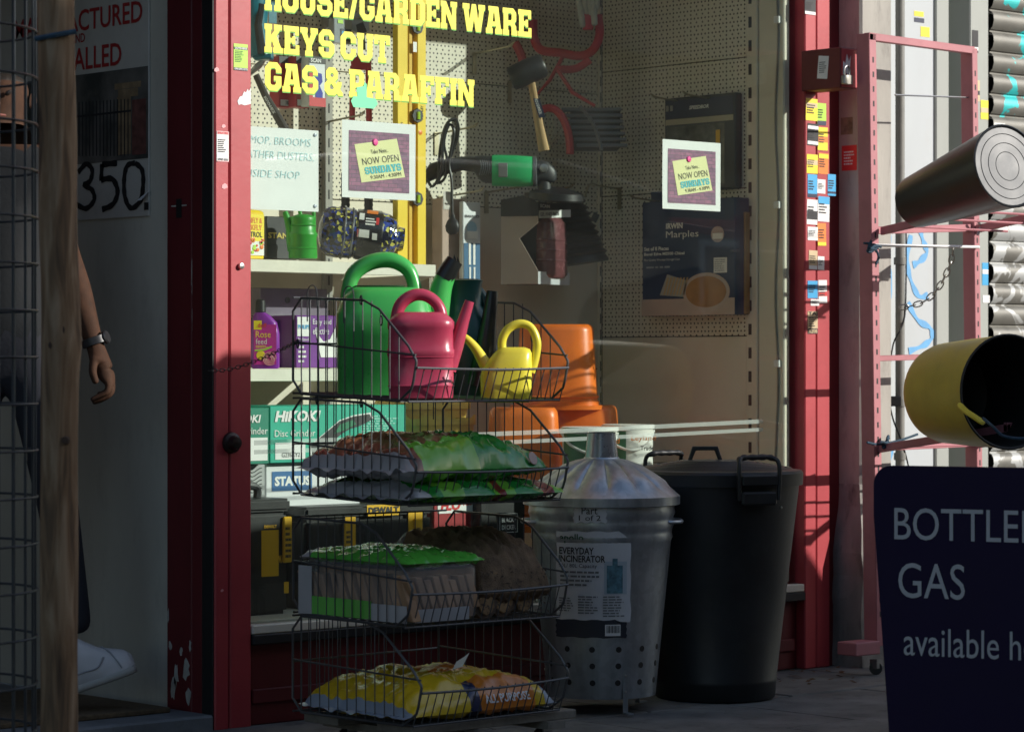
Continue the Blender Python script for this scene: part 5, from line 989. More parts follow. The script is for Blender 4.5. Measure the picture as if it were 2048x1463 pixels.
# red tubular cultivator with a grey ribbed drum
D_ = dep(PY(1150, 200, .72)); sc = D_ / FPX; m_rt = M('red_tube', (.52, .035, .045), .4, var=.1)
t = thing('garden_cultivator', 'red tubular garden tool with spoked wheel and grey ribbed drum, hung high up', 'garden tool', tuple(W(1160, 300, D_)))
MB().tube(smoothpath([W(x, y, D_) for x, y in ((1066, 40), (1068, 75), (1082, 100), (1120, 106), (1160, 112), (1186, 100), (1199, 70), (1196, 30))], 6), 9 * sc, 10).build('frame_tube', m_rt, t, smooth=True)
MB().tube(smoothpath([W(x, y, D_ + .03) for x, y in ((1030, 85), (1042, 110), (1050, 140))], 4), 9 * sc, 10).build('frame_tube', m_rt, t, smooth=True); MB().tube(smoothpath([W(x, y, D_) for x, y in ((1180, 120), (1150, 138), (1112, 138))], 5), 8 * sc, 10).build('frame_tube', m_rt, t, smooth=True)
MB().tube([W(1125, 115, D_ + .01), W(1100, 160, D_ + .01), W(1072, 192, D_ + .01)], [9 * sc, 8 * sc, 5 * sc], 8, squash=.5).build('strap', m_rt, t, smooth=True); MB().tube([W(1115, 140, D_ - .01), W(1145, 185, D_ - .01), W(1190, 212, D_ - .01)], [8 * sc, 9 * sc, 7 * sc], 8, squash=.5).build('strap', m_rt, t, smooth=True)
wc = W(1098, 300, D_); wheel = MB().tube(arc(wc, RT, EZ, 42 * sc, 84 * sc, -.1, 2.2, 24), 8 * sc, 8).build('wheel_rim', m_rt, t, smooth=True)
for k in range(7): a = .2 + k * .28; MB().tube([wc, wc + RT * (40 * sc * math.cos(a)) + EZ * (80 * sc * math.sin(a))], .0012, 4).build('spoke', m_wire, t)
dcn = W(1185, 258, D_ + .03); b = MB()
for k in range(7): z = 36 - k * 12; b.obox(dcn + EZ * (z * sc) - RT * ((62 - k * 5) * sc), RT * ((120 - k * 3) * sc), FW * (30 * sc), EZ * (7 * sc)); 
b.build('drum_ribs', M('drum_grey', (.16, .17, .19), .45, var=.1), t, bevel=.002); MB().obox(dcn - EZ * (42 * sc) - RT * (44 * sc) + FW * .01, RT * (100 * sc), FW * (40 * sc), EZ * (86 * sc)).build('drum', m_dk, t, bevel=.01)
MB().tube(smoothpath([W(x, y, D_ - .01) for x, y in ((1160, 212), (1182, 240), (1195, 270), (1203, 300))], 4), 9 * sc, 8, squash=.4).build('drum_bracket', MATS['drum_grey'], t, smooth=True)
# gloves
t = thing('work_gloves', 'pair of white fingered red work gloves hanging at the top of the bay', 'gloves', tuple(W(1170, 60, D_ - .05))); m_gl = M('glove_white', (.44, .44, .40), .8, var=.15, scale=40, bump=.3)
for (xa, ya, xb, yb, r) in ((1156, -10, 1166, 56, 6.5), (1168, -10, 1174, 30, 6.5), (1178, -10, 1182, 32, 6.5), (1186, -10, 1189, 52, 7), (1195, -10, 1194, 20, 6)):
    MB().tube([W(xa, ya, D_ - .06), W((xa + xb) / 2, (ya + yb) / 2, D_ - .065), W(xb, yb - 3, D_ - .06), W(xb, yb, D_ - .06)], [r * sc * 1.1, r * sc, r * sc * .9, r * sc * .4], 10).build('finger', m_gl, t, smooth=True)
MB().loft([rring(W(1176, y, D_ - .05), RT, FW, a * sc, 9 * sc, 16, 2.6) for y, a in ((-30, 24), (-10, 24), (14, 20), (40, 14), (60, 10))]).build('palm', m_rt, t, smooth=True)
# ---- right wall packs
def packX(name, label, x0, yt, x1, yb, thick, mt):
    p, w, h = quadX(x0, yt, x1, yb, XRW - thick - .002); t = thing(name, label, 'pack', (p.x + thick / 2, p.y - w / 2, p.z))
    MB().obox(p, EX * thick, -EY * w, EZ * h).build('box', mt, t, bevel=.003); return t, p, w, h
XD = dict(ux=-EY)
t, p, w, h = packX('drill_bit_pack', 'black drill bit pack lettered SPEEDBOR on the side pegboard', 1329, 198, 1470, 384, .035, m_dk)
panel(t, c_navy, p, w, h, .02, .78, .98, .97, **XD); ptext(t, 'SPEEDBOR', c_wht, p, w, h, .36, .86, .64, .90, shear=.25, bold=.03, **XD); panel(t, M('pack_buff', (.42, .37, .26), .4), p, w, h, .02, .71, .98, .77, **XD); panel(t, M('smoky_blister', (.10, .10, .08), .12, var=.5, scale=30), p, w, h, .04, .05, .86, .69, **XD); panel(t, m_dwy, p, w, h, .74, .10, .80, .62, .003, **XD)
panel(t, m_steel, p, w, h, .03, .86, .07, .92, .003, **XD); panel(t, m_steel, p, w, h, .09, .86, .13, .92, .003, **XD)
m_nv = M('navy_carton', (.010, .032, .10), .4, var=.1)
t, p, w, h = packX('chisel_set_box', 'navy boxed chisel set with a wooden case showing through an oval', 1284, 405, 1470, 632, .07, m_nv)
W_ = dict(ux=-EY)
panel(t, M('card_buff', (.52, .42, .36), .6), p, w, h, .0, 0, 1, .145, **W_); ptext(t, 'IRWIN', c_wht, p, w, h, .27, .755, .45, .805, bold=.04, **W_); ptext(t, 'Marples', c_wht, p, w, h, .27, .66, .62, .735, **W_); ptext(t, 'Set of 8 Pieces', c_wht, p, w, h, .03, .57, .30, .605, bold=.03, **W_); ptext(t, 'Bevel Edge MS500 Chisel', c_wht, p, w, h, .03, .52, .47, .555, bold=.03, **W_); ptext(t, 'Plus Quality Wooden Storage Case', c_wht, p, w, h, .03, .475, .42, .50, **W_)
lines(t, M('dim_print', (.3, .32, .36), .5), p + -EY * (w * .05) + EZ * (h * .41), -EY, EZ, w * .42, h * .03, 1); panel(t, c_wht, p, w, h, .78, .36, .92, .49, **W_); lines(t, M('dim_print', (.3, .32, .36), .5), p + -EY * (w * .79) + EZ * (h * .37), -EY, EZ, w * .12, h * .11, 6, .002)
oc = p + -EY * (w * .70) + EZ * (h * .20) - EX * .001
def oval(a, b_, mt, nm, d): MB().prism([(a * math.cos(2 * math.pi * i / 32), b_ * math.sin(2 * math.pi * i / 32)) for i in range(32)], oc - EX * d, -EY * w, EZ * h, .0006).build(nm, mt, t)
oval(.25, .165, MATS['card_buff'], 'oval_border', .0012); oval(.215, .135, M('case_wood', (.38, .19, .06), .5, var=.15, scale=20), 'wooden_case', .0025)
MB().prism([(.20, .18), (.46, .16), (.50, .30), (.28, .36)], p - EX * .0014, -EY * w, EZ * h, .0005).build('chisel_picture', M('picture_grey', (.38, .38, .34), .5), t)
for k in range(7): MB().prism([(.24 + .035 * k, .18), (.255 + .035 * k, .18), (.30 + .035 * k, .33), (.285 + .035 * k, .33)], p - EX * .0022, -EY * w, EZ * h, .0004).build('chisel_print', m_wood, t)
MB().prism([(.82 + .07 * math.cos(a / 16 * 6.283), .69 + .07 * math.sin(a / 16 * 6.283)) for a in range(16)], p - EX * .0015, -EY * w, EZ * h, .0005).build('price_label', M('price_print', (.45, .36, .34), .5), t); panel(t, c_wht, p, w, h, .77, .65, .88, .70, .003, **W_); panel(t, m_nv, p, w, h, .02, 1.0, .25, 1.0001, **W_)
p9, w9, h9 = quadX(1466, 425, 1490, 628, XRW - .03); t9 = thing('wooden_case', 'brown end of a wooden case behind the navy chisel box', 'case', tuple(p9)); MB().obox(p9, EX * .026, -EY * w9, EZ * h9).build('case', M('case_wood'  , (.38, .19, .06)), t9, bevel=.003)
p, w, h = quadX(1302, 384, 1345, 405, XRW - .03); MB().obox(p, EX * .01, -EY * w, EZ * h).build('hanger_tab', m_nv, t)
# ================================================================== WIRE BASKETS
m_bw = M('dark_basket_wire', (0.085, 0.09, 0.095), 0.4, metal=0.4, var=.2, dirt=.3, dirtcol=(.12, .07, .04))
m_tie = M('cable_tie', (0.01, 0.01, 0.012), 0.4)
bc = W(820, 1452, 7.25); BX, BYF = bc.x - .006, bc.y; BW, BD, BH = 0.52, 0.465, 0.25; BYB = BYF + BD
def basket(label, yfront, tilt, loops=(), ties=(), yaw=0.0):
    z0 = CAMZ - (yfront - CY) / (FPX / 7.25)
    t = thing('wire_basket', label, 'basket', (BX + BW / 2, BYB - BD / 2, z0), 'stacked black wire baskets')
    cy_, sy_ = math.cos(yaw), math.sin(yaw)
    def L(x, q, z):                       # q: distance from the back towards the street
        X = x - BW / 2; Y = (BYB - q) - (BYB - BD / 2)
        return V((BX + BW / 2 + X * cy_ - Y * sy_, BYB - BD / 2 + X * sy_ + Y * cy_, z0 + z + tilt * (BD - q) / BD))
    prof = [(0, 0), (0, BH), (.325, BH), (.494, .118), (.498, .085), (BD, 0)]
    def topz(q): return BH if q <= .325 else BH + (q - .325) / .169 * (.118 - BH)
    for x in (0, BW):
        pts = []
        for i, (q, z) in enumerate(prof):
            a = prof[i - 1]; c = prof[(i + 1) % len(prof)]; k = .035
            for o2 in (a, c):
                d_ = math.hypot(o2[0] - q, o2[1] - z); kk = min(k, d_ * .4) / d_; pts.append((L(x, q + (o2[0] - q) * kk, z + (o2[1] - z) * kk)))
        MB().tube(pts, .0034, 8, closed=True).build('side_frame', m_bw, t, smooth=True)
        b = MB(); n = 13
        for i in range(1, n):
            q = BD * i / n; out = .012 * math.sin(i)
            b.tube([L(x, q, 0), L(x, q, topz(q) - .001)], .0016, 5)
        b.tube([L(x, 0, .135), L(x, .494, .118)], .0026, 6)
        b.build('side_grid', m_bw, t, smooth=True)
    b = MB(); n = 19
    for i in range(n + 1):
        x = BW * i / n; b.tube([L(x, BD, 0), L(x, .496, .086)], .0016, 5)
    fr = [L(BW * k / 10, .499 + .012 * math.sin(math.pi * k / 10), .086 - .004 * math.sin(math.pi * k / 10)) for k in range(11)]
    b.tube(fr, .0034, 6); b.tube([L(0, BD, 0), L(BW, BD, 0)], .0028, 6); b.build('front_grid', m_bw, t, smooth=True)
    b = MB()
    for i in range(1, n):
        x = BW * i / n; b.tube([L(x, 0, 0), L(x, 0, BH)], .0016, 5)
    for z in (0, .13, BH): b.tube([L(0, 0, z), L(BW, 0, z)], .003, 6)
    b.build('back_grid', m_bw, t, smooth=True)
    b = MB()
    for i in range(n + 1): b.tube([L(BW * i / n, 0, .0025), L(BW * i / n, BD, .0025)], .0016, 5)
    for k in range(14): b.tube([L(0, BD * k / 13, -.001), L(BW, BD * k / 13, -.001)], .0018, 5)
    b.build('floor_grid', m_bw, t, smooth=True)
    for (x, q, ax2) in loops:
        d_ = V((1, 0, 0)) if ax2 == 'x' else V((0, -1, 0))
        c = L(x, q, BH); MB().tube([c - d_ * .02 - EZ * .06] + arc(c + EZ * .012, -d_, EZ, .02, .022, 0, math.pi, 10) + [c + d_ * .02 - EZ * .02], .0017, 6).build('hook_loop', m_bw, t, smooth=True)
    for (x, q, z) in ties:
        c = L(x, q, z); MB().tube(arc(c, V((.4, .9, 0)).normalized(), EZ, .009, .012, 0, 6.28, 10), .002, 5).build('cable_tie', m_tie, t, smooth=True)
    return t, L, z0
bk1, L1, zb1 = basket('topmost wire basket, holding the watering cans', 803, .018, ((.0, .08, 'y'), (.0, .23, 'y'), (.42, 0, 'x')), ((0, .28, BH), (0, .36, .2), (BW, .36, .16), (0, .02, .13)))
bk2, L2, zb2 = basket('second wire basket from the top, holding two plump bags', 1011, .016, ((.46, .05, 'y'),), ((0, .28, BH), (0, .1, BH)))
bk3, L3, zb3 = basket('third wire basket from the top, holding kindling and logs', 1255, .010, (), (), R(-1.5))
bk4, L4, zb4 = basket('lowest wire basket, holding the yellow compost bag', 1452, 0.0, (), (), R(2))
m_board = M('grey_board', (.20, .18, .15), .8, var=.25, scale=14, bump=.2, dirt=.5)
t = thing('wheeled_board', 'weathered board on castors under the basket stack', 'dolly', (BX + BW / 2, BYB - BD / 2, 0))
zt = zb4 - .006
MB().bx(BX + .03, BX + .60, BYF + .02, BYF + .16, zt - .022, zt).build('plank', m_board, t, bevel=.002); MB().bx(BX + .02, BX + .58, BYB - .16, BYB - .02, zt - .022, zt).build('plank', m_board, t, bevel=.002)
MB().bx(BX + .1, BX + .16, BYF + .0, BYB, zt - .042, zt - .0225).build('batten', m_board, t); MB().bx(BX + .48, BX + .54, BYF + .0, BYB, zt - .042, zt - .0225).build('batten', m_board, t)
for x in (BX + .13, BX + .51):
    for y in (BYF + .06, BYB - .06):
        c = V((x, y, .019)); w_ = MB().lathe([(.006, -.011), (.019, -.010), (.019, .010), (.006, .011)], c, 16, ax=V((.3, 1, 0))).build('castor_wheel', m_blk, t, smooth=True)
        MB().obox(c + V((-.006, -.016, .0)), V((.03, 0, 0)), V((0, .004, 0)), EZ * (zt - .043 - .019)).build('castor_fork', m_steel, w_)
tag(MB().obox(PZ(905, 1455, .01), RT * .07 + FW * .02, EZ * .02, FW * .03).build('timber_offcut', M('pale_offcut', (.45, .36, .22), .7, var=.15)), 'pale wood offcut chocking the basket stack', 'wood')
# ================================================================== WATERING CANS
m_bg = M('big_can_green', (0.055, 0.42, 0.085), 0.3, var=.10, scale=7, bump=.04, bscale=70, dirt=.4, dirtcol=(.16, .34, .16))
m_rc = M('crimson_can', (0.46, 0.05, 0.10), 0.34, var=.07, bump=.03, bscale=70, dirt=.35, dirtcol=(.50, .14, .18)); m_tc = M('teal_can', (.012, .07, .065), .34, var=.15, bump=.03); m_yc = M('yellow_can', (0.80, 0.70, 0.06), 0.32, var=.08, scale=10, bump=.04, bscale=70, dirt=.25, dirtcol=(.42, .36, .06))
m_bks = M('spout_black', (.012, .014, .013), .32)
def ex_green(t, L, sc, a, b_):
    MB().tube([L(118, 240), L(126, 254), L(140, 277)], [21 * sc, 20 * sc, 17 * sc], 14).build('spout_cap', m_bks, t, smooth=True)
    for k in (-1, 0, 1): MB().prism([(0, 0), (7, 2), (2, 14)], L(136 + 7 * k, 272 + (3 if k == 0 else -2)), a * sc, EZ * sc, .003).build('cap_prong', m_bks, t)
    MB().loft([rring(L(-10, 224), a, b_, 52 * sc, 34 * sc, 28, 2.6), rring(L(-10, 226), a, b_, 50 * sc, 32 * sc, 28, 2.6)], cap0=False).build('filler_opening', M('can_inside_green', (.006, .05, .01), .6), t, smooth=True)
wcan('watering_can', 'large green watering can with a tall looped handle in the top basket', 770, 797, 0, m_bg,
     [(0, 88, 62, 0), (4, 95, 68, 0), (60, 95, 68, 0), (62, 96, 69, 0), (120, 96, 69, 0), (124, 98, 71, 0), (168, 99, 72, 0), (174, 95, 70, 0), (200, 88, 64, 2), (214, 76, 56, 2), (222, 62, 44, 0)],
     [(-70, 60), (-74, 110), (-76, 170), (-74, 215), (-62, 250), (-30, 272), (10, 277), (42, 262), (56, 236), (60, 208)], [9, 14, 15, 15, 16, 16, 16, 15, 14, 16],
     [(84, 90), (100, 150), (112, 220), (126, 252)], [30, 26, 22, 18], depth=7.62, extra=ex_green)
wcan('watering_can', 'crimson watering can nearest the street in the top basket', 842, 798, 0, m_rc,
     [(0, 58, 42, 0), (3, 64, 47, 0), (24, 65, 48, 0), (27, 67, 50, 0), (29, 65, 48, 0), (84, 66, 48, 0), (88, 68, 50, 0), (98, 68, 50, 0), (102, 66, 48, 0), (138, 65, 47, 0), (142, 67, 49, 0), (154, 67, 49, 0), (160, 63, 46, 0), (170, 52, 38, 0), (174, 40, 28, 0)],
     [(-46, 80), (-52, 120), (-50, 158), (-40, 190), (-14, 208), (14, 205), (36, 184), (42, 152)], [6, 11, 12, 13, 12.5, 12, 12, 14],
     [(52, 60), (70, 110), (84, 155), (97, 196)], [20, 16, 12, 9.5], depth=7.40, bands=[(84, 66, 48, 0)])
def ex_teal(t, L, sc, a, b_):
    MB().loft([rring(L(0, 237), a, b_, 36 * sc, 30 * sc, 24, 2.2), rring(L(0, 239), a, b_, 34 * sc, 28 * sc, 24, 2.2)], cap0=False).build('filler_opening', m_bks, t, smooth=True)
wcan('watering_can', 'dark teal watering can with a black spout behind the crimson one', 924, 797, 0, m_tc,
     [(0, 60, 55, 10), (4, 66, 60, 10), (100, 64, 58, 10), (150, 58, 52, 6), (172, 46, 42, 2), (186, 40, 36, 0), (228, 40, 36, 0), (236, 42, 38, 0), (238, 38, 34, 0)],
     [(10, 205), (26, 222), (44, 200), (52, 165), (50, 120)], [8, 9, 9, 9, 8], [(34, 30, -40), (44, 80, -48), (54, 150, -50), (61, 214, -50)], [30, 24, 16, 11], depth=7.74, smt=m_bks, extra=ex_teal, pw=2.4)
wcan('watering_can', 'small yellow watering can with a swan-neck spout in the top basket', 1012, 804, 0, m_yc,
     [(0, 46, 32, 0), (3, 50, 36, 0), (56, 52, 37, 0), (64, 50, 36, 2), (68, 50, 36, 3), (84, 44, 33, 8), (98, 38, 29, 14), (106, 32, 24, 16), (110, 22, 16, 16)],
     [(-6, 96), (-8, 122), (4, 146), (28, 157), (50, 149), (62, 120), (58, 86), (50, 60)], [9, 9, 9, 8.5, 8, 8.5, 8.5, 9], [(-28, 56), (-44, 80), (-60, 106), (-78, 126), (-98, 138)], [19, 13, 10, 8, 6.5], depth=7.57, bands=[(66, 51, 37, 2)])
# ================================================================== BAGS
def pillow(name, parent, c, ux, uy, lx, ly, T, mats, mfun, seed=1, nx=64, ny=48, wr=.006, bot=.35, flat=.18, lift=None, seam=None):
    from mathutils import noise
    b = MB(); vs = []; idx = {}
    for side in (1, -1):
        for j in range(ny + 1):
            for i in range(nx + 1):
                u = -1 + 2 * i / nx; v = -1 + 2 * j / ny
                e = (max(0, 1 - abs(u) ** 4.5)) ** .55 * (max(0, 1 - abs(v) ** 4.5)) ** .55
                nz_ = noise.noise(V((u * 2.2 + seed, v * 2.2, side * 3))) * .5 + (.25 - abs(noise.noise(V((u * 4 + seed, v * 5, side * 7))))) * .9 + (.2 - abs(noise.noise(V((u * 11 + seed, v * 9, side * 5))))) * .45
                edge = (1 - e)
                h = (T * e * (1 if side > 0 else bot)) + wr * nz_ * (2.2 * e ** .5) + (0.012 * noise.noise(V((u * 7 + seed, v * 9, side))) * edge if e > .02 else 0)
                z = h if side > 0 else -h
                if lift: z += lift(u, v)
                sh = 1 - .05 * e
                p = V(c) + V(ux) * (u * lx / 2) + V(uy) * (v * ly / 2) + EZ * (z + T * bot)
                idx[(side, i, j)] = len(vs); vs.append(p)
    fs = []; ms = []
    for side in (1, -1):
        for j in range(ny):
            for i in range(nx):
                q = (idx[(side, i, j)], idx[(side, i + 1, j)], idx[(side, i + 1, j + 1)], idx[(side, i, j + 1)])
                fs.append(q if side > 0 else q[::-1]); ms.append(mfun(-1 + 2 * (i + .5) / nx, -1 + 2 * (j + .5) / ny, side))
    b.v = vs; b.f = fs; b.m = ms
    if seam is not None:
        sv = []; k = 40
        for i in range(k + 1):
            v = -.97 + 1.94 * i / k; zz = T * bot + .004 * noise.noise(V((i * .31, seed, 0)))
            q = V(c) - V(ux) * (lx / 2 * .995) + V(uy) * (v * ly / 2) + EZ * zz
            sv += [q, q - V(ux) * (.020 + .008 * noise.noise(V((i * .23, seed, 5)))) + EZ * (.016 * noise.noise(V((i * .27, seed, 9))) - .004)]
        MB().add(sv, [(2 * j, 2 * j + 2, 2 * j + 3, 2 * j + 1) for j in range(k)]).build('end_seam', seam, parent, smooth=True, ang=80)
    return b.build(name, mats, parent, smooth=True, ang=70)
m_fbrn = M('bag_brown_print', (.22, .09, .045), .28, var=.5, scale=14, coat=.5); m_fgrn = M('bag_green', (.02, .26, .04), .25, var=.15, scale=10, coat=.6); m_flim = M('bag_lime', (.18, .50, .05), .25, var=.12, coat=.6); m_fwht = M('bag_white_edge', (.42, .43, .44), .35, var=.12, coat=.3); m_fred = M('bag_maroon', (.20, .025, .02), .28, var=.25, scale=20, coat=.5)
bags = 'plump printed bags in the second basket'
def mf(u, v, s):
    if u < -.93: return 3
    if s < 0 and u < -.75: return 3
    if v < -.62 and u > -.8: return 2 if u < .0 else 1
    if u < -.05 + .12 * math.sin(v * 3): return 0
    if u < .18 + .15 * math.sin(v * 3): return 4
    return 1
t = thing('fuel_bag', 'upper green and brown printed bag domed on top of its twin', 'bag', (BX + .25, BYF + .2, zb2 + .07), bags)
pillow('bag', t, (BX + .235, BYF + .215, zb2 + .058), EX, EY, .47, .45, .082, [m_fbrn, m_fgrn, m_flim, m_fwht, m_fred], mf, 3, wr=.016, seam=m_fwht)
text('MONTHS', t, c_wht, V((BX + .34, BYF + .14, zb2 + .166)), V((.25, -.95, -.2)).normalized(), V((.9, .3, .1)).normalized(), .022, .09, d=.002); MB().lathe([(.018, .001), (.017, .002)], V((BX + .42, BYF - .004, zb2 + .11)), 16, ax=V((.2, -1, .35))).build('badge', m_fbrn, t)
t = thing('fuel_bag', 'lower green printed bag squashed under the brown topped bag', 'bag', (BX + .25, BYF + .2, zb2), bags)
pillow('bag', t, (BX + .265, BYF + .205, zb2 + .006), EX, EY, .51, .46, .042, [m_fbrn, m_fgrn, m_flim, m_fwht, m_fred], lambda u, v, s: 3 if u < -.82 else (4 if .1 < u < .2 or u > .7 and u < .85 else (2 if math.sin(u * 9) > .3 else 1)), 8, wr=.010, seam=m_fwht)
# kindling pack and logs in the third basket
m_stick = M('kindling_wood', (.36, .22, .12), .75, var=.35, scale=18, bump=.2, streak=(1, 1, .3)); m_film = M('clear_film', (.62, .66, .68), .12, var=.06, alpha=.16, coat=.4, bump=.5, bscale=30); m_film2 = M('green_film', (.10, .48, .06), .2, var=.15, coat=.5, bump=.3, bscale=40)
kx0, kx1, ky0, ky1, kz0, kz1 = BX + .005, BX + .27, BYF + .01, BYB - .02, zb3 + .008, zb3 + .155
t = thing('kindling_pack', 'film wrapped kindling pack with a green top in the third basket', 'kindling', ((kx0 + kx1) / 2, (ky0 + ky1) / 2, kz0))
rs = random.Random(5)
for i in range(11):
    y = ky1 - .03 - i * (ky1 - ky0 - .02) / 10.5; tl = rs.uniform(.03, .06)
    MB().obox(V((kx0 + .006, y, kz0 + .006)), EX * .028, V((0, -.028, 0)), V((0, tl, kz1 - kz0 - .03 - rs.uniform(0, .015)))).build('stick', m_stick, t, bevel=.002)
for i in range(8):
    x = kx0 + .035 + i * .028; MB().obox(V((x, ky0 + .006, kz0 + .03)), EX * .022, EY * .03, V((-.03, 0, kz1 - kz0 - .06 - rs.uniform(0, .015)))).build('stick', m_stick, t, bevel=.002)
MB().bx(kx0 + .036, kx1 - .004, ky0 + .04, ky1 - .04, kz0 + .004, kz1 - .018).build('inner_bundle', m_stick, t)
rg = []
for q, k in ((0, .96), (.06, 1), (.5, 1.0), (.88, 1.0), (1.0, .96)): rg.append(rring(V(((kx0 + kx1) / 2, (ky0 + ky1) / 2, kz0 + (kz1 - kz0) * q)), EX, EY, (kx1 - kx0) / 2 * k, (ky1 - ky0) / 2 * k, 40, 6))
MB().loft(rg, cap0=False, cap1=False).build('clear_wrap', m_film, t, smooth=True)
pillow('green_wrap_top', t, ((kx0 + kx1) / 2, (ky0 + ky1) / 2, kz1 - .006), EX, EY, (kx1 - kx0) * 1.0, (ky1 - ky0) * 1.0, .026, [m_film2, m_fwht], lambda u, v, s: 1 if v > .8 else 0, 4, wr=.01)
b = MB(); 
for i in range(20):
    pass
MB().bx(kx0 - .002, kx0 + .0, ky0 + .14, ky1 - .05, kz0 + .004, kz0 + .05).build('green_band', m_film2, t); MB().bx(kx0 - .0025, kx0 - .0005, ky0 + .0, ky0 + .138, kz0 + .002, kz0 + .045).build('white_band', m_fwht, t)
MB().bx(kx0 + .02, kx1 - .06, ky0 - .003, ky0 - .001, kz0 + .002, kz0 + .035).build('white_band', m_fwht, t); MB().bx(kx0 - .003, kx0 - .001, ky1 - .055, ky1 - .0, kz0 + .0, kz1 - .02).build('white_seam', m_fwht, t)
m_net = M('net_bag_brown', (.16, .105, .06), .8, var=.4, scale=30, bump=1.0, bscale=260); m_bark = M('bark', (.10, .07, .05), .9, var=.5, scale=25, bump=.9, bscale=60); m_endg = M('log_end', (.28, .18, .09), .8, var=.35, scale=40)
t = thing('log_net', 'brown net of firewood logs beside the kindling pack', 'firewood', (BX + .40, BYB - .2, zb3))
pillow('net', t, (BX + .40, BYB - .21, zb3 + .03), EX, EY, .245, .45, .15, [m_net, m_film], lambda u, v, s: 1 if (v > .55 and u < -.2 and s > 0) else 0, 6, wr=.014, bot=.25)
for i, (x, z, r) in enumerate(((.30, .04, .035), (.37, .045, .04), (.45, .04, .036), (.33, .10, .03), (.41, .11, .036), (.48, .095, .028))):
    c = V((BX + x, BYF + .045 + .01 * (i % 3), zb3 + z)); pr = [(r * rs.uniform(.85, 1.1), 0), (r, .05), (r * .95, .18)]
    lg = MB().lathe(pr, c, 9, ax=V((rs.uniform(-.15, .15), 1, rs.uniform(-.1, .1)))).build('log', m_bark, t); MB().lathe([(r * .8, 0), (r * .75, .003)], c - EY * .003, 9, ax=-EY).build('cut_end', m_endg, lg)
b = MB()
for i in range(260):
    c = V((BX + rs.uniform(.27, .505), BYF + rs.uniform(.02, .05), zb3 + rs.uniform(.01, .13))); d_ = V((rs.uniform(-1, 1), rs.uniform(-.8, .2), rs.uniform(-1, 1))) * .012
    b.add([c, c + d_, c + d_ * .6 + V((.003, 0, .004))], [(0, 1, 2)])
o = b.build('bark_frays', m_bark, t); o['kind'] = 'stuff'
# yellow compost bag
m_cy = M('compost_yellow', (.70, .48, .02), .28, var=.12, scale=9, coat=.5); m_co = M('compost_orange', (.62, .20, .02), .28, var=.08, coat=.5); m_cb = M('compost_edge', (.30, .36, .44), .3, var=.15, coat=.4); m_cn = M('compost_navy', (.02, .03, .08), .3, coat=.5)
t = thing('compost_bag', 'yellow all purpose compost bag lying in the lowest basket', 'bag', (BX + .25, BYF + .2, zb4))
def mc(u, v, s):
    if u < -.985 or u > .985: return 2
    if u > .82 and v < -.4: return 2
    if v < -.70 and -.05 < u < .70: return 1
    if v < -.70 and -.2 < u < -.05: return 3
    if s > 0 and abs(v) < .35 and -.1 < u < .4: return 1
    return 0
pillow('bag', t, (BX + .262, BYF + .22, zb4 + .004), EX, EY, .50, .44, .085, [m_cy, m_co, m_cb, m_cn], mc, 12, nx=72, ny=56, bot=.2, wr=.013, seam=m_cb)
text('ALL PURPOSE', t, c_wht, V((BX + .255, BYF + .0, zb4 + .034)), V((1, 0, 0)), V((0, .45, .9)).normalized(), .024, .155, d=.010, bold=.03)
b = MB().prism([(0, 0), (20, 6), (34, 34), (24, 26), (8, 16)], W(905, 1338, 7.5), RT * (7.5 / FPX), EZ * (7.5 / FPX), .001); tag(b.build('paper_scrap', m_paper), 'torn paper scrap poking up behind the yellow compost bag', 'paper')
# ================================================================== BINS
def curved(fn, s, mt, parent, w, h, bold=0, name='lettering', d=.0012):
    """text mapped by fn(x, z) onto a curved surface"""
    cu = bpy.data.curves.new('t', 'FONT'); cu.body = s; cu.size = 1; cu.offset = bold; cu.resolution_u = 2; cu.fill_mode = 'FRONT'
    ob = bpy.data.objects.new('t', cu); me = bpy.data.meshes.new_from_object(ob)
    vs = [V(v.co) for v in me.vertices]; fs = [tuple(q.vertices) for q in me.polygons]
    bpy.data.objects.remove(ob); bpy.data.curves.remove(cu); bpy.data.meshes.remove(me)
    x0 = min(v.x for v in vs); x1 = max(v.x for v in vs); y0 = min(v.y for v in vs); y1 = max(v.y for v in vs)
    MB().add([fn((v.x - x0) / (x1 - x0) * w, (v.y - y0) / (y1 - y0) * h, d) for v in vs], fs).build(name, mt, parent)
m_galv = M('galvanised_steel', (0.50, 0.535, 0.56), 0.35, metal=0.8, var=.10, scale=9, bump=.015, bscale=30, dirt=.2, dirtcol=(.40, .42, .43), streak=(1, 1, .4))
n = m_galv.node_tree.nodes; l = m_galv.node_tree.links; bsd = n['Principled BSDF']; tcn = n.new('ShaderNodeTexCoord')
vo = n.new('ShaderNodeTexVoronoi'); vo.inputs['Scale'].default_value = 55; l.new(tcn.outputs['Object'], vo.inputs['Vector'])     # zinc spangle
mp = n.new('ShaderNodeMapping'); mp.inputs['Scale'].default_value = (22, 22, 1.3); l.new(tcn.outputs['Object'], mp.inputs[0]); nzs = n.new('ShaderNodeTexNoise'); nzs.inputs['Scale'].default_value = 1.6; nzs.inputs['Detail'].default_value = 8; l.new(mp.outputs[0], nzs.inputs[0])
rps = n.new('ShaderNodeValToRGB'); rps.color_ramp.elements[0].position = .35; rps.color_ramp.elements[1].position = .68; rps.color_ramp.elements[0].color = (.74, .78, .80, 1); rps.color_ramp.elements[1].color = (.95, .97, 1, 1); l.new(nzs.outputs['Fac'], rps.inputs[0])
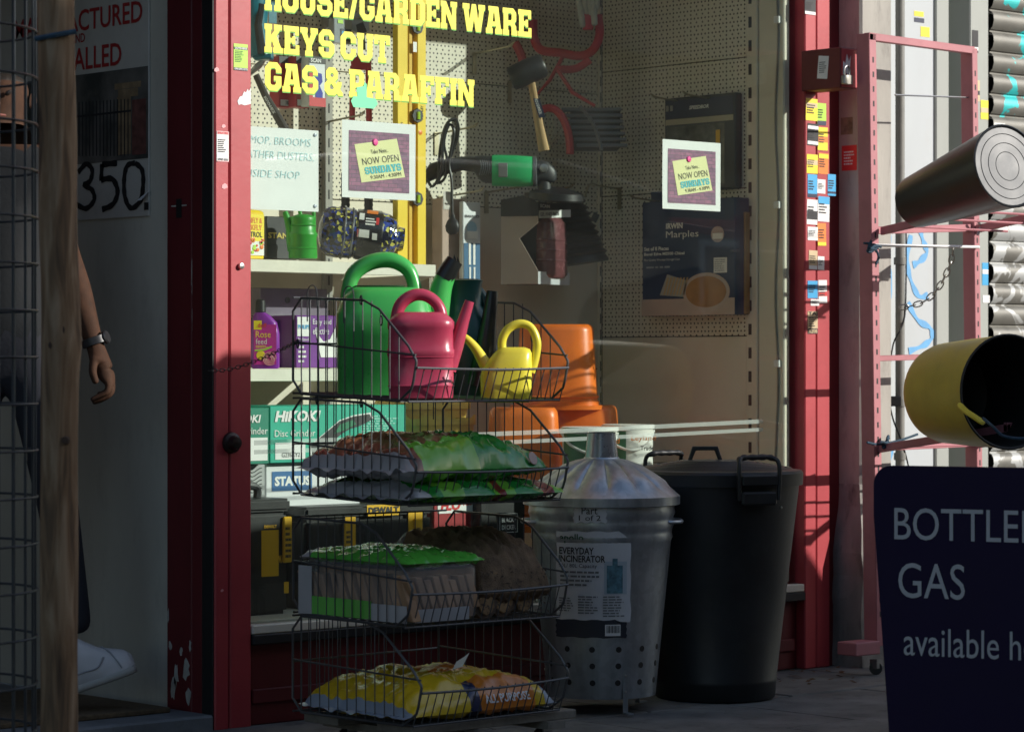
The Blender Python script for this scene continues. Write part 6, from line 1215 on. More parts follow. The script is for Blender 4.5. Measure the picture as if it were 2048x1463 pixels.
sg_ = n.new('ShaderNodeSeparateColor'); l.new(vo.outputs['Color'], sg_.inputs[0]); mrs = n.new('ShaderNodeMapRange'); mrs.inputs[3].default_value = .9; mrs.inputs[4].default_value = 1.06; l.new(sg_.outputs[0], mrs.inputs[0])
m1 = n.new('ShaderNodeMixRGB'); m1.blend_type = 'MULTIPLY'; m1.inputs[0].default_value = 1; l.new(bsd.inputs['Base Color'].links[0].from_socket, m1.inputs[1]); l.new(rps.outputs[0], m1.inputs[2])
m2 = n.new('ShaderNodeMixRGB'); m2.blend_type = 'MULTIPLY'; m2.inputs[0].default_value = 1; l.new(m1.outputs[0], m2.inputs[1]); l.new(mrs.outputs[0], m2.inputs[2]); l.new(m2.outputs[0], bsd.inputs['Base Color'])
mr2 = n.new('ShaderNodeMapRange'); mr2.inputs[3].default_value = .22; mr2.inputs[4].default_value = .5; l.new(nzs.outputs['Fac'], mr2.inputs[0]); l.new(mr2.outputs[0], bsd.inputs['Roughness'])
gc = W(1203, 1400, 8.35); gc = V((gc.x, gc.y, 0)); gs = 8.35 / FPX
t = thing('incinerator_bin', 'galvanised dustbin incinerator with a chimney lid and white label', 'incinerator', tuple(gc))
gb, gt, zb_, zt_ = 108 * gs, 147 * gs, .048, .605
def gr(z): return gb + (gt - gb) * (z - zb_) / (zt_ - zb_)
prof = [(.02, zb_ + .004), (gb - .004, zb_ + .004), (gb, zb_)]
for z in (.10, .2, .3, .4): prof.append((gr(z), z))
for zc in (.50, .535, .57): prof += [(gr(zc - .012), zc - .012), (gr(zc) + .004, zc), (gr(zc + .012), zc + .012)]
prof += [(gr(zt_), zt_)]
MB().lathe(prof, gc, 56).build('body', m_galv, t, smooth=True, ang=40)
rg = []; N = 168
for (r, z, fl) in ((.222, .592, 0), (.226, .594, 0), (.226, .618, 0), (.220, .623, 0), (.196, .640, 0.3), (.185, .648, 1), (.15, .672, 1), (.11, .698, .8), (.075, .716, .3), (.052, .724, 0), (.050, .728, 0)):
    ring = []
    for i in range(N):
        a = 2 * math.pi * i / N; k = abs(math.sin(a * 7)) ** .45
        ring.append(gc + V((math.cos(a) * r, math.sin(a) * r, z + fl * .012 * k)))
    rg.append(ring)
lid = MB().loft(rg, cap0=False).build('lid', m_galv, t, smooth=True, ang=40)
MB().lathe([(.049, .722), (.048, .73), (.040, .797), (.042, .799), (.038, .799), (.034, .74)], gc, 28, cap=False).build('chimney', M('bright_galvanised', (.30, .32, .35), .28, metal=.7, var=.3, scale=14, bump=.1, bscale=40), lid, smooth=True)
MB().lathe([(.036, .75), (.001, .75)], gc, 20).build('chimney_inside', m_black, lid)
A0 = math.atan2(-FW.y, -FW.x)     # angle of the camera-facing line on the bin
def onbin(px, z, d): a = A0 + math.asin(max(-1, min(1, px * gs / gr(z)))); return gc + V((math.cos(a), math.sin(a), 0)) * (gr(z) + d) + EZ * z
for zz, ph in ((.095, 0), (.143, 0), (.19, 0)):
    for k in range(14):
        a = A0 + .26 + k * 2 * math.pi / 14; n_ = V((math.cos(a), math.sin(a), 0)); c = gc + n_ * (gr(zz) + .0003) + EZ * zz
        MB().lathe([(.0085, -.0004), (.0085, .0006), (.0005, .0006)], c, 12, ax=n_).build('vent_hole', m_black, t)
for a in (A0 + .40, A0 + 2.4, A0 - 1.75):
    n_ = V((math.cos(a), math.sin(a), 0)); tn = V((-n_.y, n_.x, 0)); q = gc + n_ * (gr(.08) + .002) - tn * .008
    lg = MB().obox(q + EZ * (.012 - 0), tn * .016, n_ * .003, EZ * .13).build('leg', m_galv, t, bevel=.001); MB().obox(q + EZ * .008, tn * .018, n_ * .035, EZ * .004).build('foot', m_galv, lg)
    for z in (.07, .115): MB().lathe([(.004, 0), (.003, .003)], q + tn * .008 + n_ * .003 + EZ * z, 8, ax=n_).build('rivet', m_screw, lg)
for s_ in (-1, 1):
    c = gc + RT * (s_ * (gr(.55) + .004)) + EZ * .545; hd = MB().tube(smoothpath([c - RT * (s_ * .045) - FW * .075, c - RT * (s_ * .012) - FW * .075, c + RT * (s_ * .015) - FW * .05, c + RT * (s_ * .018), c + RT * (s_ * .015) + FW * .05, c - RT * (s_ * .02) + FW * .07], 4), .006, 8).build('handle', m_galv, t, smooth=True)
# label sheet wrapped round the bin; fn uses pixels from the bin axis
m_lab = M('weathered_label', (.62, .64, .66), .45, var=.07, scale=14, dirt=.2, dirtcol=(.40, .41, .42))
def zpx(y): return CAMZ - (y - CY) / FPX * (8.35 - .19)
def sheet(x0, y0, x1, y1, mt, nm, d, jag=0):
    b = MB(); k = 12; kz2 = 8; vs = []
    for j in range(kz2 + 1):
        for i in range(k + 1):
            xx = x0 + (x1 - x0) * i / k; yy = y1 + (y0 - y1) * j / kz2
            if jag: xx += jag * math.sin(j * 2.3 + i) * (1 if i in (0, k) else .2); yy += jag * math.sin(i * 1.7) * (1 if j in (0, kz2) else 0)
            if jag and i >= k - 1 and j == kz2: yy += 8 * (i - k + 2)
            vs.append(onbin(xx - 1203, zpx(yy), d))
    b.add(vs, [(j * (k + 1) + i, j * (k + 1) + i + 1, (j + 1) * (k + 1) + i + 1, (j + 1) * (k + 1) + i) for j in range(kz2) for i in range(k)]); return b.build(nm, mt, t, smooth=True)
sheet(1112, 1062, 1256, 1244, m_lab, 'label', .0015, 1.5); sheet(1112, 1240, 1248, 1276, M('label_navy', (.03, .035, .05), .4, var=.2), 'label_band', .0022, 1.2); sheet(1146, 1008, 1208, 1044, m_lab, 'part_label', .0058, 2)
def btx(s, x0, yt, x1, yb, mt=m_ink, bold=0.0, d=.003): curved(lambda x, z, dd: onbin(x0 - 1203 + x / gs, zpx(yb) + z, d), s, mt, t, (x1 - x0) * gs, zpx(yt) - zpx(yb), bold)
btx('Part', 1161, 1012, 1191, 1027, d=.007); btx('1 of 2', 1156, 1029, 1197, 1040, d=.007); btx('apollo', 1119, 1067, 1164, 1086, M('label_green', (.02, .10, .04), .5), .01); btx('EVERYDAY', 1118, 1094, 1184, 1108, bold=.02); btx('INCINERATOR', 1117, 1110, 1206, 1124, bold=.02); btx('90L/ 80L Capacity', 1117, 1127, 1190, 1137)
m_gi = M('grey_ink', (.16, .17, .18), .6)
def bars(x0, y0, x1, y1, n, mt):
    b = MB(); rr2 = random.Random(int(x0 + y0))
    for i in range(n):
        ya = y0 + (y1 - y0) * i / n; yb2 = ya + (y1 - y0) / n * .45; x = x0; xe = x0 + (x1 - x0) * rr2.uniform(.65, 1)
        while x < xe:
            xw = min(xe, x + rr2.uniform(4, 14)); b.add([onbin(x - 1203, zpx(yb2), .003), onbin(xw - 1203, zpx(yb2), .003), onbin(xw - 1203, zpx(ya), .003), onbin(x - 1203, zpx(ya), .003)], [(0, 1, 2, 3)]); x = xw + 2
    b.build('small_print', mt, t)
bars(1120, 1142, 1196, 1176, 4, m_gi); bars(1118, 1196, 1146, 1226, 6, m_gi); bars(1154, 1192, 1192, 1230, 7, m_gi); bars(1202, 1192, 1244, 1236, 8, m_gi)
sheet(1204, 1122, 1248, 1188, M('picture_sky', (.42, .50, .55), .5, var=.1), 'picture', .0024); sheet(1209, 1130, 1240, 1186, M('picture_bin', (.10, .22, .27), .5, var=.5, scale=60), 'bin_picture', .003); sheet(1220, 1116, 1230, 1131, MATS['picture_bin'], 'bin_picture', .0031)
sheet(1206, 1249, 1236, 1272, c_wht, 'barcode', .0032)
b = MB()
for i in range(12): x = 1209 + i * 2.1; b.add([onbin(x - 1203, zpx(1266), .004), onbin(x + .7 + (i % 3) * .4 - 1203, zpx(1266), .004), onbin(x + .7 + (i % 3) * .4 - 1203, zpx(1251), .004), onbin(x - 1203, zpx(1251), .004)], [(0, 1, 2, 3)])
b.build('barcode_bars', m_ink, t)
# black plastic bin
m_bin = M('black_bin_plastic', (0.014, 0.016, 0.017), 0.45, var=.25, scale=7, bump=.08, bscale=60, dirt=.25, dirtcol=(.05, .05, .048))
bc_ = W(1430, 1400, 8.68); bc_ = V((bc_.x, bc_.y, 0)); bs_ = 8.68 / FPX
t = thing('plastic_dustbin', 'tall black plastic dustbin with a ridged lid and clip handles', 'dustbin', tuple(bc_))
r0, r1 = 120 * bs_, 168 * bs_
MB().lathe([(.01, .003), (r0 - .006, .002), (r0, .008), (r0 + .003, .05), (r0 + .006, .056), (r0 + .004, .062), (r0 + (r1 - r0) * .5, .34), (r1 - .002, .62), (r1, .655), (r1 - .01, .655)], bc_, 64).build('body', m_bin, t, smooth=True, ang=50)
pl = [(r1 - .004, .636), (r1 + .010, .637), (r1 + .012, .672), (r1 + .006, .680), (r1 - .012, .682)]
for k in range(6): r = r1 - .02 - k * .022; pl += [(r, .684 + k * .0035), (r - .005, .6885 + k * .0035), (r - .012, .6885 + k * .0035), (r - .017, .685 + k * .0035)]
pl += [(.11, .702), (.105, .708), (.03, .711), (.001, .711)]
lid = MB().lathe(pl, bc_, 64).build('lid', m_bin, t, smooth=True, ang=35)
def grip(pts, parent, nm, mt=m_bin, bead=False):
    P = smoothpath(pts, 6); n = len(P); r = [.0065 + (.003 * abs(math.sin(i * .9)) if bead and .25 < i / n < .75 else 0) for i in range(n)]
    return MB().tube(P, r, 10).build(nm, mt, parent, smooth=True, ang=60)
hc = bc_ + EZ * .708
MB().prism([(-.052, 0), (-.038, .042), (.038, .042), (.052, 0), (.040, 0), (.028, .030), (-.028, .030), (-.040, 0)], hc - FW * .012 - RT * .03, RT, EZ, .024).build('lid_handle', m_bin, lid, bevel=.002)
def side(an):
    n_ = V((math.cos(an), math.sin(an), 0)); tn = V((-n_.y, n_.x, 0)); c = bc_ + n_ * (r1 + .008)
    g = grip([c + tn * .065 + EZ * .60 + n_ * .012, c + tn * .066 + EZ * .70 + n_ * .014, c + tn * .05 + EZ * .722 - n_ * .004, c + EZ * .724 - n_ * .006, c - tn * .05 + EZ * .722 - n_ * .004, c - tn * .066 + EZ * .70 + n_ * .014, c - tn * .065 + EZ * .60 + n_ * .012], t, 'clip_handle', m_bin, True)
    MB().obox(c - tn * .058 - n_ * .01 + EZ * .585, tn * .116, n_ * .03, EZ * .04).build('clip_bracket', m_bin, t, bevel=.006); MB().obox(c - tn * .058 + n_ * .002 + EZ * .642, tn * .116, n_ * .02, EZ * .03).build('clip_plate', m_bin, t, bevel=.003)
side(A0 + .42); side(A0 + math.pi + .55)
MB().lathe([(.004, 0), (.003, .003)], bc_ + EZ * .575 + V((math.cos(A0 + .85), math.sin(A0 + .85), 0)) * (r1 - .008), 8, ax=V((math.cos(A0 + .85), math.sin(A0 + .85), 0))).build('rivet', m_screw, t)
# ================================================================== PINK RACK ON THE RIGHT
m_pk = M('faded_pink_paint', (0.46, 0.17, 0.19), 0.55, var=.12, scale=7, bump=.05, bscale=60, dirt=.35, dirtcol=(.30, .09, .10))
YRK = -0.25
rk = thing('display_rack', 'faded pink slotted steel rack standing against the right hand wall', 'rack', tuple(PZ(1745, 1345, 0)))
def upright(xt, yt, xb, yb, wd, dp_, Y=YRK):
    a = PY(xb, yb, Y); c = PY(xt, yt, Y); up_ = c - a
    MB().obox(a, EX * wd, EY * dp_, up_).build('upright', m_pk, rk, bevel=.002)
    b = MB(); n = int(up_.length / .046)
    for i in range(2, n - 1):
        q = a + up_ * (i / n) + EX * (wd * .42); b.obox(q - EY * .0006, EX * (wd * .20), EY * .002, up_.normalized() * .018)
    o = b.build('slot_row', m_black, rk); o['kind'] = 'stuff'
    return a, c
uL = upright(1738, 66, 1754, 1292, .036, .055); uR = upright(1944, 96, 1957, 1180, .03, .05)
def bar(p, q, th, nm='cross_bar', mt=m_pk):
    d_ = (V(q) - V(p)); MB().obox(V(p), d_, EY * th, EZ * th).build(nm, mt, rk, bevel=.0015)
bar(PY(1739, 80, YRK), PY(1950, 108, YRK) , .024); bar(PY(1756, 468, YRK + .01), PY(1965, 462, YRK + .01), .024); bar(PY(1757, 722, YRK + .01), PY(1955, 716, YRK + .01), .018); bar(PY(1752, 902, YRK + .01), PY(1965, 892, YRK + .01), .024)
MB().tube([PY(1790, 190, YRK + .02), PY(1955, 196, YRK + .02)], .003, 6).build('thin_rod', m_steel, rk); MB().tube([PY(1740, 490, YRK - .01), PY(1958, 494, YRK - .01)], .005, 8).build('white_rod', m_white, rk, smooth=True)
MB().tube([PY(1955, 440, YRK - .02), PY(1962, 452, YRK - .02), PY(1955, 470, YRK - .02)], .005, 8).build('snap_hook', m_steel, rk, smooth=True)
def tray(xl, yl, xr, yr, ln, rise):
    for (x, y) in ((xl, yl), (xr, yr)):
        a = PY(x, y, YRK); MB().obox(a, V((0, -ln, rise)), EX * .016, EZ * .026).build('arm', m_pk, rk, bevel=.002)
    a = PY(xl, yl, YRK) + V((0, -ln, rise)); c = PY(xr, yr, YRK) + V((.016, -ln, rise)); MB().obox(a, V((c.x - a.x, 0, 0)), EY * .016, EZ * .03).build('front_rail', m_pk, rk, bevel=.002)
    for k in range(1, 4): q = PY(xl, yl, YRK) + V((.02, -ln * k / 4, rise * k / 4 + .004)); MB().tube([q, V((c.x - .01, q.y, q.z))], .004, 6).build('tray_wire', m_pk, rk, smooth=True)
tray(1760, 470, 1950, 466, .52, .075); tray(1756, 905, 1952, 896, .52, .075)
MB().obox(PY(1712, 1312, YRK - .03), EX * .12, EY * .08, EZ * .042).build('foot_bar', m_pk, rk, bevel=.003)
c = PY(1752, 1338, YRK - .01); c.z = .021; wl = MB().lathe([(.006, -.011), (.021, -.010), (.021, .010), (.006, .011)], c, 16, ax=V((.8, .6, 0))).build('castor', m_blk, rk, smooth=True); MB().obox(c + V((-.014, -.016, 0)), EX * .028, EY * .03, EZ * .028).build('castor_fork', m_steel, wl)
# black tapered bucket lying on the upper arms
m_bb = M('black_bucket', (.016, .018, .020), .36, var=.2, bump=.05, bscale=60); a = W(2016, 332, 8.66); c = W(1832, 404, 9.04); ax_ = (a - c).normalized(); Lb = (a - c).length
t = thing('flower_bucket', 'black tapered bucket lying on the upper arms with its ringed base outward', 'bucket', tuple(c))
MB().lathe([(.0005, 0), (.076, 0), (.080, -.002), (.082, .006), (.127, Lb - .006), (.129, Lb), (.125, Lb + .002), (.119, Lb - .004)], c, 40, ax=ax_, cap=False).build('body', m_bb, t, smooth=True, ang=40)
pr = [(.1195, Lb - .003)]
for r in (.100, .072, .044): MB().tube(arc(c + ax_ * (Lb - .0024), ax_.orthogonal().normalized(), ax_.cross(ax_.orthogonal().normalized()), r, r, 0, 6.1, 40), .0011, 5, closed=True).build('base_ring', m_bb, t, smooth=True)
MB().lathe(pr + [(.0005, Lb - .002)], c, 40, ax=ax_).build('base', M('lit_bucket_base', (.085, .092, .10), .5, var=.2, scale=14, dirt=.4, dirtcol=(.16, .17, .18)), t)  # disc coloured lighter than the bucket to imitate sun on it
# yellow trug on the lower arms
m_tr = M('trug_yellow', (.44, .36, .05), .5, var=.12, scale=12, bump=.15, bscale=160); m_tri = M('trug_inside', (.012, .013, .012), .6)
b0 = W(1884, 786, 9.10); nx_ = (RT * .42 - FW * .905 + EZ * .02).normalized(); Lt = .36
t = thing('flexible_trug', 'yellow flexible trug lying on the lower arms showing its black inside', 'trug', tuple(b0))
MB().lathe([(.001, 0), (.13, 0), (.150, .012), (.157, .04), (.166, .2), (.172, Lt), (.174, Lt)], b0, 48, ax=nx_, cap=False).build('body', m_tr, t, smooth=True, ang=50)
MB().lathe([(.174, Lt), (.176, Lt + .004), (.172, Lt + .007), (.167, Lt + .003)], b0, 48, ax=nx_, cap=False).build('rim', m_tri, t, smooth=True, ang=60); MB().lathe([(.167, Lt + .003), (.158, .2), (.148, .03), (.11, .012), (.001, .012)], b0, 48, ax=nx_, cap=False).build('lining', m_tri, t, smooth=True, ang=60)
q = [W(1918, 808, 8.66), W(1932, 822, 8.63), W(1950, 834, 8.60), W(1968, 846, 8.58)]; MB().tube(smoothpath(q, 4), [.006] + [.009] * 11 + [.006], 8).build('handle', M('trug_handle', (.70, .60, .06), .4), t, smooth=True)
# ropes and chains
m_rope = M('blue_rope', (.02, .055, .09), .8, var=.3, scale=60, bump=.5)
def knot(name, label, x, y, Y, seed, tails=()):
    rr = random.Random(seed); b = MB(); P = [PY(x + rr.uniform(-13, 13), y + rr.uniform(-12, 12), Y - .045 - rr.uniform(0, .02)) for i in range(9)]
    b.tube(smoothpath(P, 5), .0045, 7)
    for tl in tails: b.tube(smoothpath([PY(u, v, Y - .05) for u, v in tl], 5), .004, 7)
    tag(b.build(name, m_rope, smooth=True), label, 'rope')
knot('rope_knot', 'dark blue rope knotted round the pink upright below the black bucket', 1748, 492, YRK + .03, 3, ([(1728, 486), (1745, 488), (1762, 494)], [(1748, 492), (1757, 512), (1752, 528)]))
knot('rope_knot', 'blue rope knotted round the pink upright beside the yellow trug', 1775, 884, YRK + .03, 5, ([(1734, 884), (1760, 888), (1800, 880), (1835, 868)],))
tag(MB().tube(smoothpath([W(1966, 836, 8.55), W(1985, 852, 8.5), W(2004, 870, 8.5), W(2030, 876, 8.5), W(2060, 876, 8.5)], 5), .0045, 8).build('rope', m_rope, smooth=True), 'blue rope tying the yellow trug handle to the rack arm', 'rope')
def chain(name, label, pts, ln, r, mt):
    P = smoothpath(pts, 12); t = thing(name, label, 'chain', tuple(P[0])); d_ = 0; out = [P[0]]
    for i in range(1, len(P)):
        sg = (P[i] - P[i - 1]).length
        while d_ + sg >= ln * .74 * len(out): 
            k = (ln * .74 * len(out) - d_) / sg; out.append(P[i - 1].lerp(P[i], k))
        d_ += sg
    for i in range(len(out) - 1):
        a, c = out[i], out[i + 1]; m_ = (a + c) / 2; u = (c - a).normalized(); w_ = u.cross(FW).normalized() if i % 2 else u.cross(u.cross(FW)).normalized()
        ring = [m_ + u * (ln / 2 * math.copysign(abs(math.cos(x)) ** .7, math.cos(x))) + w_ * (ln * .27 * math.sin(x)) for x in [2 * math.pi * j / 12 for j in range(12)]]
        MB().tube(ring, r, 5, closed=True).build('link', mt, t, smooth=True)
    return t
m_chn = M('chain_steel', (.30, .29, .26), .35, metal=.85, var=.2)
chain('chain', 'steel chain hanging in a curve from the rack across the downpipe', [PY(1906, 496, -.22), PY(1900, 530, -.2), PY(1875, 578, -.15), PY(1842, 606, -.1), PY(1788, 617, -.05)], .034, .0024, m_chn)
chain('chain', 'thin dark chain from the left red post to the top wire basket', [PY(418, 741, -.01), PY(460, 738, -.08), PY(510, 722, -.16), PY(560, 700, -.26), PY(600, 680, -.38)], .018, .0013, M('dark_chain', (.10, .10, .10), .4, metal=.8))
# red switch box on the post with a padlock
X0 = PY(1681, 140, -.17).x; p, w, h = quadX(1612, 96, 1681, 182, X0); zb_x = p.z
t = thing('shutter_switch_box', 'dark red metal switch box with a padlock beside the right post', 'switch box', (X0 + .04, -.08, zb_x))
x1_ = PY(1716, 140, -.17).x; zt_x = PX(1681, 94, X0).z
MB().bx(X0, x1_, -.17, .0, zb_x, zt_x).build('box', m_redworn_shade, t, bevel=.003)  # darker red than the cover, imitating the shaded left face
MB().bx(X0 + .004, x1_ - .004, -.174, -.1702, zb_x + .004, zt_x - .004).build('cover', m_red, t, bevel=.001)
p, w, h = quadX(1634, 112, 1658, 160, X0); MB().prism([(0, .06), (.85, 0), (1, .94), (.15, 1)], p - EX * .0006, -EY * w, EZ * h, .0006).build('sticker', c_wht, t); lines(t, m_gi, p - EY * (w * .2) + EZ * (h * .25), -EY, EZ, w * .6, h * .5, 6, .0016)
pc = PY(1694, 160, -.19); MB().loft([rring(pc + EZ * z, EX, EY, a, .012, 20, 3) for z, a in ((-.014, .018), (-.012, .022), (.010, .022), (.014, .019))]).build('padlock', M('padlock_grey', (.35, .34, .30), .4, metal=.6), t, smooth=True); MB().tube(smoothpath([pc + V((-.012, 0, .012)), pc + V((-.012, 0, .035)), pc + V((0, 0, .045)), pc + V((.012, 0, .035)), pc + V((.012, 0, .012))], 4), .0035, 8).build('shackle', m_steel, t, smooth=True)
p, w, h = quadY(1684, 105, 1704, 148, -.175); MB().prism([(.1, 0), (.4, .1), (.6, -.05), (.8, .3), (.9, .9), (.7, .6), (.5, .95), (.35, .5), (.15, .6)], p, EX * w, EZ * h, .0008).build('torn_label', c_wht, t)
# ================================================================== A-BOARD
e_ = (RT * math.cos(R(27)) - FW * math.sin(R(27))); nb = V((e_.y, -e_.x, 0)); nb = nb if nb.dot(FW) < 0 else -nb
B0 = W(1747, 1000, 7.0)
def BP(x, y, off=0.0): r = ray(x, y); k = ((B0 + nb * off) - CAM).dot(nb) / r.dot(nb); return CAM + r * k
m_ab = M('aboard_purple', (.010, .005, .030), .55, spec=.15, var=.08, scale=6, bump=.03, dirt=.12, dirtcol=(.02, .017, .045)); m_at = M('aboard_white', (.36, .38, .40), .5, var=.04)
bl = BP(1747, 930); o0 = V((bl.x, bl.y, 0))
t = thing('pavement_sign', 'dark purple pavement sign lettered BOTTLED GAS available here', 'sign', tuple(o0 + e_ * .3))
zt_ = bl.z
def sil(dx): 
    r = .045; top = [(r * (1 - math.cos(a)) , zt_ - r * (1 - math.sin(a))) for a in [math.pi / 2 * i / 8 for i in range(9)]]
    return [(.045, .03)] + [(x, z) for x, z in [(0.0 + .0, zt_ - .12)]] + top + [(.62 - x, z) for x, z in top[::-1]] + [(.62, zt_ - .12), (.60, .03)]
MB().prism(sil(0), o0, e_, EZ, .022).build('front_panel', m_ab, t, bevel=.004)
MB().prism([(x, z) for x, z in [(.06, .0), (.03, zt_ - .1), (.59, zt_ - .1), (.56, .0)]], o0 - nb * .30, e_, EZ, .02).build('rear_panel', m_ab, t)
MB().obox(o0 + e_ * .05 - nb * .32 + EZ * .0, e_ * .52, nb * .36, EZ * .03).build('base', m_blk, t, bevel=.006)
def bt(s, x0, yt, yb, x1, ratio=1.0):
    p = BP(x0, yb, .0); w = (BP(x1, yb) - p).dot(e_) * ratio; h = (BP(x0, yt) - p).z; text(s, t, m_at, p, e_, EZ, h, w, d=.0015, res=4)
bt('BOTTLED', 1789, 1014, 1078, 2046, 1.17); bt('GAS', 1797, 1124, 1194, 1930); bt('available here', 1808, 1253, 1309, 2050, 1.30)
# ================================================================== STAKE AND MESH GUARD
m_stk = bpy.data.materials.new('weathered_stake'); m_stk.use_nodes = True; n = m_stk.node_tree.nodes; l = m_stk.node_tree.links; bs = n['Principled BSDF']; bs.inputs['Roughness'].default_value = .85
tcn = n.new('ShaderNodeTexCoord'); mp = n.new('ShaderNodeMapping'); mp.inputs['Scale'].default_value = (14, 14, 1.6); l.new(tcn.outputs['Object'], mp.inputs[0]); nz = n.new('ShaderNodeTexNoise'); nz.inputs['Scale'].default_value = 2.2; nz.inputs['Detail'].default_value = 9; nz.inputs['Distortion'].default_value = 1.2; l.new(mp.outputs[0], nz.inputs[0])
rp_ = n.new('ShaderNodeValToRGB'); e = rp_.color_ramp.elements; e[0].position = .3; e[0].color = (.045, .028, .016, 1); e[1].position = .72; e[1].color = (.30, .22, .14, 1); x_ = e.new(.5); x_.color = (.17, .105, .055, 1); l.new(nz.outputs['Fac'], rp_.inputs[0]); l.new(rp_.outputs[0], bs.inputs['Base Color']); bpn = n.new('ShaderNodeBump'); bpn.inputs['Strength'].default_value = .5; bpn.inputs['Distance'].default_value = .01; l.new(nz.outputs['Fac'], bpn.inputs['Height']); l.new(bpn.outputs[0], bs.inputs['Normal'])
DS = 6.2; base = W(120, 1463, DS); base.z = 0
t = thing('timber_stake', 'round weathered timber stake in the foreground at the left edge', 'stake', tuple(base))
P = [W(x, y, DS) for x, y in ((112, -160), (112, 0), (113, 150), (115, 300), (116, 450), (120, 560), (123, 680), (120, 760), (119, 900), (118, 1100), (117, 1300), (118, 1463), (118, 1600))] + [V((base.x, base.y, 0))]
r = [k * DS / FPX for k in (37, 38, 37, 38, 38, 38, 41, 38, 37, 38, 37, 38, 38, 38)]
b = MB(); PP = smoothpath(P, 6); RR = lerpr(r, 6); b.tube(PP, RR, 20)
from mathutils import noise as _ns
for i, v in enumerate(b.v): b.v[i] = v + V((1, .6, 0)) * (.006 * _ns.noise(V((v.x * 14, v.y * 14, v.z * 3))))
b.build('pole', m_stk, t, smooth=True, ang=70)
for (x, y, rr2) in ((118, 660, .016), (104, 690, .010), (130, 880, .010)): MB().lathe([(rr2, -.008), (rr2 * .8, .003), (.001, .004)], W(x, y, DS - .038), 12, ax=-FW).build('knot', M('dark_knot', (.05, .03, .02), .9, var=.4), t, smooth=True)
MB().tube([W(70, 78, DS - .03), W(112, 70, DS - .046), W(152, 63, DS - .03)], .006, 6).build('strap', m_rope, t, smooth=True)
m_gw = M('guard_wire', (.05, .06, .07), .45, metal=.5, var=.2); RG = .25; gcx = W(-158, 731, 6.3); gcx.z = 0
t = thing('mesh_guard', 'dark welded wire mesh guard at the left edge of the photo', 'mesh guard', tuple(gcx))
b = MB()
for i in range(19):
    z = CAMZ + (CY - 40) / FPX * 6.1 + (3 - i) * .1012; 
    if z > .02: b.tube(arc(gcx + EZ * z, EX, EY, RG, RG, 0, 2 * math.pi * 35 / 36, 35), .003, 6, closed=True)
b.build('ring_wires', m_gw, t, smooth=True); b = MB()
for i in range(30): a = 2 * math.pi * i / 30 + .05; q = gcx + V((math.cos(a), math.sin(a), 0)) * (RG - .005); b.tube([q + EZ * .02, q + EZ * 2.25], .003, 6)
b.build('upright_wires', m_gw, t, smooth=True)
# ================================================================== GATE SIGN ON THE DOORWAY WALL
XS = XL0 + .0115; p, w, h = quadX(60, -60, 301, 432, XS); hsz = PX(301, -60, XS).z; p0 = PX(301, 432, XS); p0.z
yl = 1.3; sg = thing('gate_sign', 'white sign with red lettering, a gate photo and a painted number in the doorway', 'sign', (XS, p0.y, p0.z))
m_sgn = M('sign_white', (.58, .57, .52), .5, var=.07, scale=7, dirt=.2, dirtcol=(.38, .37, .33))
zlow = p0.z; MB().bx(XS - .006, XS - .0005, p0.y, p0.y + 1.0, zlow, 2.3).build('board', m_sgn, sg, bevel=.0015)
XT = XS - .007; m_sr = M('sign_red', (.40, .03, .03), .5, var=.06)
def stx(s, x0, yt, yb, x1, full, bold=0.012, mt=m_sr):
    p = PX(x1, yb, XT); w_ = (PX(x0, yb, XT).y - p.y) * full; hh = PX(x1, yt, XT).z - p.z; q = V((p.x, p.y + w_, p.z)); text(s, sg, mt, q, -EY, EZ, hh, w_, bold=bold, d=.0008, res=3)
stx('MANUFACTURED', 150, 0, 44, 285, 1.95); stx('AND', 142, 66, 84, 170, 1.0); stx('INSTALLED', 150, 84, 130, 243, 1.75)
m_ph = bpy.data.materials.new('gate_photo'); m_ph.use_nodes = True; n = m_ph.node_tree.nodes; l = m_ph.node_tree.links; tcn = n.new('ShaderNodeTexCoord'); nz = n.new('ShaderNodeTexNoise'); nz.inputs['Scale'].default_value = 9; nz.inputs['Detail'].default_value = 7; l.new(tcn.outputs['Object'], nz.inputs[0]); rp_ = n.new('ShaderNodeValToRGB'); e = rp_.color_ramp.elements; e[0].position = .35; e[0].color = (.05, .055, .05, 1); e[1].position = .7; e[1].color = (.20, .19, .17, 1); l.new(nz.outputs['Fac'], rp_.inputs[0]); l.new(rp_.outputs[0], n['Principled BSDF'].inputs['Base Color'])
pp = PX(296, 316, XT); hh = PX(296, 132, XT).z - pp.z; MB().bx(XT - .0008, XT, pp.y, pp.y + .9, pp.z, pp.z + hh).build('photo', m_ph, sg)
def pr_(x0, y0, x1, y1, mt, nm, d=.0012): p, w, h = quadX(x0, y0, x1, y1, XT - d); b = MB(); rect(b, p, -EY, EZ, w, h, 0); b.build(nm, mt, sg)
m_pil = M('photo_buff', (.26, .19, .11), .6, var=.3, scale=30); pr_(234, 195, 262, 310, m_pil, 'pillar_print'); pr_(229, 168, 282, 180, m_pil, 'pillar_print', .0014); pr_(236, 180, 276, 196, m_pil, 'pillar_print', .0014); pr_(264, 200, 292, 310, M('photo_brick', (.15, .06, .05), .6, var=.4, scale=40), 'brick_print', .0013)
for k in range(16): pr_(150 + k * 7, 205 - k * .5, 152 + k * 7, 312, m_dk, 'railing_print', .0018)
pr_(150, 232, 262, 236, m_dk, 'railing_print', .0019)
m_brush = M('painted_number', (.012, .012, .014), .55, var=.2)
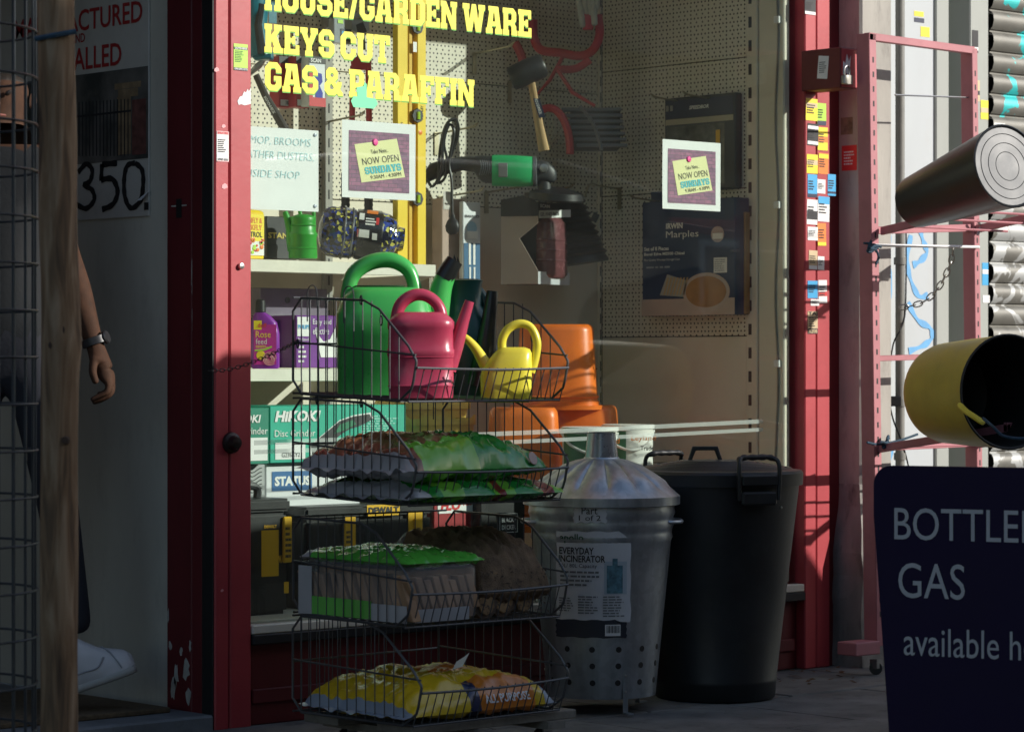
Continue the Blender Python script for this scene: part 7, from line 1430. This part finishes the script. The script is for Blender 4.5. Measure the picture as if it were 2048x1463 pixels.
def dig(pts, wpx, nm='digit'):
    Q = smoothpath([PX(x, y, XT - .001) for x, y in pts], 6); sc = 8.0 / FPX; vs = []
    for i, q in enumerate(Q):
        tg = (Q[min(i + 1, len(Q) - 1)] - Q[max(i - 1, 0)]).normalized(); nn = V((0, tg.z, -tg.y)) * (wpx * sc / 2 * (1 + .12 * math.sin(i * 1.7))); nn.y /= .8; vs += [q + nn, q - nn]
    MB().add(vs, [(2 * i, 2 * i + 1, 2 * i + 3, 2 * i + 2) for i in range(len(Q) - 1)]).build(nm, m_brush, sg)
dig([(156, 345), (172, 328), (184, 340), (180, 362), (168, 370), (184, 380), (188, 400), (172, 417), (152, 408)], 11)
dig([(234, 326), (204, 329)], 12); dig([(204, 328), (202, 362)], 11); dig([(202, 360), (224, 358), (235, 382), (226, 408), (204, 419)], 12)
dig([(270, 326), (254, 332), (248, 360), (250, 395), (262, 416), (280, 402), (286, 370), (284, 340), (270, 326)], 11); pr_(288, 405, 297, 420, m_brush, 'full_stop', .0015)
b = MB(); c = PX(301, 432, XT - .002); b.add([PX(272, 402, XT - .003), PX(283, 400, XT - .02), PX(299, 380, XT - .004)], [(0, 1, 2)]); b.build('peeling_corner', m_paper, sg)
# ================================================================== PERSON IN THE DOORWAY
DP = 7.86
SK = [  # name, pixel x, pixel y, depth offset, radius (m), parent
 ('pelvis', 8, 690, .0, .115, None), ('belly', 6, 590, .0, .125, 'pelvis'), ('chest', 4, 450, .0, .135, 'belly'), ('upchest', 4, 360, .0, .105, 'chest'), ('neck', 4, 290, .0, .052, 'upchest'), ('chin', 4, 245, -.02, .062, 'neck'), ('head', 4, 195, -.01, .083, 'chin'), ('crown', 4, 145, .0, .07, 'head'),
 ('shR', 92, 330, .0, .062, 'upchest'), ('uaR', 104, 410, .02, .050, 'shR'), ('elR', 126, 500, .03, .045, 'uaR'), ('faR', 156, 580, .02, .041, 'elR'), ('wrR', 189, 690, .0, .0255, 'faR'), ('plR', 202, 722, -.005, .029, 'wrR'), ('kn', 212, 748, -.005, .028, 'plR'),
 ('th1', 187, 722, -.035, .013, 'plR'), ('th2', 185, 745, -.045, .0115, 'th1'), ('th3', 193, 768, -.045, .0095, 'th2'),
 ('i1', 219, 768, -.03, .0115, 'kn'), ('i2', 214, 784, -.035, .0095, 'i1'), ('i3', 196, 793, -.035, .0085, 'i2'), ('i4', 181, 800, -.035, .007, 'i3'),
 ('m1', 224, 770, -.005, .0115, 'kn'), ('m2', 220, 789, -.01, .0095, 'm1'), ('m3', 200, 800, -.012, .0085, 'm2'), ('m4', 184, 805, -.012, .007, 'm3'),
 ('r1', 225, 766, .018, .011, 'kn'), ('r2', 223, 786, .015, .009, 'r1'), ('r3', 204, 797, .012, .008, 'r2'), ('r4', 190, 800, .012, .0068, 'r3'),
 ('p1', 222, 758, .04, .010, 'kn'), ('p2', 221, 776, .038, .008, 'p1'), ('p3', 206, 786, .036, .0072, 'p2'), ('p4', 194, 788, .036, .006, 'p3'),
 ('shL', -104, 330, .0, .062, 'upchest'), ('elL', -140, 500, .03, .043, 'shL'), ('wrL', -130, 650, -.02, .028, 'elL'), ('haL', -126, 720, -.03, .032, 'wrL'), ('fiL', -124, 775, -.03, .02, 'haL'),
 ('hipR', 70, 740, .0, .088, 'pelvis'), ('knR', 116, 1010, -.03, .060, 'hipR'), ('caR', 132, 1120, .0, .054, 'knR'), ('anR', 158, 1270, .0, .040, 'caR'),
 ('hipL', -54, 740, .0, .088, 'pelvis'), ('knL', -66, 1020, -.02, .060, 'hipL'), ('anL', -70, 1330, .02, .040, 'knL')]
ids = {s[0]: i for i, s in enumerate(SK)}; me = bpy.data.meshes.new('person_skin'); PW = [W(s[1], s[2], DP + s[3]) for s in SK]
org = V((PW[0].x, PW[0].y, .046)); me.from_pydata([tuple(p - org) for p in PW], [(ids[s[5]], i) for i, s in enumerate(SK) if s[5]], [])
ob = bpy.data.objects.new('person_skin', me); COL.objects.link(ob); sm = ob.modifiers.new('skin', 'SKIN'); sd = ob.modifiers.new('sub', 'SUBSURF'); sd.levels = 2; sd.render_levels = 2
for i, s in enumerate(SK): me.skin_vertices[0].data[i].radius = (s[4], s[4])
me.skin_vertices[0].data[0].use_root = True; sm.use_smooth_shade = True
dg = bpy.context.evaluated_depsgraph_get(); me2 = bpy.data.meshes.new_from_object(ob.evaluated_get(dg)); bpy.data.objects.remove(ob)
m_skin = M('skin', (.065, .032, .019), .78, spec=.2, var=.22, scale=40, bump=.15, bscale=220); m_shirt = M('dark_tshirt', (.008, .010, .012), .85, var=.2, bump=.2); m_trou = M('dark_trousers', (.018, .02, .028), .85, var=.2, bump=.2); m_hair = M('dark_hair', (.02, .014, .01), .6, var=.3, bump=.5)
me2.materials.clear()
for mt in (m_skin, m_shirt, m_trou, m_hair): me2.materials.append(mt)
for pg in me2.polygons:
    c = pg.center + org; v = (c - CAM); d_ = v.dot(FW); px = CX + v.dot(RT) / d_ * FPX; py = CY - v.z / d_ * FPX
    k = 0
    if py > 672 and not (px > 140 and py < 830) and not (px < -95 and py < 830): k = 2
    elif 318 < py <= 672 and -92 < px < 100: k = 1
    elif 295 < py < 462 and (px >= 98 or px <= -90): k = 1
    elif py < 318 and 295 < py: k = 1
    elif py < 165 or (py < 215 and d_ > DP + .02): k = 3
    pg.material_index = k
me2.shade_smooth(); me2.name = 'person'
pe = bpy.data.objects.new('person', me2); COL.objects.link(pe); pe.location = org; WO[pe.name] = org
tag(pe, 'person in dark clothes and a white trainer standing in the doorway, one arm hanging', 'person')
hd = W(4, 195, DP - .01)
for s_ in (-1, 1):
    ec = hd + RT * (.030 * s_) - FW * .072 + EZ * .006; MB().lathe([(.001, .006), (.008, .004), (.011, 0)], ec, 12, ax=-FW, sy=.6).build('eye', M('eye_dark', (.05, .04, .035), .2), pe, smooth=True); MB().lathe([(.004, .016), (.014, .012), (.018, 0)], hd + RT * (.078 * s_) - EZ * .01, 12, ax=RT * s_, sx=1.5).build('ear', m_skin, pe, smooth=True)
MB().loft([rring(hd - FW * (.078 + a) + EZ * z, RT, FW, w_, .012, 12, 2) for z, a, w_ in ((.012, .0, .006), (-.01, .012, .010), (-.026, .018, .014), (-.034, .008, .010))]).build('nose', m_skin, pe, smooth=True); MB().tube([hd - FW * .070 - EZ * .055 - RT * .022, hd - FW * .082 - EZ * .053, hd - FW * .070 - EZ * .055 + RT * .022], .004, 6).build('mouth', M('lips', (.26, .09, .07), .5), pe, smooth=True)
wv = (PW[ids['plR']] - PW[ids['faR']]).normalized(); wc = W(189, 682, DP); wx_ = wv.cross(FW).normalized()
MB().loft([[wc + wv * z + (wx_ * math.cos(a) * .034 + FW * math.sin(a) * .032) * k for a in [2 * math.pi * j / 24 for j in range(24)]] for z, k in ((-.011, 1.0), (-.010, 1.08), (.010, 1.06), (.011, .98))], cap0=False, cap1=False).build('watch_strap', m_blk, pe, smooth=True)
wside = -wx_ if (-wx_).dot(RT) > 0 else wx_
MB().lathe([(.001, .010), (.016, .010), (.019, .006), (.019, 0)], wc + wside * .030 - FW * .006, 20, ax=(wside - FW * .25).normalized()).build('watch_case', m_blk, pe, smooth=True)
# white trainer, toe raised against the wall
m_shoe = M('white_leather', (.55, .55, .56), .5, var=.06, scale=20, bump=.08); m_sole = M('rubber_sole', (.36, .36, .34), .6, var=.1); m_lace = M('shoe_lace', (.20, .20, .22), .8); m_ovl = M('shoe_panel', (.30, .31, .33), .5, var=.1)
def shoe(hx, hy, tx, ty, dh, dt, nm='shoe'):
    a = W(hx, hy, dh); c = W(tx, ty, dt); u = (c - a).normalized(); Ls = (c - a).length; sd_ = u.cross(EZ).normalized(); up_ = sd_.cross(u).normalized(); rg = []; rs2 = []
    for q, w_, h_ in ((0, .030, .06), (.03, .038, .10), (.15, .042, .15), (.32, .042, .15), (.45, .046, .118), (.62, .050, .084), (.8, .051, .066), (.93, .044, .052), (1.0, .024, .034)):
        o2 = a + u * (q * Ls); rg.append([o2 + sd_ * (w_ * math.copysign(abs(math.cos(x)) ** .8, math.cos(x))) + up_ * (.018 + max(0, math.sin(x)) * h_ * .92 + min(0, math.sin(x)) * .004) for x in [2 * math.pi * j / 20 for j in range(20)]])
        rs2.append([o2 + sd_ * ((w_ + .005) * math.copysign(abs(math.cos(x)) ** .5, math.cos(x))) + up_ * (.012 + .013 * math.copysign(abs(math.sin(x)) ** .5, math.sin(x))) for x in [2 * math.pi * j / 20 for j in range(20)]])
    sh_ = MB().loft(rg).build(nm, m_shoe, pe, smooth=True, ang=60); MB().loft(rs2).build('sole', m_sole, sh_, smooth=True, ang=50)
    for k in range(5):
        q = .36 + .065 * k; o2 = a + u * (q * Ls) + up_ * (.018 + (.128 - (q - .3) * .17) * .93); MB().tube([o2 - sd_ * .022 - up_ * .012, o2 + up_ * .004, o2 + sd_ * .022 - up_ * .012],   .0034, 6).build('lace', m_lace, sh_, smooth=True)
    for s2 in (-1, 1):       # stitched side panel and toe cap line
        MB().tube(smoothpath([a + u * (q * Ls) + sd_ * (s2 * (w3 + .001)) + up_ * z3 for q, w3, z3 in ((.08, .037, .045), (.3, .040, .05), (.5, .045, .05), (.62, .042, .072))], 4), .0028, 5).build('side_panel', m_ovl, sh_, smooth=True)
        MB().tube([a + u * (q * Ls) + sd_ * (s2 * w3) + up_ * z3 for q, w3, z3 in ((.66, .0, .094), (.72, .03, .080), (.78, .049, .045), (.8, .051, .028))], .0022, 5).build('toe_line', m_ovl, sh_, smooth=True)
    o2 = a + u * (.34 * Ls) + up_ * .16; MB().tube(smoothpath([o2, o2 + up_ * .02 + sd_ * .012, o2 + up_ * .045 + sd_ * .006], 4), .002, 5).build('lace', m_shoe, sh_, smooth=True)
shoe(128, 1392, 272, 1340, 7.80, 7.86); shoe(-75, 1405, -62, 1420, 7.95, 7.68)
